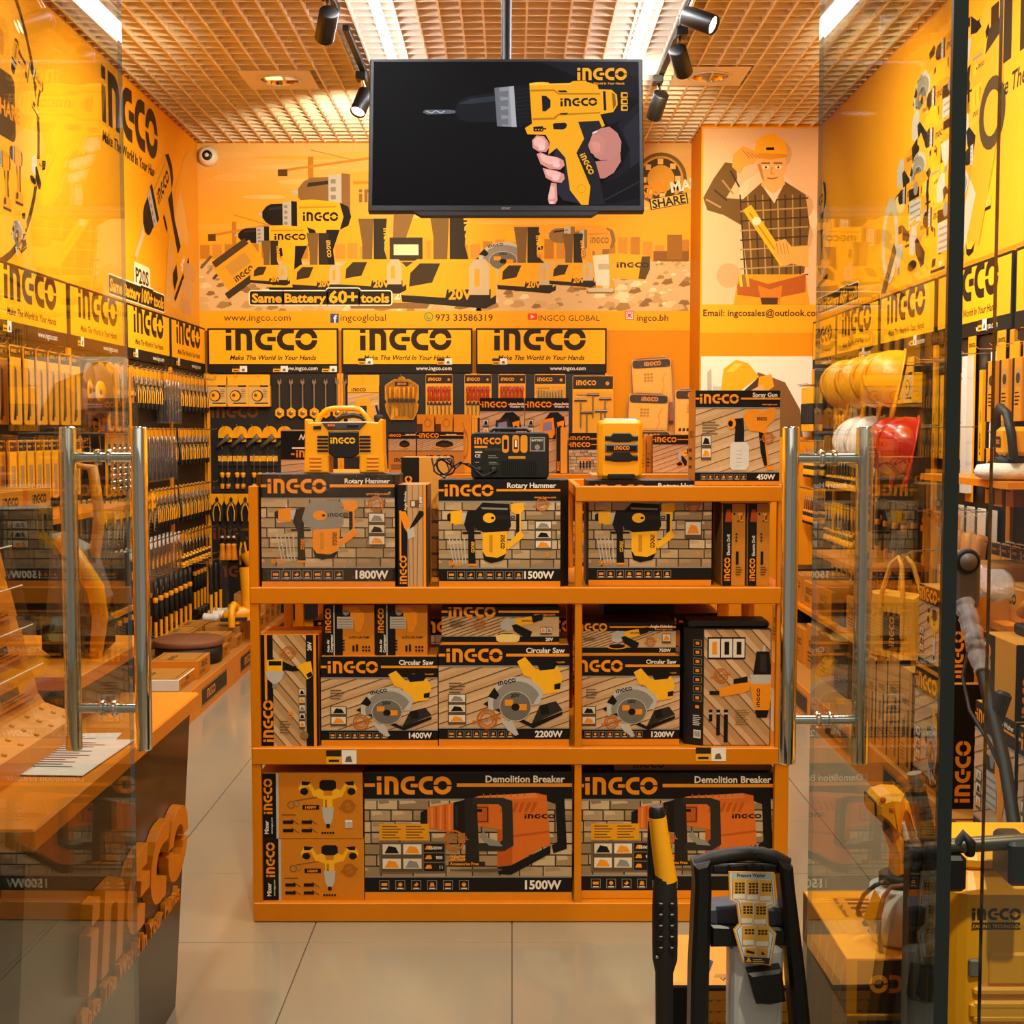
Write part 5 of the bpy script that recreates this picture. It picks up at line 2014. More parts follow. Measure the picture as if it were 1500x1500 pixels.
# cartons lying behind the radio
for i, (a, b_, c, d) in enumerate(((868, 690, 930, 699), (935, 684, 1012, 693), (868, 681, 945, 688))):
    A, B = at(a, d, GY+.3), at(c, b_, GY+.3)
    carton_at(('flat brown carton lying behind the site radio', 'flat brown carton lying between the radio and the spray gun carton', 'uppermost flat brown carton behind the site radio')[i], A.x, B.x, (1.306, 1.306, 1.336)[i], (1.334, 1.334, 1.36)[i], GY+(.26, .26, .27)[i], .26, 'card', lambda w_, h: plain_side(w_, h, c='B87A2C'))
MB().bx(gm1, gx1-.042, .2, .6, 1.288, 1.3045, 'orange_paint').build('shelf_board', gs)

# ================================================================ SECOND SHELF BEHIND
S2 = 4.80
g2 = thing('display_shelf', 'second orange shelf behind the central one, holding welding mask cartons', 'shelf', T(0, S2, 0))
for x0, x1 in ((-.80, -.77), (.76, .80)):
    MB().rbox(x0, x1, 0, .03, .002, 1.345, 'orange_paint', .002).build('post', g2)
    MB().rbox(x0, x1, .57, .60, .002, 1.345, 'orange_paint', .002).build('post', g2)
for z1 in (.06, .5, .92, 1.345):
    MB().rbox(-.798, .798, -.004, .60, z1-.045, z1, 'orange_paint', .003).build('shelf_board', g2)
ZS = 1.3465
def b2(label, rect, dy=.05, dep=.14, body='box_orange', pr=None, zb=ZS, **k):
    return carton(label, rect, S2+dy, dep, zb, body, pr, **k)
def bpm(t):
    return lambda w_, h: box_print(w_, h, '', '', t, 'wood', .175, .0, .0, (.30, .45, .95, .81), 0, .56, None, (.07, .50, .13, .22, 2, 1), note=[('Auto Darkening', .67, .91, .03, W_), ('Welding Helmet', .67, .87, .03, W_)], sub=False)
b2('welding mask carton showing an all-black mask', (703, 583, 768, 690), .10, .2, 'card', bpm('mask'))
b2('welding mask carton showing an orange-framed mask', (769, 583, 833, 690), .10, .2, 'card', bpm('maskb'))
def bpgo(w_, h):
    return box_print(w_, h, '', '', 'goggles', 'wood', .36, .0, .0, (.40, .06, .78, .60), 0, .42, None, None, sub=False, note=[('Safety Goggles', .62, .84, .07, W_)])
b2('brown carton beneath the goggles carton', (611, 661, 679, 690), .05, .14, 'card', lambda w_, h: plain_side(w_, h, c='B8782A'))
zg = at(0, 661, S2+.05).z+.002
b2('low goggles carton under the three small orange cartons', (611, 633, 679, 661), .05, .14, 'card', bpgo, zg)
def bplo(w_, h):
    p = PR(w_, h)
    p.rect(0, 0, w_, h, 'DE8E1A')
    p.rect(0, 0, .32*w_, .45*h, '5A2C10')
    p.push(.3*w_, .15*h, .65*w_, .75*h)
    d_loop(p)
    p.pop()
    return p
zl = at(0, 633, S2+.06).z+.002
for i, (a, b_) in enumerate(((611, 636), (638, 663), (665, 690))):
    o = b2('small orange hose clamp carton, %s of three over the goggles carton' % ('nearest to the inflator', 'middle one', 'nearest to the welding masks')[i], (a, 607, b_, 632), .06, .1, 'box_orange', bplo, zl if i < 2 else ZS, zt=None, group='small hose clamp cartons')
b2('goggles carton half hidden behind the inflator', (569, 633, 609, 661), .05, .14, 'card', bpgo, zg)
b2('brown carton under the half hidden goggles carton', (569, 661, 609, 690), .05, .14, 'card', lambda w_, h: plain_side(w_, h, c='B8782A'))
def bpup(w_, h):
    p = PR(w_, h)
    bg_wood(p, 0, 0, w_, h, .1)
    p.rect(0, .32*h, w_, .98*h, K_)
    p.rect(.28*w_, .56*h, w_, .60*h, W_)
    p.push(.95*w_, .90*h, 1, 1, 180)
    p.text('450W', 0, 0, .13*h, W_, bold=.03)
    p.pop()
    p.rect(.25*w_, .42*h, .34*w_, .46*h, OR)
    p.logo(.38*w_, .36*h, .17*h, OR)
    return p
b2('dark carton standing upside down beside the yellow inflator', (412, 630, 470, 690), .04, .16, 'box_orange', bpup, top='box_orange')
def bpvx(w_, h):
    p = side_print(w_, h, '', 'D08A28', logo_h=.12*w_)
    return p
carton('small carton with an upright logo between the hammer cartons, behind the slim grinder carton', (588, 670, 657, 712), GY+.30, .16, 1.25, 'box_orange', lambda w_, h: side_print(w_, h, '', 'D8963A', logo_h=.16*w_ if .16*w_*4 < h else .22*h))
carton_at('brown support carton at the rear of the upper tier', -.34, -.17, Z1, 1.248, GY+.30, .2, 'card', bpbr)
b2('slim orange carton standing against the welding mask carton', (815, 626, 831, 690), .02, .07, 'box_orange', lambda w_, h: side_print(w_, h, '', 'DE9428', logo_h=.22*w_))
def bpsc(w_, h):
    return box_print(w_, h, '', '', 'screws', 'brick', .3, .0, .0, (.3, .05, .75, .5), 0, .62, None, None, sub=False)
b2('small brick-print carton beside the yellow site radio', (833, 644, 880, 690), .03, .1, 'card', bpsc)
b2('small brick-print carton behind the first one near the radio', (833, 634, 880, 690), .15, .1, 'card', bpsc)
b2('low wood-print carton between the radio and the spray gun carton', (956, 637, 1014, 690), .06, .12, 'card', lambda w_, h: box_print(w_, h, '', '', 'grinder', 'wood', .25, 0, 0, (.6, .1, .95, .7), 0, .55, None, None, sub=False))
for i in range(2):
    b2(('slim orange carton close behind the yellow site radio', 'second slim orange carton close behind the yellow site radio')[i], (938+i*9, 642-i*4, 946+i*9, 690), .05+.03*i, .1, 'box_orange', lambda w_, h: plain_side(w_, h))
cn = at(838, 643, S2+.02)
MB
# dark cartons filling the tiers of the second shelf, seen between the front ones
rr = random.Random(2)
for j, (z0, z1) in enumerate(((.061, .42), (.501, .84), (.921, 1.26))):
    for i in range(4):
        x0 = -.74+i*.385
        carton_at('carton on the second shelf, %s from the counter side, %s tier' % (ORD[i], ('lowest', 'middle', 'upper')[j]), x0, x0+.36, z0, z1-.05*rr.random(), S2+.05, .4, 'card', lambda w_, h: box_print(w_, h, '', '', ['saw', 'hammer', 'grinder', 'drill'][(i+j) % 4], ['wood', 'brick'][j % 2], .2, .1, .05, (.3, .2, .85, .75), 0, .5, None, None, sub=False), group='cartons of the second shelf')
# ================================================================ WALL SHELVING
hook_mesh = MB().tube([(0, .002, 0), (0, -.004, .0), (0, -.11, .0), (0, -.125, .012)], .0026, 'chrome', 6).mesh('hook')
hook_long = MB().tube([(0, .002, 0), (0, -.004, .0), (0, -.22, .0), (0, -.235, .012)], .0028, 'chrome', 6).mesh('hook')
SIGN = sign_print(.96, .325)
sign_me = None
M['peg'] = mat('perforated_board', '0F0A06', .5, var=.3, scale=160)
M['deck'] = mat('kraft_deck', 'A8702A', .55)

def bay(label, sign_label, X, wide, deck=.60, sign=True, deckh=.15, peg_top=1.925):
    """one bay of perforated wall shelving; X puts its lower wall corner centre in place, its front looks along -y"""
    global sign_me
    t = thing('wall_shelving', label, 'shelf', X)
    MB().bx(-wide/2+.012, wide/2-.012, -.03, -.012, .10, peg_top, 'peg').build('perforated_board', t)
    for sx in (-1, 1):
        MB().bx(sx*(wide/2-.012)-.011, sx*(wide/2-.012)+.011, -.045, -.003, .0, peg_top, 'deep_yellow').build('upright', t)
    if deck:
        MB().bx(-wide/2+.002, wide/2-.002, -deck, -.046, deckh-.018, deckh, 'deck').build('base_deck', t)
        pl = MB().bx(-wide/2+.002, wide/2-.002, -deck-.006, -deck, .0, deckh+.012, 'box_orange').build('base_front', t)
        p = PR(.62, .10)
        p.rect(0, 0, .62, .10, '2A2014')
        p.frame(.006, .006, .614, .094, .004, 'D89A34')
        p.logo(.12, .025, .05, 'D8860E')
        p.build('base_label', pl, front(-.31, -deck-.006, .03))
    if sign:
        s_ = thing('shelf_sign', sign_label, 'sign', X @ T(0, -.034, 1.930))
        MB().rbox(-.48, .48, -.008, .01, 0, .325, 'black', .002).build('board', s_)
        if sign_me is None:
            sign_me = SIGN.build('sign_print', s_, front(-.48, -.008, 0), 'matte_print')
        else:
            link('sign_print', sign_me.data, s_, front(-.48, -.008, 0))
    return t

RL, RR_ = R(PI/2), R(-PI/2)
BL = {}
for k in range(5):
    yc = 5.2+k+.02
    nm = ('first', 'second', 'third', 'fourth', 'fifth')[k]
    BL[k] = bay('%s bay of perforated shelving from the entrance, circle mural wall' % nm,
                '%s yellow logo sign from the entrance, circle mural wall' % nm, T(XL, yc, 0) @ RL, 1.0, deck=.64)
BB = {}
for k in range(3):
    xc = -1.755+k*.985
    nm = ('nearest the security camera', 'in the middle', 'nearest the plain orange panel')[k]
    BB[k] = bay('perforated shelving bay on the back wall %s' % nm, 'yellow logo sign under the back mural, %s' % ('under the security camera', 'in the middle of three', 'beside the plain orange panel')[k], T(xc, YB, 0), .985, deck=.5 if k else 0)
BRR = {}
for k in range(5):
    nm = ('first', 'second', 'third', 'fourth', 'narrow last')[k]
    BRR[k] = bay('%s bay of perforated shelving from the entrance, safety helmet wall' % nm,
                 '%s yellow logo sign from the entrance, safety helmet wall' % nm, T(XR, 5.0+k if k < 4 else 8.83, 0) @ RR_, 1.0 if k < 4 else .66, deck=.60, sign=k < 4)
s_ = thing('shelf_sign', 'narrow last yellow logo sign by the pier, safety helmet wall', 'sign', BRR[4].matrix_basis @ T(0, -.034, 1.930))
MB().rbox(-.32, .32, -.008, .01, 0, .325, 'black', .002).build('board', s_)
sign_print(.64, .325).build('sign_print', s_, front(-.32, -.008, 0), 'matte_print')
# price tags under the back signs
for k, pos in ((0, (-.30, .0, .36)), (1, (-.36, .22)), (2, (-.36,))):
    for x in pos:
        price_tag('price_tag', BB[k], front(x, -.047, 1.935 if k == 0 else 1.99), .11, .045)
for k in range(1, 5):
    price_tag('price_tag', BL[k], front(-.38, -.047, 1.945), .10, .05)
for k in range(4):
    price_tag('price_tag', BRR[k], front(.1, -.047, 1.945), .11, .05)

# ---------------------------------------------------------------- goods; every one hangs from (0,0,0), the board is at y = .03, front towards -y
def card_bm(w_, h, m_='yellow', t=.004, hole=True, y=0):
    k = MB()
    k.prism(rrect(-w_/2, -h, w_/2, .02, .012), y-t/2, y+t/2, m_, XZ, .0006)
    return k

def g_plier(label, c1='yellow', c2='black'):
    t = thing('pliers', label, 'pliers')
    card_bm(.045, .05, 'yellow', .003).build('tag', t)
    MB().prism([(-.010, -.04), (-.004, -.03), (.004, -.03), (.010, -.04), (.018, -.075), (.014, -.095), (-.014, -.095), (-.018, -.075)], -.006, .006, 'steel', XZ, .002).build('jaws', t)
    for s_ in (-1, 1):
        MB().tube([(s_*.010, 0, -.092), (s_*.020, 0, -.11), (s_*.027, 0, -.15), (s_*.022, 0, -.20), (s_*.019, 0, -.225)], [.007, .010, .0105, .010, .007], c2, 8).build('handle', t)
        MB().tube([(s_*.010, -.002, -.088), (s_*.021, -.0095, -.12), (s_*.026, -.010, -.15), (s_*.022, -.009, -.19)], .0045, c1, 6).build('grip_inlay', t)
    return t

def g_driver(label, hc='yellow'):
    t = thing('screwdriver', label, 'screwdriver')
    MB().prism(rrect(-.02, -.055, .02, .02, .010), -.002, .002, 'yellow', XZ).build('tag', t)
    MB().lathe([(.0015, -.02), (.0035, -.02), (.0035, -.14), (.001, -.14)][::-1], 'steel', None, 8).build('shaft', t)
    MB().lathe([(.004, -.235), (.014, -.232), (.016, -.21), (.012, -.175), (.015, -.15), (.009, -.138)], 'soft_black', None, 10).build('handle', t)
    MB().lathe([(.0165, -.215), (.0168, -.205), (.0128, -.178), (.0125, -.185)], hc, None, 10, caps=False).build('handle_band', t)
    MB().lathe([(.0155, -.152), (.016, -.147), (.010, -.137)], hc, None, 10, caps=False).build('handle_band', t)
    return t

def g_spanner(label):
    t = thing('combination_spanner', label, 'spanner')
    k = MB()
    k.prism([(-.006, -.20), (-.005, -.03), (-.016, -.012), (-.013, .012), (-.006, .018), (-.005, .0), (.005, .0), (.006, .018), (.013, .012), (.016, -.012), (.005, -.03), (.006, -.20)], -.003, .003, 'steel', XZ, .001)
    k.build('shank', t)
    k = MB()
    hx = [(.036*math.cos(a*PI/3+PI/6)*1.05, -.235+.042*math.sin(a*PI/3+PI/6)) for a in range(6)]
    k.prism(hx, -.009, .004, 'yellow', XZ, .003)
    k.build('hexagonal_tag', t)
    MB().lathe([(.0085, 0), (.016, 0), (.016, .004), (.0085, .004)], 'steel', T(0, -.009, -.235) @ R(PI/2, 'X'), 14).build('ring_end', t)
    return t

def g_mallet(label, head='white', hx=False):
    t = thing('mallet', label, 'hammer')
    MB().lathe([(.007, -.20), (.014, -.195), (.015, -.16), (.012, -.09), (.015, -.02), (.011, .0), (.004, .004)], 'soft_black', None, 10).build('grip', t)
    MB().lathe([(.009, -.34), (.0115, -.20)], 'yellow', None, 10).build('handle', t)
    MB().lathe([(.001, -.055), (.028, -.055), (.034, -.047), (.030, -.025), (.030, .025), (.034, .047), (.028, .055), (.001, .055)], head, T(0, 0, -.36) @ R(PI/2, 'X'), 16).build('head', t)
    return t

def g_sledge(label):
    t = thing('hammer', label, 'hammer')
    MB().lathe([(.007, -.24), (.015, -.235), (.016, -.15), (.012, -.05), (.014, .0), (.004, .004)], 'soft_black', None, 10).build('grip', t)
    MB().lathe([(.0125, -.13), (.0165, -.12), (.0165, -.10), (.0125, -.09)], 'deep_yellow', None, 10).build('grip_band', t)
    MB().lathe([(.009, -.36), (.0105, -.24)], 'deep_yellow', None, 10).build('handle', t)
    MB().rbox(-.018, .018, -.05, .05, -.40, -.36, 'dark_steel', .006).build('head', t)
    return t

def g_torch(label):
    t = thing('carded_torch', label, 'torch')
    k = MB()
    k.prism(arc(0, -.04, .055, 0, 180, 8)+[(-.055, -.075), (.055, -.075)], -.003, .003, 'yellow', XZ, .001)
    k.build('card', t)
    q = T(-.012, -.03, -.10) @ R(math.radians(50), 'Y')
    MB().lathe([(.001, -.06), (.012, -.06), (.014, .01), (.022, .035), (.024, .06), (.001, .06)], 'grey', q, 14).build('torch_body', t)
    MB().lathe([(.020, .061), (.025, .058), (.025, .066)], 'yellow', q, 14, caps=False).build('lens_ring', t)
    MB().rbox(.015, .05, -.03, -.003, -.105, -.065, 'yellow', .004).build('side_handle', t)
    return t

def g_driverpair(label):
    t = thing('carded_screwdriver_pair', label, 'screwdrivers')
    k = MB()
    k.prism(arc(0, -.04, .05, 0, 180, 8)+[(-.05, -.12), (.05, -.12)], -.002, .002, 'soft_black', XZ, .0006)
    k.build('card', t)
    MB().bx(-.052, .052, -.005, -.0025, -.085, -.045, 'yellow').build('label_band', t)
    for s_ in (-1, 1):
        MB().lathe([(.002, -.17), (.0035, -.17), (.0035, -.03), (.001, -.03)], 'steel', T(s_*.022, -.01, 0), 8).build('shaft', t)
        MB().lathe([(.004, -.29), (.014, -.285), (.017, -.26), (.012, -.22), (.013, -.20), (.018, -.18), (.018, -.175), (.006, -.168)], 'soft_black', T(s_*.022, -.01, 0), 10).build('handle', t)
        MB().lathe([(.0125, -.205), (.0185, -.182), (.019, -.172), (.008, -.166)], 'yellow', T(s_*.022, -.01, 0), 10, caps=False).build('handle_band', t)
        MB().lathe([(.014, -.286), (.0175, -.262), (.015, -.245)], 'deep_yellow', T(s_*.022, -.01, 0), 10, caps=False).build('handle_band', t)
    return t

def g_cutterpair(label):
    t = thing('carded_pliers', label, 'pliers')
    k = MB()
    k.prism(arc(0, -.03, .055, 10, 170, 8), -.002, .002, 'clear', XZ)
    k.build('blister_top', t)
    card_bm(.10, .0, 'yellow').build('hanger', t) if False else None
    MB().prism([(-.052, -.035), (.052, -.035), (.050, -.09), (.035, -.125), (-.035, -.125), (-.050, -.09)], -.004, .004, 'yellow', XZ, .001).build('card', t)
    MB().prism([(0, -.055), (.013, -.075), (.010, -.095), (-.010, -.095), (-.013, -.075)], -.010, -.004, 'soft_black', XZ, .002).build('jaws', t)
    for s_ in (-1, 1):
        MB().tube([(s_*.008, -.006, -.10), (s_*.030, -.006, -.135), (s_*.040, -.006, -.17), (s_*.034, -.006, -.22), (s_*.027, -.006, -.245)], [.008, .012, .0125, .012, .009], 'soft_black' if s_ > 0 else 'soft_black', 8).build('handle', t)
        MB().tube([(s_*.006, -.014, -.105), (s_*.020, -.016, -.14), (s_*.027, -.016, -.175), (s_*.022, -.015, -.235)], .0045, 'yellow', 6).build('grip_inlay', t)
    return t

def g_card(label, w_, h, fn, cat='tool set', name='carded_tool_set', blister=True, thick=.02, body='yellow'):
    """hanging card with printed front and a clear blister over it"""
    t = thing(name, label, cat)
    card_bm(w_, h, body).build('card', t)
    if fn:
        p = PR(w_-.006, h+.01)
        fn(p, w_-.006, h+.01)
        p.build('card_print', t, front(-w_/2+.003, -.0022, -h+.004))
    if blister:
        k = MB()
        k.prism(rrect(-w_/2+.01, -h+.01, w_/2-.01, -.22*h, .014), -.003-thick, -.003, 'clear', XZ, .008)
        k.build('blister', t)
    return t

def head_print(p, w_, h, dark=True, fr=.80):
    p.rect(0, 0, w_, h, 'F2A81C')
    if dark:
        p.rect(0, fr*h, w_, h, '2A2014')
        p.logo(.08*w_, (fr+.06)*h, min(.11*h, .5*w_/LOGO_W), 'F0A41C')
        p.circ(.86*w_, (fr+.09)*h, .05*w_, 'E08A14', 10)
    else:
        p.rect(0, .62*h, w_, .66*h, K_)
        p.logo(.10*w_, .70*h, .5*w_/LOGO_W, '2A1A06')

def set_print(p, w_, h):
    head_print(p, w_, h)
    for i in range(4):
        p.small(.08*w_, (.70-i*.0)*h, .5*w_, 1, .03*h, K_)
def box_pack_print(p, w_, h):
    p.rect(0, 0, w_, h, 'F4AE22')
    p.rect(.02*w_, .10*h, .92*w_, .66*h, 'D2A868')
    p.rect(.02*w_, .66*h, .55*w_, .72*h, 'C8860E')
    p.rect(.55*w_, .66*h, .92*w_, .72*h, K_)
    p.ring(.42*w_, .36*h, .12*w_, .27*w_, '4A3010', n=14)
    p.circ(.40*w_, .36*h, .22*w_, 'F2A81C', 14)
    p.circ(.34*w_, .38*h, .08*w_, '6A4A20', 10)
    p.rect(.30*w_, .09*h, .92*w_, .13*h, K_)
    p.small(.68*w_, .55*h, .2*w_, 5, .06*h, '8A6434')

def g_redset(label, handle='red'):
    t = g_card(label, .20, .30, set_print, 'screwdriver set', 'carded_screwdriver_set', True, .028)
    for i in range(6):
        x = -.0725+i*.029
        MB().lathe([(.004, -.18), (.011, -.175), (.012, -.15), (.009, -.125), (.0125, -.10), (.011, -.075), (.004, -.07)], handle, T(x, -.014, 0), 8).build('screwdriver_handle', t)
        MB().lathe([(.002, -.28), (.003, -.28), (.003, -.18), (.001, -.18)], 'dark_steel', T(x, -.012, 0), 6).lathe([(.006, -.195), (.008, -.18), (.006, -.175)], 'yellow', T(x, -.013, 0), 8).build('shaft', t)
    MB().bx(-.088, .088, -.012, -.003, -.205, -.185, 'soft_black').build('holder', t)
    return t

def g_hatset(label):
    t = thing('screwdriver_set_case', label, 'screwdriver set')
    out = [(-.085, -.31), (.085, -.31), (.115, -.25), (.125, -.20), (.112, -.18), (.125, -.16), (.125, -.06), (.10, -.04), (.05, -.01)]+arc(0, -.02, .03, 10, 170, 4)+[(-.05, -.01), (-.10, -.04), (-.125, -.06), (-.125, -.16), (-.112, -.18), (-.125, -.20), (-.115, -.25)]
    MB().prism(out, -.004, .004, 'yellow', XZ, .001).build('card', t)
    MB().prism(inset(out, -.004), -.03, -.004, 'clear', XZ, .008).build('blister', t)
    p = PR(.10, .03)
    p.rect(0, 0, .10, .03, '2A2014')
    p.logo(.018, .007, .016, OR)
    p.build('logo_print', t, front(-.05, -.0042, -.062))
    for i in range(6):
        x = -.085+i*.034
        MB().lathe([(.005, -.155), (.012, -.15), (.009, -.11), (.012, -.085), (.009, -.072)], 'deep_yellow', T(x, -.016, 0), 8).lathe([(.0025, -.28), (.0025, -.155)], 'steel', T(x, -.016, 0), 6).build('screwdriver', t)
    MB().bx(-.10, .10, -.018, -.004, -.175, -.16, 'soft_black').build('holder', t)
    return t

def g_brushset(label):
    t = g_card(label, .23, .32, set_print, 'bit set', 'carded_bit_set', True, .03)
    for i in range(9):
        x = -.085+i*.0213
        MB().lathe([(.002, -.20), (.008, -.20), (.009, -.165), (.005, -.15), (.004, -.11+.003*abs(i-4)), (.001, -.105+.003*abs(i-4))], 'dark_steel', T(x, -.016, 0), 8).build('bit', t)
    MB().bx(-.095, .095, -.02, -.004, -.215, -.19, 'deep_yellow').build('holder', t)
    return t

def g_teeset(label):
    t = g_card(label, .30, .46, set_print, 'wrench set', 'carded_hex_key_set', True, .03)
    for i, (x, z) in enumerate(((-.09, -.16), (0, -.12), (.09, -.15), (-.045, -.25), (.06, -.24))):
        k = MB()
        k.tube([(x, -.014, z), (x, -.014, z-.20+.03*(i % 2))], .005, 'steel', 8)
        k.tube([(x-.045, -.014, z), (x+.045, -.014, z)], .008, 'dark_steel', 8)
        k.build('tee_wrench', t)
    return t

def g_disc(label, r=.10):
    t = thing('cutting_disc', label, 'disc')
    MB().lathe([(.012, -.0015), (r, -.0015), (r, .0015), (.012, .0015)], 'brown', T(0, -.006, -r) @ R(PI/2, 'X'), 28).build('disc', t)
    MB().lathe([(.012, .0018), (.4*r, .0018), (.4*r, .0028), (.012, .0028)], 'deep_yellow', T(0, -.006, -r) @ R(PI/2, 'X'), 20).build('paper_label', t)
    MB().lathe([(.010, .003), (.016, .003), (.016, .0036), (.010, .0036)], 'steel', T(0, -.006, -r) @ R(PI/2, 'X'), 14).build('arbor_ring', t)
    return t

def g_sock(label):
    t = thing('socket_rail_pack', label, 'socket set')
    MB().prism(rrect(-.05, -.34, .05, .02, .02), -.002, .002, 'deep_yellow', XZ, .0005).build('card', t)
    MB().rbox(-.012, .012, -.012, -.003, -.32, -.04, 'rubber', .002).build('rail', t)
    for i in range(7):
        MB().lathe([(.004, .03), (.013, .03), (.014, .004), (.010, 0)], 'chrome', T(0, -.012, -.07-i*.037) @ R(PI/2, 'X'), 10).build('socket', t)
    return t

def g_shear(label):
    """long blister with a chrome tool and a yellow collar"""
    t = thing('carded_adjustable_wrench', label, 'wrench')
    MB().prism(rrect(-.05, -.36, .05, .02, .03), -.002, .002, 'deep_yellow', XZ, .0006).build('card', t)
    MB().prism([(-.02, -.05), (-.008, -.03), (-.006, -.065), (.008, -.065), (.01, -.04), (.022, -.06), (.016, -.10), (.008, -.12), (.010, -.20), (-.010, -.20), (-.008, -.12), (-.02, -.09)], -.014, -.004, 'chrome', XZ, .002).build('jaw', t)
    MB().rbox(-.013, .013, -.018, -.003, -.33, -.19, 'soft_black', .006).build('handle', t)
    MB().rbox(-.035, .035, -.012, -.003, -.155, -.13, 'yellow', .002).build('collar', t)
    k = MB()
    k.prism(rrect(-.042, -.345, .042, -.02, .02), -.026, -.0025, 'clear', XZ, .008)
    k.build('blister', t)
    return t

def g_tubepack(label, c='steel', hc='soft_black'):
    t = thing('bagged_file', label, 'file')
    MB().prism(rrect(-.024, -.05, .024, .02, .006), -.002, .002, 'deep_yellow', XZ).build('tag', t)
    MB().lathe([(.003, -.17), (.007, -.17), (.007, -.04), (.002, -.03)], c, T(0, -.008, 0), 8).build('blade', t)
    MB().lathe([(.005, -.30), (.013, -.295), (.015, -.25), (.011, -.20), (.013, -.17), (.008, -.165)], hc, T(0, -.008, 0), 10).build('handle', t)
    k = MB()
    k.prism(rrect(-.026, -.31, .026, -.03, .008), -.024, .004, 'film', XZ, .004)
    k.build('bag', t)
    return t

def g_keyset(label):
    t = thing('hex_key_set', label, 'hex keys')
    MB().prism(arc(0, -.03, .045, 20, 160, 6)+[(-.045, -.10), (-.02, -.14), (.02, -.14), (.045, -.10)], -.003, .003, 'yellow', XZ, .001).build('card', t)
    MB().lathe([(.001, 0), (.02, 0), (.02, .006), (.001, .006)], 'deep_yellow', T(0, -.003, -.035) @ R(PI/2, 'X'), 14).build('hanger_ring', t)
    for i in range(6):
        MB().tube([(-.03+.012*i, -.008, -.09), (-.03+.012*i, -.008, -.22+.018*i), (-.022+.012*i, -.008, -.228+.018*i), (.02+.006*i, -.008, -.235+.022*i)], .003, 'chrome', 6).build('key', t)
    return t

def g_chisel(label):
    t = thing('bagged_chisel', label, 'chisel')
    MB().prism(rrect(-.02, -.04, .02, .02, .006), -.002, .002, 'paper', XZ).build('tag', t)
    k = MB()
    k.prism([(-.007, -.05), (.007, -.05), (.008, -.24), (.014, -.27), (.014, -.31), (-.014, -.31), (-.014, -.27), (-.008, -.24)], -.010, -.002, 'chrome', XZ, .002)
    k.build('blade', t)
    MB().bx(-.015, .015, -.013, -.0105, -.16, -.11, 'yellow').build('label_band', t)
    k = MB()
    k.prism(rrect(-.024, -.32, .024, -.02, .008), -.02, .003, 'film', XZ, .004)
    k.build('bag', t)
    return t

def g_plunger(label):
    t = thing('pruning_shears', label, 'cutter')
    MB().lathe([(.004, -.12), (.010, -.115), (.010, -.02), (.004, 0)], 'soft_black', None, 10).build('stem', t)
    MB().lathe([(.0105, -.072), (.0115, -.068), (.0115, -.060), (.0105, -.056)], 'white', None, 10, caps=False).build('white_band', t)
    MB().lathe([(.030, -.235), (.032, -.23), (.024, -.20), (.019, -.14), (.021, -.12), (.010, -.112)], 'orange_top', None, 14).build('orange_grip', t)
    return t

def g_bolt(label):
    t = thing('bolt_cutter', label, 'cutter')
    for s_ in (-1, 1):
        MB().tube([(s_*.010, -.01, -.09), (s_*.022, -.01, -.16), (s_*.020, -.01, -.26)], .009, 'yellow', 8).build('handle', t)
        MB().tube([(s_*.020, -.01, -.26), (s_*.018, -.01, -.30)], .011, 'soft_black', 8).build('end_grip', t)
    MB().prism([(-.02, -.01), (.02, -.01), (.022, -.06), (.012, -.10), (-.012, -.10), (-.022, -.06)], -.018, -.004, 'soft_black', XZ, .003).build('jaws', t)
    MB().bx(-.012, .012, -.022, -.019, -.20, -.13, 'steel').build('spring_plate', t)
    return t

def sand_print(p, w_, h):
    p.rect(0, 0, w_, h, 'F0A428')
    p.poly(rrect(.02*w_, .86*h, .98*w_, .99*h, .02), '2A2014')
    p.logo(.32*w_, .895*h, .42*w_/LOGO_W, OR)
    p.poly(rrect(.04*w_, .34*h, .96*w_, .84*h, .01), 'F4B234')
    for i in range(9):
        p.rect((.30+.08*(i % 3))*w_, (.64+.05*(i//3))*h, (.36+.08*(i % 3))*w_, (.675+.05*(i//3))*h, 'B87A1C')
    p.line([(.72*w_, .45*h), (.80*w_, .55*h), (.76*w_, .66*h), (.84*w_, .78*h)], .006, 'D08E24')
    for i in range(6):
        p.poly([((.08+.10*i)*w_, .35*h), ((.15+.10*i)*w_, .35*h), ((.16+.10*i)*w_, .40*h), ((.10+.10*i)*w_, .40*h)], K_)
    p.rect(0, .0, w_, .30*h, 'A85A24')

def g_sand(label):
    t = thing('sanding_sheet_pack', label, 'sandpaper')
    MB().prism(rrect(-.15, -.46, .15, .02, .06), -.006, .006, 'brown', XZ, .002).build('sheets', t)
    p = PR(.29, .46)
    old = p
    sand_print(p, .29, .46)
    p.build('label_print', t, front(-.145, -.0065, -.45))
    MB().prism(rrect(-.162, -.475, .162, .035, .06), -.012, .010, 'film', XZ, .003).build('bag', t)
    return t

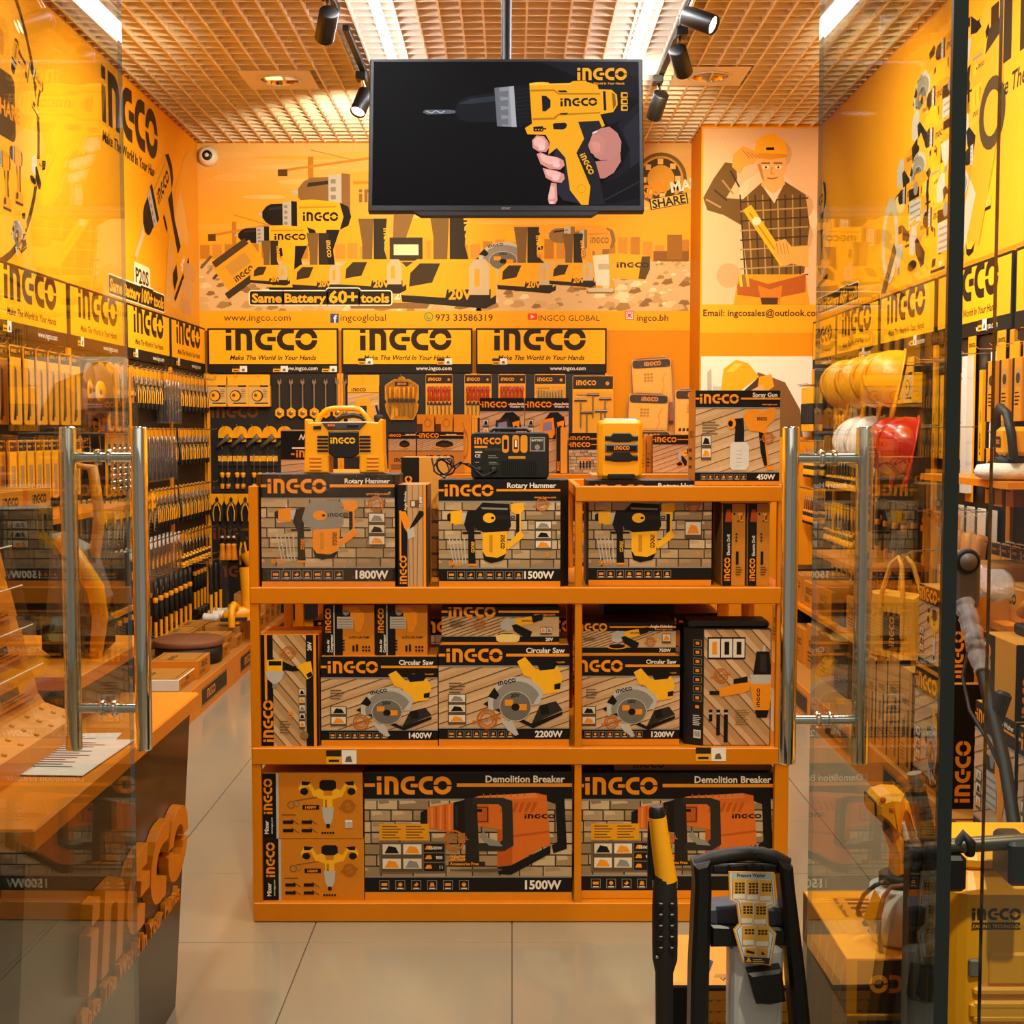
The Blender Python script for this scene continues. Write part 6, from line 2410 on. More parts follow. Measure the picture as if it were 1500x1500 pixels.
def g_helmet(label, c='white'):
    t = thing('safety_helmet', label, 'helmet')
    k = MB()
    n, rings = 24, 9
    v, f = [], []
    for j in range(rings+1):
        ph = j/rings*PI/2
        for i in range(n):
            a = 2*PI*i/n
            v.append((.105*math.cos(ph)**.8*math.cos(a), .135*math.cos(ph)**.8*math.sin(a), .15*math.sin(ph)))
    for j in range(rings):
        for i in range(n):
            f.append((j*n+i, j*n+(i+1) % n, (j+1)*n+(i+1) % n, (j+1)*n+i))
    k.add(v, f, c, None, True)
    k.build('shell', t)
    k = MB()
    v, f = [], []
    for i in range(n):
        a = 2*PI*i/n
        ex = .012+(.055*max(0, -math.sin(a))**2)
        for r_, z in ((.104, .004), (.104, -.004)):
            v.append((r_*math.cos(a), (r_+.03)*math.sin(a), z))
        for z in (.002-.2*ex, -.004-.2*ex):
            v.append(((.104+ex)*math.cos(a), (.134+ex)*math.sin(a), z))
    for i in range(n):
        a, b = i*4, ((i+1) % n)*4
        f += [(a, b, b+2, a+2), (a+2, b+2, b+3, a+3), (a+3, b+3, b+1, a+1), (a+1, b+1, b, a)]
    k.add(v, f, c, None, True)
    k.build('brim', t)
    for x in (-.03, 0, .03):
        k = MB()
        k.tube([(x, .115*math.cos(q), .012+.142*math.sin(q)) for q in [.35+i*.35 for i in range(8)]], [.003]+[.008]*6+[.003], c, 6)
        k.build('ridge', t)
    MB().tube([(.09*math.cos(a), .115*math.sin(a), -.012) for a in [i*PI/8 for i in range(16)]], .007, 'soft_black', 6, closed=True).build('head_band', t)
    return t

def g_level(label):
    t = thing('spirit_level', label, 'level')
    MB().bx(-.035, .035, -.03, .0, -.62, .0, 'white').build('sleeve', t)
    MB().bx(-.048, .048, .001, .004, -.66, .09, 'yellow').build('card', t)
    p = PR(.09, .06)
    p.logo(.008, .02, .019, '2A1A06')
    p.build('card_print', t, front(-.045, .0008, .02))
    for z in (-.1, -.3, -.5):
        MB().bx(-.036, -.030, -.031, -.02, z-.004, z+.004, 'black').build('tick', t)
    return t

def g_rule(label):
    t = thing('folding_rule_pack', label, 'ruler')
    MB().bx(-.022, .022, -.018, -.002, -.46, -.06, 'yellow').build('rule', t)
    p = PR(.04, .36)
    p.push(.028, .03, 1, 1, 90)
    p.logo(0, 0, .018, '2A1A06')
    p.text('150cm', .12, 0, .014, '2A1A06')
    p.pop()
    p.circ(.02, .012, .007, '2A1A06', 10)
    p.build('rule_print', t, front(-.02, -.018, -.44))
    MB().prism(arc(0, -.02, .028, 0, 330, 12), -.008, .0, 'clear', XZ).build('hanger', t)
    return t

def g_saw(label):
    t = thing('hand_saw', label, 'saw')
    MB().prism([(-.035, -.42), (-.01, -.42), (.045, -.02), (-.03, -.02)], -.003, .0, 'steel', XZ).build('blade', t)
    MB().prism([(-.035, -.03), (.05, -.03), (.055, .05), (.02, .10), (-.03, .08), (-.04, .02)], -.012, .010, 'yellow', XZ, .004).build('handle', t)
    MB().prism([(-.012, .0), (.025, .0), (.028, .04), (.005, .06), (-.015, .04)], -.0135, .0115, 'soft_black', XZ, .001).build('grip_inlay', t)
    return t

def g_brush(label):
    t = thing('wire_brush', label, 'brush')
    MB().rbox(-.014, .014, -.02, .0, -.12, .0, 'yellow', .005).build('handle', t)
    MB().rbox(-.016, .016, -.024, .004, -.25, -.11, 'soft_black', .005).build('grip', t)
    MB().rbox(-.013, .013, -.02, .0, -.30, -.25, 'yellow', .004).build('end_cap', t)
    return t

def g_tape(label):
    t = thing('boxed_tape_measure', label, 'carton')
    MB().rbox(-.08, .08, -.05, .0, -.215, -.06, 'yellow', .003).build('carton', t)
    MB().prism(rrect(-.08, -.06, .08, .02, .004), -.048, -.045, 'yellow', XZ).build('hanger', t)
    p = PR(.158, .215)
    box_pack_print(p, .158, .215)
    p.build('front_print', t, front(-.079, -.05, -.213))
    return t

def small_pack(label, c='deep_yellow', dark=True, w_=.075, h=.20, pic='drill'):
    t = thing('boxed_tool', label, 'carton')
    MB().rbox(-w_/2, w_/2, -.045, .0, -h, -.05, c, .002).build('carton', t)
    MB().prism(rrect(-w_/2, -.05, w_/2, .02, .004), -.004, -.001, 'yellow', XZ).build('hanger', t)
    p = PR(w_-.002, h-.052)
    p.rect(0, 0, w_, h, 'D8901C')
    if dark:
        p.rect(0, 0, .22*w_, h, K_)
    p.rect(.26*w_, .45*h, .9*w_, .70*h, 'C08A3C')
    p.circ(.58*w_, .56*h, .22*w_, '3A3026', 10)
    p.small(.3*w_, .36*h, .5*w_, 4, .05*h, K_)
    p.build('front_print', t, front(-w_/2+.001, -.045, -h+.001))
    return t

# ---------------------------------------------------------------- hanging them up
def hang(bayobj, base, proto_fn, xs, z, labels, group, depth=(0,), hook=hook_mesh, tilt=0.0, y0=-.045):
    """hang copies on hooks of a bay; depth: how far out along the hook copies hang one behind the other"""
    Xb = bayobj.matrix_basis
    proto = None
    n = 0
    rr = random.Random(int(z*1000)+len(xs))
    for x in xs:
        hk = link('hook', hook, bayobj, T(x, -.03, z+.012))
        for d in depth:
            X = Xb @ T(x, y0-d, z) @ R(math.radians(rr.uniform(-1, 1)*tilt), 'Z')
            lb = labels(n)
            n += 1
            if proto is None:
                proto = proto_fn(lb)
                proto.matrix_basis = X
                if group:
                    proto['group'] = group
            else:
                dup(proto, X, lb, group)
    return proto

def lab(fmt, n_=None):
    return lambda i: fmt % ORD[i]

def span(a, b, n):
    return [a+(b-a)*(i+.5)/n for i in range(n)]

# back wall, bay under the security camera (local x = world x + 1.755)
def bx_(px):
    return at(px, 600, YB-.09).x
b0, b1, b2_ = BB[0], BB[1], BB[2]
c0_, c1_, c2_ = -1.755, -.77, .215
hang(b0, 0, g_tape, [bx_(p_)-c0_ for p_ in (318, 348, 380)], 1.895, lab('%s yellow boxed tape measure from the corner under the security camera'), 'boxed tape measures on the back wall', hook=hook_mesh)
hang(b0, 0, g_spanner, [bx_(408+17*i)-c0_ for i in range(6)], 1.87, lab('%s combination spanner with a yellow hexagonal tag, counted from the boxed tape measures'), 'spanners with hexagonal tags')
hang(b1, 0, g_spanner, [bx_(502)-c1_+.01], 1.87, lambda i: 'combination spanner with a yellow hexagonal tag, last of its row beside the large yellow card', 'spanners with hexagonal tags')
hang(b0, 0, g_torch, [bx_(p_)-c0_ for p_ in (328, 349, 371, 393)], 1.525, lab('%s carded torch with a rounded yellow card from the corner with the security camera'), 'carded torches on the back wall')
hang(b0, 0, g_torch, [bx_(415)-c0_], 1.525, lambda i: 'rounded yellow torch card above the dark upside-down carton', 'carded torches on the back wall')
hang(b0, 0, g_driverpair, [bx_(p_)-c0_ for p_ in (327, 349, 374, 394)], 1.365, lab('%s pair of carded screwdrivers from the corner, below the carded torches'), 'carded screwdriver pairs')
hang(b0, 0, g_cutterpair, [bx_(p_)-c0_ for p_ in (314, 335, 356, 377)], 1.075, lab('%s round-topped carded pliers from the corner, on the back wall'), 'carded pliers on the back wall')
hang(b0, 0, g_plunger, [bx_(p_)-c0_ for p_ in (321, 330, 338)], .785, lab('%s orange-gripped pruning shears from the corner'), 'orange-gripped shears', depth=(0, ), tilt=6)
hang(b0, 0, g_bolt, [bx_(p_)-c0_ for p_ in (352, 371)], .775, lab('%s yellow bolt cutter beside the orange-gripped shears'), 'yellow bolt cutters')
for z in (1.60, .70, .42):
    p = PR(.5, .09)
    p.logo(0, .0, .085, '6A3A0A')
    p.build('board_logo', b0, front(-.46, -.031, z))
def cardbag(label):
    t = thing('boxed_level_laser', label, 'carton')
    MB().rbox(-.115, .115, -.04, .0, -.33, -.05, 'yellow', .003).build('carton', t)
    MB().prism(rrect(-.115, -.05, .115, .03, .004), -.004, -.001, 'yellow', XZ).build('hanger', t)
    p = PR(.228, .276)
    bg_wood(p, 0, 0, .228, .22, .2, 5, 'D0A468')
    p.rect(0, .22, .228, .276, 'F2A81C')
    p.rect(0, .225, .228, .23, K_)
    p.logo(.03, .234, .026, '2A1A06')
    p.poly([(.07, .17), (.09, .19), (.15, .19), (.17, .16), (.20, .05), (.15, .03), (.145, .12), (.09, .12), (.08, .03), (.04, .05)], 'EBA21C')
    p.rect(.09, .03, .14, .13, '3A2C18')
    p.build('front_print', t, front(-.114, -.04, -.328))
    return t
hang(b1, 0, cardbag, [bx_(532)-c1_], 1.885, lambda i: 'large yellow wood-print hanging carton between the spanners and the screwdriver case', None)
hang(b1, 0, g_hatset, [bx_(588)-c1_], 1.895, lambda i: 'hat-shaped clear screwdriver case with yellow handles on the back wall', None)
hang(b1, 0, g_redset, [bx_(643)-c1_], 1.90, lambda i: 'card of red-handled screwdrivers next to the hat-shaped case', 'cards of red-handled screwdrivers')
hang(b2_, 0, g_redset, [bx_(700)-c2_, bx_(750)-c2_], 1.90, lambda i: ('second card of red-handled screwdrivers counted from the hat-shaped case', 'third card of red-handled screwdrivers counted from the hat-shaped case')[i], 'cards of red-handled screwdrivers')
hang(b2_, 0, g_brushset, [bx_(806)-c2_], 1.90, lambda i: 'carded set of steel bits behind the welding mask cartons', None)
hang(b2_, 0, g_teeset, [bx_(869)-c2_], 1.89, lambda i: 'large card of tee-handled hex keys at the end of the back wall boards', None)
Xo = T(0, YB, 0)
for i, (px, py, lb) in enumerate(((954, 528, 'topmost bagged sanding sheet pack on the plain orange wall panel'), (950, 580, 'lower bagged sanding sheet pack on the plain orange wall panel'), (952, 634, 'lowest bagged sanding sheet pack, mostly hidden behind the site radio'), (1016, 574, 'bagged sanding sheet pack beside the spray gun carton'))):
    q = at(px, py, YB-.04)
    if i == 0:
        sp = g_sand(lb)
        sp['group'] = 'bagged sanding sheet packs'
    X = T(q.x, YB-.03-.028*i, q.z) @ R(math.radians((-3, 2, 0, 0)[i]), 'Y')
    if i == 0:
        sp.matrix_basis = X
    else:
        dup(sp, X, lb, 'bagged sanding sheet packs')

# ---------------------------------------------------------------- wall with the circle mural
WL = 'circle mural wall'
def L_(k):
    return BL[k]
hang(L_(1), 0, lambda l: g_card(l, .13, .33, lambda p, w_, h: (head_print(p, w_, h, True, .86), p.poly([(.3*w_, .1*h), (.6*w_, .1*h), (.55*w_, .7*h), (.35*w_, .75*h)], '6A4A28'), p.poly([(.2*w_, .05*h), (.45*w_, .05*h), (.4*w_, .35*h)], K_)), 'knife', 'carded_putty_knife', True, .03, 'deep_yellow'),
     span(-.48, .48, 6), 1.86, lab('%s carded putty knife from the entrance, top row, '+WL), 'carded putty knives', depth=(0, .06))
hang(L_(0), 0, lambda l: g_card(l, .13, .33, lambda p, w_, h: head_print(p, w_, h, True, .86), 'knife', 'carded_putty_knife', True, .03, 'deep_yellow'), span(-.48, .48, 5), 1.86, lab('%s dark-headed carded knife from the entrance, first bay, '+WL), 'carded knives of the first bay')
hang(L_(2), 0, lambda l: g_disc(l, .15), span(-.46, -.10, 2), 1.86, lab('%s large brown cutting disc from the entrance, top row, '+WL), 'large cutting discs', depth=(0, .05), tilt=25)
hang(L_(2), 0, g_shear, span(-.06, .48, 4), 1.86, lab('%s carded adjustable wrench from the entrance, top row, '+WL), 'carded adjustable wrenches', depth=(0, .05))
hang(L_(2), 0, lambda l: g_disc(l, .11), span(-.46, .0, 3), 1.48, lab('%s smaller brown disc from the entrance, second row, '+WL), 'smaller brown discs', depth=(0,), tilt=35)
hang(L_(2), 0, g_sock, span(.05, .48, 4), 1.47, lab('%s rail of chrome sockets from the entrance, second row, '+WL), 'rails of chrome sockets', depth=(0,))
hang(L_(2), 0, g_keyset, span(.02, .48, 4), 1.10, lab('%s yellow hex key set from the entrance, third row, '+WL), 'yellow hex key sets', depth=(0, .05))
hang(L_(2), 0, lambda l: g_tubepack(l), span(-.46, .0, 5), 1.12, lab('%s bagged file from the entrance, third row of the second sign bay'), 'bagged files of the third row')
hang(L_(2), 0, g_chisel, span(-.46, .48, 9), .80, lab('%s bagged chisel from the entrance, third bay, '+WL), 'bagged chisels of the third bay', depth=(0, .05))
hang(L_(3), 0, g_plier, span(-.48, .10, 6), 1.86, lab('%s pliers from the entrance, top row, '+WL), 'pliers of the top row', depth=(0, .04))
hang(L_(3), 0, lambda l: g_tubepack(l), span(.12, .48, 5), 1.86, lab('%s black-handled bagged file from the entrance, top row, '+WL), 'bagged files of the top row', depth=(0, .05))
hang(L_(3), 0, lambda l: g_tubepack(l), span(-.48, .40, 9), 1.50, lab('%s bagged file from the entrance, second row, '+WL), 'bagged files of the second row', depth=(0, .04))
hang(L_(3), 0, g_keyset, span(-.48, -.1, 3), 1.12, lab('%s hex key set from the entrance, third row of the fourth bay'), 'hex key sets of the fourth bay', depth=(0, .05))
hang(L_(3), 0, g_plier, span(-.08, .48, 6), 1.12, lab('%s pliers from the entrance, third row, '+WL), 'pliers of the third row', depth=(0, .04))
hang(L_(3), 0, g_chisel, span(-.48, .48, 10), .82, lab('%s bagged chisel from the entrance, fourth bay, '+WL), 'bagged chisels of the fourth bay', depth=(0, .05))
hang(L_(4), 0, g_plier, span(-.48, .38, 8), 1.86, lab('%s pliers from the entrance of the corner bay, top row'), 'corner pliers of the top row', depth=(0, .04))
hang(L_(4), 0, g_plier, span(-.48, .38, 8), 1.50, lab('%s pliers from the entrance of the corner bay, second row'), 'corner pliers of the second row', depth=(0, .04))
hang(L_(4), 0, g_plier, span(-.48, .38, 8), 1.12, lab('%s pliers from the entrance of the corner bay, third row'), 'corner pliers of the third row', depth=(0, .04))
hang(L_(4), 0, g_driver, span(-.48, .38, 9), .80, lab('%s screwdriver from the entrance of the corner bay'), 'corner screwdrivers', depth=(0, .04))
hang(L_(3), 0, g_sledge, span(-.48, .48, 8), .60, lab('%s black and yellow hammer from the entrance, low row, '+WL), 'hammers of the low row', depth=(.02, .12), tilt=10)
hang(L_(4), 0, g_sledge, span(.0, .40, 4), .60, lab('%s black and yellow hammer from the entrance, bay next to the back corner'), 'hammers of the corner bay', depth=(0,), tilt=10)
hang(L_(4), 0, lambda l: g_mallet(l), span(-.48, -.05, 3), .60, lab('%s white-headed mallet from the entrance, low row, '+WL), 'white-headed mallets', depth=(.22,), hook=hook_long, tilt=10)
hang(L_(2), 0, g_sledge, span(-.46, .48, 8), .52, lab('%s short hammer from the entrance, third bay, '+WL), 'hammers of the third bay', depth=(.02,), tilt=10)
# second row of the entrance bays: narrow packs over a ledge
hang(L_(1), 0, lambda l: g_card(l, .085, .26, lambda p, w_, h: (head_print(p, w_, h, True, .84), [p.rect((.2+.12*i)*w_, .04*h, (.26+.12*i)*w_, .6*h, '8A8070') for i in range(5)]), 'blades', 'carded_saw_blades', False, .02, 'deep_yellow'),
     span(-.48, .48, 9), 1.60-.16, lab('%s carded pack of narrow saw blades from the entrance, second row, '+WL), 'carded saw blade packs', depth=(0, .05))
for k in (0, 1):
    MB().bx(-.485, .485, -.36, -.031, 1.105, 1.13, 'orange_top').build('ledge_board', L_(k))
    MB().bx(-.485, .485, -.36, -.031, .585, .61, 'orange_top').build('ledge_board', L_(k))

def base_item(bayobj, x, y, z, o):
    o.matrix_basis = bayobj.matrix_basis @ T(x, y, z) @ o.matrix_basis
    return o
def flatbox(label, w_, d, h, c='card', st='', name='flat_carton', cat='box'):
    dk = c == 'box_black'
    o = tag(MB().prism([(-w_/2, -d/2), (w_/2, -d/2), (w_/2, d/2), (-w_/2, d/2)], 0, h, c, None, .002).build(name), label, cat)
    plain_side(w_-.004, h-.004, st, '34281A' if dk else 'C07A1C').build('front_print', o, front(-w_/2+.002, -d/2, .002))
    p = PR(w_-.01, d-.01)
    p.rect(0, 0, w_, d, '2A2016' if dk else 'B07A30')
    lh = .5*w_/LOGO_W
    p.logo(.08*w_, .55*d, lh, K_)
    p.frame(.06*w_, .08*d, .94*w_, .9*d, .006, '5A3C18')
    p.build('top_print', o, ontop(-w_/2+.005, -d/2+.005, h))
    return o
rr = random.Random(21)
for k, side in ((0, 'first'), (1, 'second')):
    for j, z in enumerate((.15, .61)):
        for i in range(3):
            base_item(BL[k], -.32+.32*i, -.20, z+.001, flatbox('%s dark tool case on the %s ledge, %s bay of the circle mural wall' % (ORD[i], ('base', 'lower')[j], side), .28, .28, .24+.08*rr.random(), 'box_black', '', 'tool_case', 'case'))  # dimness of these bays behind the door glass put into the case colour
for i in range(3):
    base_item(BL[0], -.32+.32*i, -.18, 1.131, flatbox('%s low orange carton on the upper ledge of the entrance bay' % ORD[i], .27, .24, .13, 'box_orange'))
# goods on the base deck of the circle mural wall
DZ = .151
base_item(BL[2], -.30, -.42, DZ, flatbox('flat white and black carton at the deck front near the counter end', .36, .30, .06, 'paper'))
base_item(BL[2], .0, -.46, DZ, flatbox('orange carton on the deck beside the flat white carton', .28, .26, .10, 'box_orange'))
t = base_item(BL[2], -.10, -.28, .211+.0, thing('round_pad', 'large dark round pad lying over the cartons on the base deck', 'pad', T(.52, -.12, .041)))
MB().lathe([(.001, 0), (.20, 0), (.205, .01), (.205, .03), (.20, .036), (.001, .038)], 'brown', None, 32).build('disc', t)
MB().lathe([(.17, -.10), (.19, -.10), (.195, 0), (.17, 0)], 'soft_black', None, 32).build('skirt', t)
for i in range(4):
    base_item(BL[3], -.40+.19*i, -.47+.02*(i % 2), DZ, flatbox('brown carton on the deck front of the fourth bay, %s from the entrance' % ORD[i], .17, .22, .07+.04*(i % 2), 'card'))
for i in range(3):
    base_item(BL[3], -.30+.30*i, -.22, DZ, flatbox('brown carton under the low hammer row, %s from the entrance' % ORD[i], .26, .16, .10, 'card'))
for i in range(4):
    base_item(BL[4], -.31+.21*i, -.46, DZ, flatbox('brown carton on the deck of the corner bay, %s from the entrance' % ORD[i], .19, .26, .10+.05*(i % 3), 'card'))
def ushape(label):
    t = thing('yellow_clamp', label, 'clamp')
    MB().tube([(-.07, 0, .012), (-.07, 0, .09), (-.05, 0, .13), (0, 0, .145), (.05, 0, .13), (.07, 0, .09), (.07, 0, .012)], .022, 'yellow', 10).build('arm', t)
    return t
base_item(BL[3], .02, -.60+.06, DZ+.11, ushape('curved yellow clamp lying on the cartons of the fourth bay'))
base_item(BL[3], .22, -.54, DZ+.075, ushape('second curved yellow clamp next to the plinth edge'))
def boot(label):
    t = thing('rubber_boot', label, 'boot')
    k = MB()
    secs = [(0, 0, .05, .045, .04), (0, -.005, .13, .042, .055), (0, 0, .22, .05, .06), (0, .0, .33, .058, .065)]
    k.tube([(0, 0, .0), (0, 0, .07), (0, 0, .20), (0, .0, .34)], [.048, .046, .053, .06], 'yellow', 14)
    k.build('shaft', t)
    MB().tube([(0, .045, .045), (0, 0, .05), (0, -.08, .042), (0, -.14, .036), (0, -.17, .032)], [.035, .05, .046, .042, .022], 'yellow', 12).build('foot', t)
    MB().prism([(-.045, .06), (.045, .06), (.04, -.05), (.047, -.12), (.03, -.185), (-.03, -.185), (-.047, -.12), (-.04, -.05)], 0, .022, 'rubber', None, .004).build('sole', t)
    return t
base_item(BL[4], .42, -.50, DZ+.16, boot('yellow rubber boot leaning towards the wall boards')).matrix_basis @= R(math.radians(-28), 'X')
q = atZ(340, 985, .16)
t = boot('upright yellow rubber boot with a black sole beside the display shelf post')
t.matrix_basis = T(-1.68, 8.35, .29) @ R(math.radians(-70), 'Z') @ R(math.radians(-8), 'Y')
base_item(BL[3], .42, -.50, DZ, flatbox('carton carrying the yellow rubber boots', .30, .26, .125, 'card'))
o = tag(MB().rbox(-.2, .2, -.03, .03, 0, .04, 'clear', .01).build('clear_bag'), 'crumpled clear plastic bag hanging by the rubber boots', 'bag', None)
o.matrix_basis = T(-2.0, 9.0, .45) @ R(PI/2, 'Y')
# ================================================================ SAFETY HELMET WALL
HW = 'helmet wall'
def hangr(k, fn, ys, z, fmt, group, depth=(0,), **kw):
    yc = BRR[k].matrix_basis.translation.y
    return hang(BRR[k], 0, fn, [yc-y for y in ys], z, lab(fmt) if isinstance(fmt, str) else fmt, group, depth, **kw)

# narrow last bay and fourth bay: brushes, spanners, saws
hangr(4, g_brush, [9.10-.055*i for i in range(6)], 1.80, '%s black and yellow wire brush counted from the pier', 'wire brushes by the pier', depth=(0, .06))
hangr(4, lambda l: g_driver(l), [9.10-.05*i for i in range(7)], 1.42, '%s screwdriver counted from the pier, second row', 'screwdrivers by the pier', depth=(0, .05))
hangr(4, lambda l: g_driver(l, 'orange_top'), [9.10-.06*i for i in range(7)], 1.10, '%s screwdriver counted from the pier, third row', 'third-row screwdrivers by the pier', depth=(0, .05))
hangr(3, g_spanner, [8.44-.085*i for i in range(5)], 1.80, '%s hexagonal-tagged spanner counted from the pier, top row, helmet wall', 'tagged spanners of the helmet wall', depth=(0,))
hangr(3, g_saw, [8.0-.12*i for i in range(4)], 1.80, '%s yellow-handled hand saw counted from the pier, helmet wall', 'hand saws', depth=(0, .05))
hangr(3, lambda l: g_driver(l), [8.44-.07*i for i in range(12)], 1.36, '%s screwdriver counted from the pier, second row of the saw bay', 'screwdrivers of the saw bay', depth=(0, .05))
hangr(3, lambda l: g_driver(l, 'deep_yellow'), [8.44-.08*i for i in range(9)], 1.02, '%s screwdriver counted from the pier, third row of the saw bay', 'third-row drivers of the saw bay', depth=(0, .06))
hangr(3, g_keyset, [8.40-.12*i for i in range(7)], .72, '%s hex key set counted from the pier, low row of the saw bay', 'hex key sets of the saw bay')
hangr(2, g_tape, [7.36-.2*i for i in range(4)], 1.86, '%s yellow boxed tape counted from the pier, behind the yellow helmets', 'yellow boxed tapes behind the helmets', depth=(0,))
def g_roll(label):
    t = thing('tape_roll', label, 'tape')
    MB().lathe([(.02, -.05), (.06, -.05), (.06, .05), (.02, .05)], 'yellow', T(0, -.08, -.06) @ R(PI/2, 'Y'), 18).build('roll', t)
    MB().lathe([(.021, -.052), (.03, -.052), (.03, .052), (.021, .052)], 'paper', T(0, -.08, -.06) @ R(PI/2, 'Y'), 18).build('core', t)
    return t
hangr(2, g_roll, [7.4, 7.2, 7.0], 1.50, '%s yellow tape roll counted from the pier, helmet wall', 'yellow tape rolls')
hangr(2, lambda l: g_sledge(l), [7.42-.16*i for i in range(6)], 1.12, '%s hammer counted from the pier, middle bay of the helmet wall', 'hammers of the helmet wall', depth=(0, .10), tilt=12)
def g_gun(label):
    t = thing('caulking_gun', label, 'gun')
    q = R(math.radians(35), 'Y')
    MB().prism(rrect(-.016, -.26, .016, .02, .006), -.03, .0, 'deep_yellow', XZ @ Matrix.Identity(4), .003).build('cradle', t)
    MB().rbox(-.05, -.014, -.026, -.004, -.24, -.215, 'deep_yellow', .004).build('front_cap', t)
    MB().rbox(-.055, -.014, -.024, -.006, -.05, -.025, 'deep_yellow', .004).build('trigger', t)
    t.matrix_basis = q
    return t
hangr(1, g_gun, [6.40-.14*i for i in range(4)], 1.10, '%s yellow caulking gun counted from the pier, under the red helmets', 'yellow caulking guns', depth=(.04,))
hangr(1, lambda l: g_chisel(l), [6.42-.10*i for i in range(9)], .70, '%s bagged chisel counted from the pier, under the caulking guns', 'bagged chisels of the helmet wall', depth=(0, .05))
hangr(2, g_keyset, [7.42-.12*i for i in range(8)], .72, '%s hex key set counted from the pier, low row of the hammer bay', 'hex key sets of the hammer bay', depth=(0, .06))
# levels, rules and boxed tools
hangr(1, g_level, [5.98, 5.62], 1.84, lambda i: ('white sleeved spirit level close behind the door hinge edge', 'white sleeved spirit level behind the edge of the fixed pane')[i], 'sleeved spirit levels')
hangr(1, g_rule, [6.44, 6.33, 6.22, 6.10, 5.80], 1.83, '%s yellow rule pack counted from the pier, beside the spirit levels', 'yellow rule packs')
hangr(0, lambda l: small_pack(l, w_=.10, h=.30), [5.45, 5.30, 5.16, 5.02, 4.88], 1.84, '%s boxed tool counted from the pier, first bay of the helmet wall', 'boxed tools of the first bay', depth=(0, .06))
hangr(0, lambda l: small_pack(l, 'card', w_=.10, h=.28), [5.45, 5.34, 5.22], 1.48, '%s brown boxed tool counted from the pier, above the polisher ledge', 'brown boxed tools', depth=(0, .06))
hangr(0, lambda l: g_card(l, .10, .30, lambda p, w_, h: (head_print(p, w_, h, True, .84), p.rect(.3*w_, .08*h, .6*w_, .7*h, '8A8070')), 'tool', 'carded_tool', True, .03, 'paper'), [5.46-.11*i for i in range(7)], 1.02, '%s carded tool counted from the pier, under the polisher', 'carded tools under the polisher', depth=(0, .06))
def g_caulk(label):
    t = thing('paint_roller_pack', label, 'roller')
    MB().lathe([(.001, -.27), (.03, -.27), (.032, -.10), (.001, -.09)], 'wood', T(0, -.05, 0) @ R(math.radians(12), 'Y'), 12).build('roller', t)
    MB().prism(rrect(-.05, -.34, .05, .02, .01), -.004, -.001, 'paper', XZ).build('card', t)
    MB().prism(rrect(-.055, -.35, .055, -.0, .012), -.09, .002, 'film', XZ, .01).build('bag', t)
    return t
hangr(1, g_caulk, [6.08, 5.94, 5.80, 5.66], 1.14, '%s bagged paint roller counted from the pier, under the spirit levels', 'bagged paint rollers')

# helmets on long rods
def helmets(z, ys, x, c, cname, n0, where):
    pr = None
    for i, y in enumerate(ys):
        X = T(x, y, z) @ R(math.radians(-100)) @ R(math.radians(78), 'X') @ R(math.radians(6*(i % 2)), 'Z')
        lb = '%s %s safety helmet counted from the pier, %s' % (ORD[i], cname, where)
        if pr is None:
            pr = g_helmet(lb, c)
            pr.matrix_basis = X
            pr['group'] = cname+' safety helmets'
        else:
            dup(pr, X, lb, cname+' safety helmets')
        r = MB().tube([(0, 0, 0), (0, -.42, 0)], .004, 'chrome', 6)
        bq = BRR[1 if y < 6.5 else 2]
        link('hook', hook_long, bq, bq.matrix_basis.inverted() @ T(XR-.03, y, z+.09) @ RR_)
helmets(1.74, [6.92, 6.60, 6.30, 6.08], 1.78, 'yellow', 'yellow', 4, 'upper helmet row')
helmets(1.44, [6.62, 6.40], 1.78, 'white', 'white', 2, 'lower helmet row')
helmets(1.43, [6.06, 5.86], 1.78, 'red', 'red', 2, 'lower helmet row')

# ledges with machines
for k, zs in ((0, (1.30, .80)), (1, (.44,)), (2, (.44, .80)), (3, (.44,))):
    for z in zs:
        MB().bx(-.485, .485, -.42, -.031, z, z+.025, 'orange_top').build('ledge_board', BRR[k])
rr = random.Random(31)
for k in (1, 2, 3):
    for i in range(3):
        base_item(BRR[k], -.32+.32*i, -.24, .466, flatbox('%s case on the low ledge of the %s bay, helmet wall' % (ORD[i], ('second', 'third', 'fourth')[k-1]), .27, .28, .14+.06*rr.random(), ('box_black', 'card', 'box_orange')[(i+k) % 3], '', 'tool_case', 'case'))
        base_item(BRR[k], -.32+.32*i, -.24, .151, flatbox('%s carton on the base deck of the %s bay, helmet wall' % (ORD[i], ('second', 'third', 'fourth')[k-1]), .27, .40, .20+.07*rr.random(), ('card', 'box_black', 'box_orange')[(i+k) % 3]))
for i in range(3):
    base_item(BRR[0], -.32+.32*i, -.22, .826, flatbox('%s orange carton on the middle ledge of the first bay, helmet wall' % ORD[i], .28, .26, .12+.05*(i % 2), ('box_orange', 'card', 'box_orange')[i]))
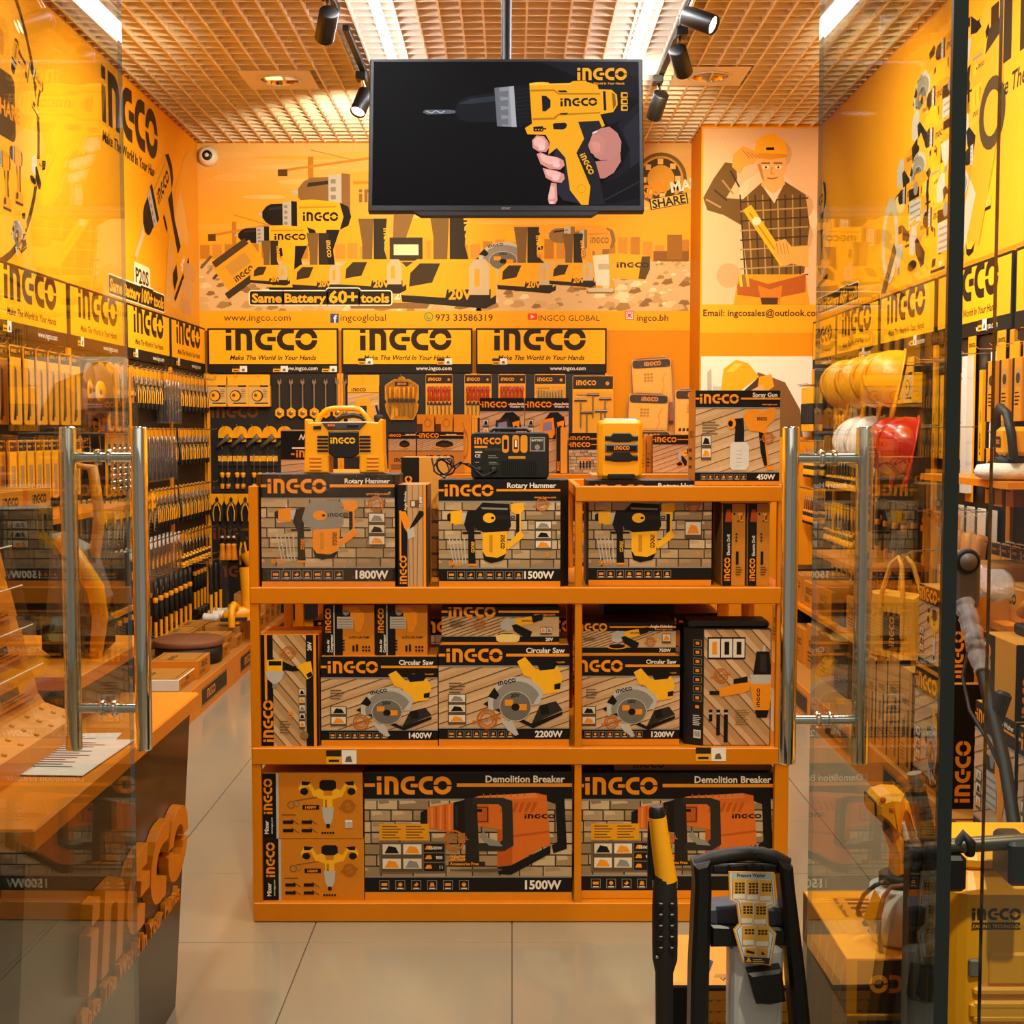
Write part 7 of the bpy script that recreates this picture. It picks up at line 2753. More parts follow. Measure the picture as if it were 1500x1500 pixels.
# polisher with a fleece pad
t = thing('car_polisher', 'yellow car polisher with a white fleece pad and black arch handle', 'polisher', T(1.80, 4.72, 1.327) @ R(math.radians(-100)))
MB().lathe([(.001, .0), (.10, .0), (.125, .012), (.13, .03), (.12, .052), (.06, .06), (.001, .06)], 'fleece', None, 24).build('fleece_pad', t)
MB().lathe([(.06, .058), (.062, .075), (.035, .09), (.001, .09)], 'rubber', None, 20).build('backing_plate', t)
MB().rbox(-.06, .06, -.05, .16, .085, .19, 'yellow', .015).build('body', t)
MB().tube([(0, .15, .14), (0, .24, .145), (0, .33, .14)], [.03, .026, .03], 'black', 10).build('rear_grip', t)
MB().tube([(-.13, -.02, .08), (-.135, -.03, .16), (-.10, -.04, .235), (0, -.045, .26), (.10, -.04, .235), (.135, -.03, .16), (.13, -.02, .08)], .016, 'soft_black', 10).build('arch_handle', t)
MB().tube([(-.13, -.02, .085), (.13, -.02, .085)], .012, 'soft_black', 8).build('cross_bar', t)
p = PR(.09, .04)
p.rect(0, 0, .09, .04, K_)
p.logo(.012, .013, .016, OR)
p.build('name_plate', t, front(-.045, -.0502, .115))
# tote bag
t = thing('tote_bag', 'yellow canvas tote bag with a dark printed patch hanging from the ledge', 'bag', T(1.62, 5.42, .95) @ R(math.radians(-62)))
MB().prism([(-.15, -.40), (.15, -.40), (.13, -.12), (-.13, -.12)], -.05, .05, 'canvas', XZ, .012).build('bag_body', t)
for yy in (-.052, .052):
    k = MB()
    k.tube([(-.06, yy, -.30), (-.06, yy, -.12), (-.03, yy*.6, .0), (0, yy*.4, .03), (.03, yy*.6, .0), (.06, yy, -.12), (.06, yy, -.30)], .010, 'canvas', 6)
    k.build('strap', t)
p = PR(.10, .16)
p.rect(0, 0, .10, .16, '2A2014')
p.push(.065, .02, 1, 1, 90)
p.logo(0, 0, .03, 'C88A20')
p.pop()
p.build('patch', t, front(-.05, -.0515, -.36))
MB().tube([(0, 0, .03), (0, .06, .05), (0, .3, .05)], .005, 'chrome', 6).build('hook', t)

# cartons along the deck towards the entrance
XF = 1.56
def rbox_(label, y0, y1, z0, z1, pr=None, body='card', x=XF, d=.34, name='tool_carton', **k):
    """carton whose printed front looks across the aisle (towards -x)"""
    w_, h = y1-y0, z1-z0
    o = tag(MB().prism([(-w_/2, 0), (w_/2, 0), (w_/2, d), (-w_/2, d)], 0, h, body, None, .003).build(name, None, T(x, (y0+y1)/2, z0) @ RR_), label, 'box', k.get('group'))
    if pr:
        pr(w_, h).build('front_print', o, front(-w_/2, 0, 0))
    # the end towards the entrance and the top
    side_print(d, h, '', 'C07E22', logo_h=min(.055, .13*h)).build('side_print', o, face((w_/2, 0, 0), (0, 1, 0), (0, 0, 1)))
    p = PR(w_-.01, d-.01)
    p.rect(0, 0, w_, d, 'C88A2C')
    p.logo(.1*w_, .5*d, .6*w_/LOGO_W, K_)
    p.build('top_print', o, ontop(-w_/2+.005, .005, h))
    return o
def pw(tool, title='', bgk='wood', lw=.5):
    return lambda w_, h: box_print(w_, h, title, '', tool, bgk, .2, .07, .05, (.3, .12, .85, .76), 5, lw, None, (.07, .2, .13, .3, 3, 1), sub=False, tw=.05)
def kraft(w_, h):
    p = PR(w_, h)
    p.rect(0, 0, w_, h, 'BE8230')
    p.rect(.62*w_, .06*h, .80*w_, .62*h, '3A2A18')
    p.poly([(.2*w_, .3*h), (.5*w_, .36*h), (.45*w_, .55*h), (.25*w_, .5*h)], '4A3418')
    p.small(.12*w_, .25*h, .4*w_, 5, .035*h, '5A3C18')
    p.push(.2*w_, .66*h, 1, 1, 0)
    p.logo(0, 0, .6*w_/LOGO_W, K_)
    p.pop()
    return p
DK_ = .1515
M['deck']
bw = [(3.55, 3.98, 'pump', 'High Pressure'), (4.01, 4.36, 'drill', 'Pressure Washer'), (4.39, 4.72, 'polisher', 'Sander')]
dk0 = thing('low_platform', 'low kraft-fronted platform along the helmet wall near the entrance', 'platform', T(XF-.02, 4.0, 0))
MB().bx(0, .56, -.55, .48, .0, .15, 'deck').build('platform_top', dk0)
p = PR(.62, .10)
p.rect(0, 0, .62, .10, '2A2014')
p.frame(.006, .006, .614, .094, .004, 'D89A34')
p.logo(.12, .025, .05, 'D8860E')
p.build('front_label', dk0, onright(0, .35, .03))
rbox_('large wood-print carton on the low platform, nearest the entrance', 3.55, 3.98, DK_, .60, pw('pump', 'High Pressure'))
rbox_('large wood-print carton on the low platform, second from the entrance', 4.01, 4.36, DK_, .60, pw('pump', 'Pressure Washer'))
rbox_('large carton with a slanting logo head at the far end of the platform', 4.62, 5.02, DK_, .60, pw('saw', '', 'wood', .6))
rbox_('medium carton stacked over the farthest large carton, helmet wall', 4.66, 4.99, .6005, .92, pw('mixer', '', 'wood', .6), d=.26)
rbox_('orange carton with an upright logo stacked second from the entrance', 4.02, 4.30, .6005, .84, lambda w_, h: side_print(w_, h, '', 'CE8A24', logo_h=.2*h), 'box_orange', d=.3)
rbox_('dark orange carton stacked nearest the entrance, helmet wall', 3.60, 3.94, .6005, .80, lambda w_, h: side_print(w_, h, '', 'CE8A24', logo_h=.2*h), 'box_orange', d=.3)
for i in range(4):
    rbox_('%s tall kraft carton with black drawings, counted from the platform' % ORD[i], 5.06+.17*i, 5.21+.17*i, DK_, (.56, .58, .55, .52)[i], kraft, 'card', d=.12, name='tall_carton', group='tall kraft cartons')
t = thing('orbital_sander', 'yellow sander with a black base lying on the orange stacked carton', 'tool', T(XF+.14, 4.16, .841))
MB().rbox(-.06, .06, -.10, .10, .0, .035, 'rubber', .006).build('base', t)
MB().lathe([(.055, .035), (.06, .06), (.05, .10), (.03, .12), (.001, .122)], 'deep_yellow', None, 16).build('body', t)
MB().tube([(0, .03, .10), (0, .12, .09), (0, .17, .06)], [.03, .024, .026], 'deep_yellow', 10).build('grip', t)
t = thing('plastic_bucket', 'white plastic bucket at the edge of the view on the dark orange carton', 'bucket', T(XF+.16, 3.74, .801))
MB().lathe([(.001, 0), (.085, 0), (.105, .20), (.108, .20), (.11, .215), (.10, .218), (.096, .20)], 'white', None, 24).build('tub', t)
MB().tube([(.11*math.cos(a), .02*math.sin(a)-.0, .20-.10*math.sin(a)) for a in [i*PI/10 for i in range(11)]], .003, 'dark_steel', 6).build('bail_handle', t)

# long-neck wall sander with a wrapped hose
t = thing('drywall_sander', 'long-necked black wall sander with its neck wrapped in clear film', 'sander')
h0, h1, h2, h3, h4 = at(1412, 845, 3.62), at(1412, 880, 3.56), at(1440, 985, 3.40), at(1472, 1120, 3.22), at(1492, 1250, 3.06)
fl_ = Vector((h4.x+.06, 2.75, .02))
MB().tube([h1, (h1+h2)/2, h2], [.016, .018, .016], 'black', 10).build('neck', t)
MB().tube([h2, h3, h4, fl_], [.018, .016, .016, .016], 'soft_black', 10).build('pole', t)
k = MB()
rr = random.Random(5)
n = 22
pts = [h1.lerp(h2, i/n)+Vector((rr.uniform(-.004, .004), rr.uniform(-.004, .004), 0)) for i in range(n+1)]
k.tube(pts, [.024+rr.uniform(-.004, .007) for i in range(n+1)], 'wrap', 10)
k.build('film_wrap', t)
hd = MB()
hd.rbox(-.038, .038, -.03, .03, -.10, .06, 'grey', .01, T(*at(1413, 838, 3.62)))
hd.build('motor_head', t)
q = at(1415, 822, 3.585)
MB().lathe([(.014, 0), (.034, 0), (.036, .012), (.030, .02), (.02, .018), (.001, .010)], 'rubber', T(*q) @ R(PI/2, 'X'), 22).build('motor_ring', t)
MB().lathe([(.001, .012), (.022, .014), (.024, .022), (.001, .026)], 'grey', T(*q) @ R(PI/2, 'X'), 20).build('motor_cap', t)
MB().tube([at(1425, 880, 3.6), at(1424, 930, 3.55), at(1410, 990, 3.5), at(1420, 1040, 3.42), at(1450, 1090, 3.3), at(1468, 1130, 3.25)], .005, 'rubber', 8).build('cable', t)
MB().rbox(-.02, .02, -.02, .02, -.05, .05, 'soft_black', .008, T(*at(1462, 1040, 3.32)) @ R(math.radians(18), 'Y')).build('clamp', t)
t = thing('film_roll', 'crumpled clear film bundle lying above the wall sander', 'film', T(1.62, 4.55, .935))
rr = random.Random(14)
k = MB()
k.tube([(0, -.30+.05*i, .05+rr.uniform(-.01, .01)) for i in range(13)], [.02]+[.05+rr.uniform(-.015, .01) for i in range(11)]+[.02], 'wrap', 12)
k.build('bundle', t)
t = thing('cable_reel', 'black cable reel with an orange rim on a standing frame behind the yellow washer', 'reel', T(1.30, 3.15, .50) @ R(math.radians(70)) @ S(.6, .6, .6))
MB().lathe([(.14, -.07), (.25, -.075), (.255, -.06), (.16, -.05), (.16, .05), (.255, .06), (.25, .075), (.14, .07)], 'black', R(PI/2, 'X'), 32, caps=False).build('reel', t)
MB().tube([(.245*math.cos(a), -.085, .245*math.sin(a)) for a in [i*PI/14 for i in range(28)]], .014, 'orange', 8, closed=True).build('orange_rim', t)
MB().tube([(.20*math.cos(a), 0, .20*math.sin(a)) for a in [i*PI/14 for i in range(28)]], .035, 'rubber', 8, closed=True).build('cable_coil', t)
MB().bx(-.26, .26, -.10, .10, -.833, -.80, 'soft_black').build('foot', t)
MB().tube([(-.2, 0, -.81), (0, 0, 0), (.2, 0, -.81)], .025, 'soft_black', 8).build('stand_frame', t)

# ================================================================ DARK COUNTER
ct_ = thing('sales_counter', 'dark sales counter with an orange worktop and raised orange letters on its side', 'counter', T(0, 0, 0))
cy0, cy1 = 2.17, 3.34
MB().rbox(-1.75, -.805, cy0, cy1, .79, .83, 'orange_top', .004).build('worktop', ct_)
k = MB()
v = []
for x, z in ((-.828, .79), (-.878, .002)):
    for y in (cy0+.025, cy1-.006):
        v += [(x, y, z)]
v2 = [(-1.70, y, z) for x, y, z in v]
k.add(v+v2, [(0, 2, 3, 1), (0, 4, 6, 2), (1, 3, 7, 5), (0, 1, 5, 4), (2, 6, 7, 3), (4, 5, 7, 6)], 'counter_dark')
k.build('body_panel', ct_)
MB().rbox(-1.75, -.975, 2.93, 3.52, .915, .95, 'orange_top', .004).build('raised_shelf', ct_)
MB().bx(-1.72, -1.0, 2.96, 3.49, .001, .915, 'counter_dark').build('raised_panel', ct_)
sl = math.atan(.05/.788)
XS = Matrix.Translation((-.878+.0012, 0, .002)) @ R(sl, 'Y')
def onside(y, z):
    return XS @ onleft(0, y, z)
lh = .185
names = ['letter']*5
Lq = [LOGO[0:2], LOGO[2:3], LOGO[3:5], LOGO[5:6], LOGO[6:8]]
for grp in Lq:
    k = MB()
    for pl in grp:
        k.prism([(a*lh*1.02, b*lh) for a, b in pl], .0, .024, 'orange_top', onside(2.50, .395))
    k.build('letter', ct_)
cu = bpy.data.curves.new('motto', 'FONT')
cu.body = 'Make The World In Your Hands'
cu.size = .058
cu.extrude = .006
cu.resolution_u = 2
cu.offset = .0008
o = bpy.data.objects.new('motto', cu)
me = bpy.data.meshes.new_from_object(o)
bpy.data.objects.remove(o)
me.materials.clear()
me.materials.append(M['orange_top'])
me.name = 'lettering'
link('lettering', me, ct_, onside(2.50, .315) @ T(0, 0, .006))
# sheets on the worktop
for i, (x, y, a) in enumerate(((-.96, 2.72, 4), (-.93, 2.66, -3))):
    o = tag(MB().bx(-.105, .105, -.148, .148, 0, .0015, 'paper').build('paper_sheet', None, T(x, y, .8305+.0018*i) @ R(math.radians(a))), ('lower white paper sheet lying on the orange worktop', 'upper white paper sheet lying on the orange worktop')[i], 'paper', 'paper sheets on the counter')
    p = PR(.19, .27)
    p.small(.02, .24, .13, 12, .018, '6A6470')
    p.build('page_print', o, ontop(-.09, -.13, .0015))
# stepped brochure stand
t = thing('brochure_stand', 'orange stepped brochure stand with clear pockets on the counter', 'stand', T(0, 0, 0))
sy0, sy1 = 2.30, 2.86
k = MB()
pl = [(-.955, .8305), (-.955, .878), (-1.03, .905), (-1.05, .935), (-1.13, 1.26), (-1.15, 1.26), (-1.15, .8305)]
k.prism(pl, sy0, sy1, 'deep_yellow', Matrix(((1, 0, 0, 0), (0, 0, 1, 0), (0, 1, 0, 0), (0, 0, 0, 1))), .003)
k.build('stepped_body', t)
for j in range(4):
    z0 = .925+.086*j
    xb = -1.048-.0247*j*.86
    k = MB()
    k.add([(xb+.004, sy0+.02, z0), (xb+.004, sy1-.012, z0), (xb+.034, sy0+.02, z0), (xb+.034, sy1-.012, z0), (xb+.020, sy0+.02, z0+.068), (xb+.020, sy1-.012, z0+.068), (xb-.012, sy1-.012, z0+.068)],
          [(0, 2, 3, 1), (2, 4, 5, 3), (1, 3, 5, 6)], 'clear')
    k.tube([(xb+.020, sy0+.02, z0+.068), (xb+.020, sy1-.012, z0+.068)], .0016, 'white', 6)
    k.build('clear_pocket', t)
    o = tag(MB().add([(xb+.012, sy0+.16, z0+.003), (xb+.012, sy1-.03, z0+.003), (xb-.002, sy1-.03, z0+.062), (xb-.002, sy0+.16, z0+.062), (xb+.015, sy0+.16, z0+.003), (xb+.015, sy1-.03, z0+.003), (xb+.001, sy1-.03, z0+.062), (xb+.001, sy0+.16, z0+.062)],
                      [(0, 3, 2, 1), (4, 5, 6, 7), (0, 1, 5, 4), (2, 3, 7, 6), (1, 2, 6, 5), (3, 0, 4, 7)], 'orange_top').build('brochure'),
            'orange brochure in the %s clear pocket of the stand' % ('lowest', 'second lowest', 'third lowest', 'topmost')[j], 'brochure', 'brochures in the stand')
    p = PR(.20, .05)
    p.rect(.03, .018, .13, .034, '4A2008')
    p.small(.03, .012, .15, 2, .007, '8A3C0C')
    ax = Vector((-.014, 0, .059)).normalized()
    p.build('cover_print', o, face((xb+.0155, sy0+.30, z0+.006), (0, 1, 0), ax))
for i in range(3):
    for j in range(6):
        MB().lathe([(.006, 0), (.005, .003), (.001, .004)], 'yellow', T(-1.018+.025*i, sy0+.08+.085*j, .9015-.009*i) @ R(.33, 'Y'), 8).build('dimple', t)
# yellow and black machine on the raised shelf
t = thing('garden_machine', 'black and yellow upright machine with a curved yellow spine on the raised shelf', 'machine', T(-1.06, 3.22, .9505))
MB().rbox(-.09, .06, -.07, .09, .0, .10, 'black', .02).build('base', t)
MB().prism([(-.08, .08), (.03, .08), (.06, .14), (.02, .26), (-.06, .30)], -.05, .06, 'grey', XZ, .01).build('housing', t)
MB().tube([(.045, -.055, .0), (.06, -.06, .10), (.05, -.06, .17), (.0, -.06, .25), (-.04, -.055, .29)], [.016, .02, .022, .022, .015], 'yellow', 10).build('spine', t)
MB().tube([(.03, .0, .24), (.045, .0, .34), (.03, .0, .46), (-.03, 0, .47), (-.04, .0, .36), (-.03, 0, .27)], .014, 'deep_yellow', 10).build('loop_handle', t)
MB().lathe([(.001, 0), (.10, 0), (.10, .006), (.001, .008)], 'wood', T(-.38, .02, .0), 24).build('disc', t) if False else None
t = thing('monitor_stand', 'dark flat monitor base behind the brochure stand', 'monitor', T(-1.36, 3.20, .9505))
MB().lathe([(.001, 0), (.13, 0), (.13, .008), (.05, .014), (.001, .014)], 'grey', None, 28).build('round_base', t)
MB().tube([(0, 0, .012), (0, .02, .10)], .025, 'black', 10).build('neck', t)
MB().rbox(-.24, .24, .02, .05, .08, .36, 'black', .006, R(math.radians(35))).build('screen_back', t)

# ================================================================ MACHINES AT THE ENTRANCE
# grey and black pressure washer with a paper label plate
WY = 2.06
wa = thing('pressure_washer', 'pressure washer with a black frame handle, milky tank and hanging label plate', 'washer', T(0, 0, 0))
def wp(px, py, y=WY):
    return at(px, py, y)
def slab(pts, y0, y1, m_, ch=.004, name='part', parent=None):
    q = [(wp(a, b).x, wp(a, b).z) for a, b in pts]
    return MB().prism(q, y0, y1, m_, XZ, ch).build(name, parent)
zf = 1900   # well below the frame
slab([(1014, 1262), (1038, 1256), (1040, 1290), (1036, 1430), (1034, 1560), (1008, 1560), (1010, 1420), (1016, 1290)], WY-.025, WY+.03, 'black', .006, 'frame_leg', wa)
slab([(1137, 1256), (1158, 1264), (1160, 1290), (1176, 1420), (1190, 1560), (1164, 1560), (1152, 1420), (1140, 1290)], WY-.025, WY+.03, 'black', .006, 'frame_leg', wa)
k = MB()
k.tube([wp(1020, 1266), wp(1042, 1257), wp(1070, 1252), wp(1095, 1250), wp(1115, 1251), wp(1135, 1256), wp(1154, 1266)], .0115, 'soft_black', 12)
k.build('top_grip', wa)
MB().tube([wp(1106, 1249, WY-.013), wp(1107, 1262, WY-.013)], .0015, 'rubber', 5).build('grip_seam', wa)
slab([(1038, 1262), (1138, 1262), (1140, 1277), (1110, 1280), (1038, 1278)], WY-.008, WY+.022, 'black', .002, 'grip_underside', wa)
for i in range(4):
    slab([(1044+i*24, 1265), (1064+i*24, 1264), (1064+i*24, 1274), (1044+i*24, 1275)], WY-.011, WY, 'rubber', .001, 'rib_slot', wa)
slab([(1036, 1330), (1080, 1326), (1150, 1332), (1152, 1380), (1085, 1378), (1060, 1386), (1036, 1385)], WY+.0, WY+.05, 'blue_grey', .005, 'cross_bracket', wa)
slab([(1040, 1352), (1150, 1356), (1152, 1382), (1040, 1384)], WY-.012, WY+.03, 'black', .004, 'cross_bar', wa)
zt_ = wp(0, 1378).z
bx0, bx1 = wp(1068, 1450).x, wp(1146, 1450).x
MB().prism(rrect(bx0, WY-.022, bx1, WY+.05, .02, 4), .30, zt_, 'milky', None, .012).build('tank', wa)
slab([(1088, 1408), (1136, 1402), (1142, 1448), (1120, 1453), (1100, 1452)], WY-.052, WY-.018, 'black', .005, 'tank_cap', wa)
bl, br = wp(1008, 1500).x, wp(1186, 1500).x
MB().prism(rrect(bl, WY-.10, br, WY+.045, .03, 4), .10, .46, 'black', None, .015).build('lower_housing', wa)
MB().prism(rrect(bl+.01, WY-.115, br-.01, WY+.0, .02, 3), .14, .36, 'yellow', None, .012).build('front_cover', wa)
for x in (bl-.022, br+.022):
    MB().lathe([(.03, -.016), (.085, -.018), (.09, -.01), (.09, .01), (.085, .018), (.03, .016)], 'rubber', T(x, WY-.0, .09) @ R(PI/2, 'Y'), 24).build('wheel', wa)
MB().rbox(bl+.02, br-.02, WY-.09, WY-.05, .001, .11, 'black', .006).build('front_foot', wa)
lab_px = [(920+a/4.413, 1160+b/4.413) for a, b in ((650, 515), (945, 520), (960, 735), (905, 760), (910, 860), (960, 915), (925, 1125), (740, 1105), (680, 890), (715, 850), (700, 725), (655, 700))]
WL2 = WY-.032
q = [(at(a, b, WL2).x, at(a, b, WL2).z) for a, b in lab_px]
lp_ = MB().prism(q, WL2, WL2+.0018, 'yellow', XZ).build('label_plate', wa)
x0, z0 = min(a for a, b in q), min(b for a, b in q)
p = PR(max(a for a, b in q)-x0, max(b for a, b in q)-z0)
def lq(*pts):
    out = []
    for a, b in pts:
        v_ = at(920+a/4.413, 1160+b/4.413, WL2)
        out.append((v_.x-x0, v_.z-z0))
    return out
loc = [(a-x0, b-z0) for a, b in q]
p.poly(inset(loc, .0022 if True else 0), 'E8E2D8')
p.poly(inset(loc, .0045), '3A3428')
p.poly(inset(loc, .0054), 'EEEAE0')
p.poly(lq((668, 520), (935, 524), (936, 566), (668, 560)), 'B8C4C0')
x, y = lq((705, 550))[0]
x1, _ = lq((888, 550))[0]
p.text('Pressure Washer', x, y, .006, '2A2418', bold=.03, sx=(x1-x)/(text_tris('Pressure Washer', .03, 0.0)[2]*.006))
def cell(a0, b0, a1, b1, rows):
    p.poly(lq((a0, b0), (a1, b0), (a1, b1), (a0, b1)), 'F0B040')
    p.poly(lq((a0+4, b1-35), (a1-4, b1-35), (a1-4, b1-6), (a0+4, b1-6)), 'F6EAD0')
    p.lz += 1
    for r in range(rows):
        for c in range(3):
            x_, y_ = a0+16+c*22, b0+22+r*19
            p.poly(lq((x_, y_), (x_+17, y_), (x_+17, y_+14), (x_, y_+14)), '4A3414', True)
cell(676, 562, 758, 695, 4)
cell(764, 564, 842, 700, 4)
cell(848, 568, 926, 706, 3)
cell(728, 712, 805, 850, 3)
cell(812, 716, 892, 856, 3)
cell(738, 862, 815, 990, 2)
cell(822, 866, 908, 998, 2)
p.poly(lq((754, 1004), (822, 1008), (822, 1056), (754, 1050)), 'F0A020')
p.poly(lq((830, 1008), (902, 1012), (900, 1060), (830, 1056)), 'F0A020')
p.poly(lq((762, 1018), (815, 1030), (815, 1044), (764, 1036)), '2A2014')
p.poly(lq((858, 1044), (866, 1024), (884, 1048), (870, 1052)), '2A2014')
p.poly(lq((750, 1062), (916, 1070), (910, 1108), (752, 1096)), '3A3020')
p.poly(lq((760, 1092), (778, 1062), (796, 1094)), 'F0B030')
p.small(*lq((805, 1082))[0], .018, 3, .003, 'E8C070')
p.build('label_print', lp_, front(x0, WL2, z0))

# yellow and black spray gun of the washer
def pxr(r_, y=2.02):
    return r_*y/FPX
t = thing('washer_lance', 'yellow and black washer lance standing upright beside the frame handle', 'lance', T(0, 0, 0))
LY = 1.99
def lpz(px, py):
    return at(px, py, LY)
MB().tube([lpz(962, 1181), lpz(962, 1186), lpz(963, 1197)], [pxr(9), pxr(12), pxr(12.5)], 'black', 14).build('collar', t)
MB().tube([lpz(963, 1196), lpz(966, 1222), lpz(970, 1250), lpz(974, 1275), lpz(976, 1290)], [pxr(13), pxr(13.5), pxr(14.5), pxr(15.5), pxr(16.5)], 'yellow', 16).build('yellow_sleeve', t)
MB().tube([lpz(956, 1205)+Vector((0, .01, 0)), lpz(956, 1240)+Vector((0, .01, 0)), lpz(957, 1290)+Vector((0, .01, 0))], [pxr(6), pxr(7), pxr(8)], 'black', 8).build('trigger_guard', t)
MB().tube([lpz(974, 1280), lpz(974, 1296), lpz(974, 1330), lpz(974, 1380), lpz(974, 1405), lpz(973, 1424), lpz(973, 1500), lpz(973, 1700), Vector((lpz(973, 1700).x, LY, .012))], [pxr(15), pxr(17.5), pxr(19), pxr(19), pxr(18.5), pxr(13.5), pxr(13), pxr(11), pxr(9)], 'soft_black', 16).build('grip_pole', t)
for i in range(5):
    for sx in (-8, 8):
        MB().rbox(-pxr(4), pxr(4), -.004, .004, -pxr(4.5), pxr(4.5), 'black', .0015, T(*(lpz(974+sx, 1320+i*16)+Vector((0, -pxr(17.0), 0))))).build('grip_rib', t)
MB().lathe([(.001, .0), (.0025, .0), (.0025, .003), (.001, .003)], 'chrome', T(*(lpz(961, 1396)+Vector((0, -pxr(13), 0)))) @ R(PI/2, 'X'), 8).build('screw', t)

# carton behind the washer
def topprint(w_, d, c='E8A01E', mir=False):
    p = PR(w_, d)
    p.rect(0, 0, w_, d, c)
    for i in range(22):
        p.rect(0, d*(i+.45)/22, w_, d*(i+.5)/22, 'D89212', True)
    return p
cx0, cx1 = .275, .503
o = tag(MB().prism([(cx0, 2.20), (cx1, 2.20), (cx1, 2.43), (cx0, 2.43)], .002, .548, 'box_black', None, .003).build('washer_carton'), 'carton with a ribbed yellow top behind the pressure washer handle', 'box')
p = topprint(cx1-cx0-.004, .226)
p.poly([(.075, .03), (.13, .03), (.13, .045), (.08, .045)], 'B87A10')
p.poly([(.07, .05), (.085, .10), (.075, .12), (.065, .06)], K_)
p.text('W', .085, .018, .012, K_)
p.rect(.10, .018, .12, .028, K_)
p.build('top_print', o, ontop(cx0+.002, 2.202, .548))
p = PR(cx1-cx0, .54)
p.rect(0, 0, cx1-cx0, .54, '1C1610')
p.rect(.055, 0, cx1-cx0, .535, 'C8821A')
for i in range(12):
    for j in range(20):
        p.poly([(.06+i*.014, .52-j*.02), (.067+i*.014, .516-j*.02), (.074+i*.014, .52-j*.02)], '8A5A14', j or i)
p.build('front_print', o, front(cx0, 2.20, .004))

# two cartons under the garden sprayer
for i, (z0_, z1_, y0_, y1_, lb) in enumerate(((.002, .394, 2.42, 2.80, 'lower large carton beyond the glass door, under the yellow sprayer'), (.3955, .50, 2.43, 2.80, 'flat orange-topped carton carrying the yellow hand sprayer'))):
    x0_, x1_ = .635, 1.0
    o = tag(MB().prism([(x0_, y0_), (x1_, y0_), (x1_, y1_), (x0_, y1_)], z0_, z1_, ('card', 'box_orange')[i], None, .003).build('washer_carton'), lb, 'box', 'cartons under the sprayer')
    w_, d_ = x1_-x0_, y1_-y0_
    p = topprint(w_-.004, d_-.004, 'EAA01C')
    p.push(.075, d_-.05, 1, 1, -90)
    p.logo(0, .0, .052, '3A2408')
    p.text('Make The World', .0, -.025, .011, '3A2408')
    p.pop()
    p.rect(.12, .05, .16, .12, 'C88414')
    p.build('top_print', o, ontop(x0_+.002, y0_+.002, z1_))
    p = PR(w_, z1_-z0_)
    p.rect(0, 0, w_, z1_-z0_, 'C27C18' if i else '8A6436')
    p.rect(.02, 0, .20, (z1_-z0_)*.98, '241A10')
    if i == 0:
        p.ring(.11, .33, .022, .042, 'D8861A')
        p.rect(.065, .0, .10, .27, 'D8861A')
        p.rect(.12, .0, .155, .27, 'D8861A')
        p.text('INGCO', .22, .34, .016, '3A2408')
    else:
        p.push(.19, .075, 1, 1, 180)
        p.logo(0, 0, .036, 'D8861A')
        p.pop()
    p.build('front_print', o, front(x0_, y0_, z0_))
    p = PR(d_, z1_-z0_)
    p.rect(0, 0, d_, z1_-z0_, '3A2C1C' if i else '8E7E68')
    for j in range(6):
        p.line([(.02+j*.06, .01), (.05+j*.06, (z1_-z0_)*.8)], .004, 'B87A1C' if i else '6E6048')
    p.build('side_print', o, onright(x0_, y1_, z0_))

# hand sprayer: yellow head on a milky bottle
SY = 2.52
t = thing('hand_sprayer', 'yellow battery hand sprayer with a milky bottle on the orange carton', 'sprayer', T(0, 0, 0))
def sp_(px, py):
    v_ = at(px, py, SY)
    return (v_.x, v_.z)
def sprism(pts, y0, y1, m_, ch, name):
    return MB().prism([sp_(1180+a/3.75, 1100+b/3.75) for a, b in pts], y0, y1, m_, XZ, ch).build(name, t)
sprism([(350, 260), (380, 225), (440, 208), (515, 212), (520, 300), (500, 380), (498, 430), (465, 440), (440, 420), (400, 370), (352, 330)], SY-.045, SY+.045, 'yellow', .012, 'head')
sprism([(430, 425), (500, 440), (530, 480), (525, 600), (540, 660), (470, 690), (475, 560), (440, 450)], SY-.028, SY+.028, 'deep_yellow', .008, 'grip')
sprism([(520, 470), (545, 560), (560, 700), (530, 700), (520, 600)], SY-.03, SY+.03, 'soft_black', .006, 'grip_back')
sprism([(350, 250), (358, 248), (364, 330), (354, 325)], SY-.04, SY+.04, 'soft_black', .001, 'rear_pad')
for a, b in ((425, 268), (475, 322)):
    v_ = at(1180+a/3.75, 1100+b/3.75, SY-.045)
    MB().lathe([(.001, 0), (.006, 0), (.006, .002), (.001, .002)], 'orange', T(*v_) @ R(PI/2, 'X'), 10).build('screw_cap', t)
sprism([(398, 340), (440, 390), (445, 470), (402, 415)], SY-.047, SY-.03, 'black', .001, 'name_patch')
sprism([(515, 300), (545, 258), (600, 510), (590, 520), (540, 330)], SY-.03, SY+.03, 'yellow', .004, 'front_frame')
sprism([(510, 380), (530, 370), (590, 590), (570, 640), (545, 600)], SY-.022, SY+.022, 'milky', .003, 'front_plate')
xb, zb_ = sp_(1315, 1280)
zbot = .5015
k = MB()
hgt = zb_-zbot
k.lathe([(.001, 0), (.044, 0), (.052, .01), (.054, .05), (.053, .11), (.046, hgt-.05), (.030, hgt-.015), (.028, hgt)], 'milky', T(xb, SY, zbot), 24)
k.build('bottle', t)
MB().lathe([(.034, 0), (.036, .004), (.036, .022), (.030, .026)], 'soft_black', T(xb, SY, zbot+hgt-.022), 20).build('bottle_collar', t)
MB().tube([at(1180+a/3.75, 1100+b/3.75, SY-.06) for a, b in ((540, 740), (470, 745), (430, 800), (405, 900), (400, 1000), (415, 1100), (450, 1190), (500, 1235), (560, 1262))], .0045, 'brown', 8).build('hose', t)
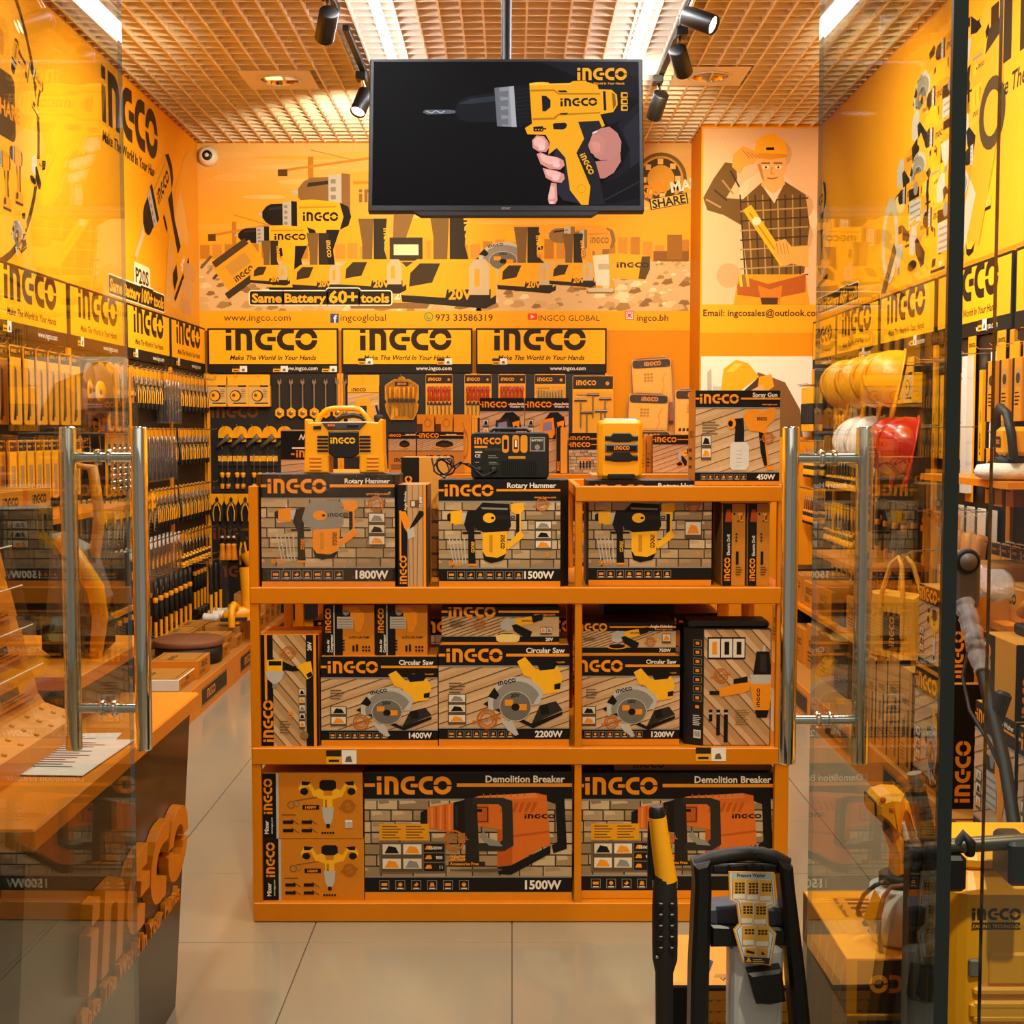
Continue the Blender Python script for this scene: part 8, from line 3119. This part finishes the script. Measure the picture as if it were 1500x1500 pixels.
MB().tube([at(1180+a/3.75, 1100+b/3.75, SY-.04) for a, b in ((440, 715), (380, 740), (320, 790), (285, 870), (300, 900))], .0045, 'soft_black', 8).build('strap', t)
v4 = [at(1180+a/3.75, 1100+b/3.75, SY-.05) for a, b in ((380, 760), (425, 830), (370, 990), (318, 920))]
MB().add(v4+[v_+Vector((0, .002, 0)) for v_ in v4], [(3, 2, 1, 0), (4, 5, 6, 7), (0, 1, 5, 4), (1, 2, 6, 5), (2, 3, 7, 6), (3, 0, 4, 7)], 'yellow').build('warning_tag', t)

# large yellow washer behind the fixed pane
BY = 2.14
t = thing('pressure_washer', 'large yellow pressure washer with a black post frame behind the fixed glass pane', 'washer', T(0, 0, 0))
def yp(px, py, y=BY):
    return at(px, py, y)
yx0, yx1 = yp(1386, 1400).x, yp(1386, 1400).x+.36
zt_ = yp(0, 1285).z
MB().prism(rrect(yx0, BY, yx1, BY+.26, .05, 5), .05, zt_, 'yellow', None, .03).build('body', t)
MB().prism(rrect(yx0+.02, BY+.03, yx1-.02, BY+.22, .04, 4), zt_-.005, zt_+.03, 'yellow', None, .012).build('top_cover', t)
MB().prism(rrect(yx0+.04, BY-.006, yx1-.0, BY+.02, .006, 2), yp(0, 1490).z, yp(0, 1468).z, 'yellow', None, .004).build('rib', t)
for i in range(4):
    zz = yp(0, 1450+i*20).z
    MB().rbox(yx0+.045, yx1-.01, BY-.007, BY+.01, zz-.008, zz+.006, 'yellow', .004).build('rib', t)
a_, b_ = yp(1418, 1430), yp(1437, 1404)
MB().rbox(a_.x, b_.x, BY-.006, BY+.004, a_.z, b_.z, 'grey', .003).build('switch', t)
a_, b_ = yp(1440, 1442), yp(1500, 1395)
MB().rbox(a_.x+.008, b_.x+.08, BY-.004, BY+.004, a_.z, b_.z, 'yellow', .004).build('panel', t)
a_, b_ = yp(1423, 1346), yp(1495, 1325)
p = PR(.10, .05)
lw_ = b_.x-a_.x
p.logo(.001, .018, lw_/LOGO_W, '3A3024')
p.rect(.001, .002, lw_, .014, '3A3024')
p.text('CLEANING TECHNOLOGY', .001+lw_/2, .0045, .0062, 'F2A40A', 'c', .02, sx=.95)
p.build('logo_print', t, front(a_.x, BY, a_.z-.02))
PB = 2.08
MB().rbox(at(1327, 1400, PB).x, at(1366, 1400, PB).x, PB-.02, PB+.03, .06, at(0, 1236, PB).z, 'black', .006).build('frame_post', t)
MB().rbox(yx1-.02, yx1+.025, PB-.02, PB+.03, .06, at(0, 1236, PB).z, 'black', .006).build('frame_post', t)
MB().tube([at(1362, 1238, PB-.0), at(1384, 1240, PB), at(1440, 1236, PB), at(1500, 1232, PB), at(1570, 1232, PB)], .0125, 'dark_steel', 12).build('top_tube', t)
MB().rbox(at(1381, 1275, PB-.02).x, at(1410, 1275, PB).x, PB-.025, PB+.06, at(0, 1300, PB).z, at(0, 1248, PB).z, 'black', .006).build('tube_bracket', t)
MB().rbox(at(1478, 1260, PB-.02).x, at(1510, 1260, PB).x, PB-.025, PB+.06, at(0, 1292, PB).z, at(0, 1228, PB).z, 'black', .006).build('tube_bracket', t)
MB().tube([at(1402, 1238, PB-.005)+Vector((0, 0, .0)), at(1412, 1222, PB), at(1422, 1236, PB-.01), at(1420, 1250, PB)], .009, 'rubber', 8).build('strap', t)
for x in (yx0+.0, yx1):
    MB().lathe([(.03, -.02), (.10, -.022), (.105, -.012), (.105, .012), (.10, .022), (.03, .02)], 'rubber', T(x, BY+.14, .106) @ R(PI/2, 'Y'), 24).build('wheel', t)
MB().rbox(yx0+.03, yx1-.03, BY+.01, BY+.05, .001, .06, 'black', .006).build('front_foot', t)
t2 = thing('spray_lance', 'bronze metal spray lance clipped to the black post of the yellow washer', 'lance', T(0, 0, 0))
A, B = at(1328+11, 1132, PB-.035), at(1358, 1222, PB-.035)
d = B-A
MB().tube([A, A+d*.22], .0115, 'steel', 14).build('tip', t2)
MB().tube([A+d*.22, A+d*.60], .0135, 'dark_steel', 14).build('barrel', t2)
MB().tube([A+d*.60, A+d*.95], .0145, 'dark_steel', 14).build('barrel', t2)
MB().tube([A+d*.95, A+d*1.02, A+d*1.1, at(1364, 1260, PB-.035), at(1350, 1400, PB-.035), at(1345, 1600, PB-.035), Vector((at(1345, 1600, PB).x, PB-.035, .015))], [.0155, .016, .012, .011, .011, .011, .011], 'soft_black', 12).build('grip_pole', t2)
for f_ in (.22, .60):
    MB().tube([A+d*f_, A+d*(f_+.03)], .0150, 'rubber', 14).build('ring_groove', t2)
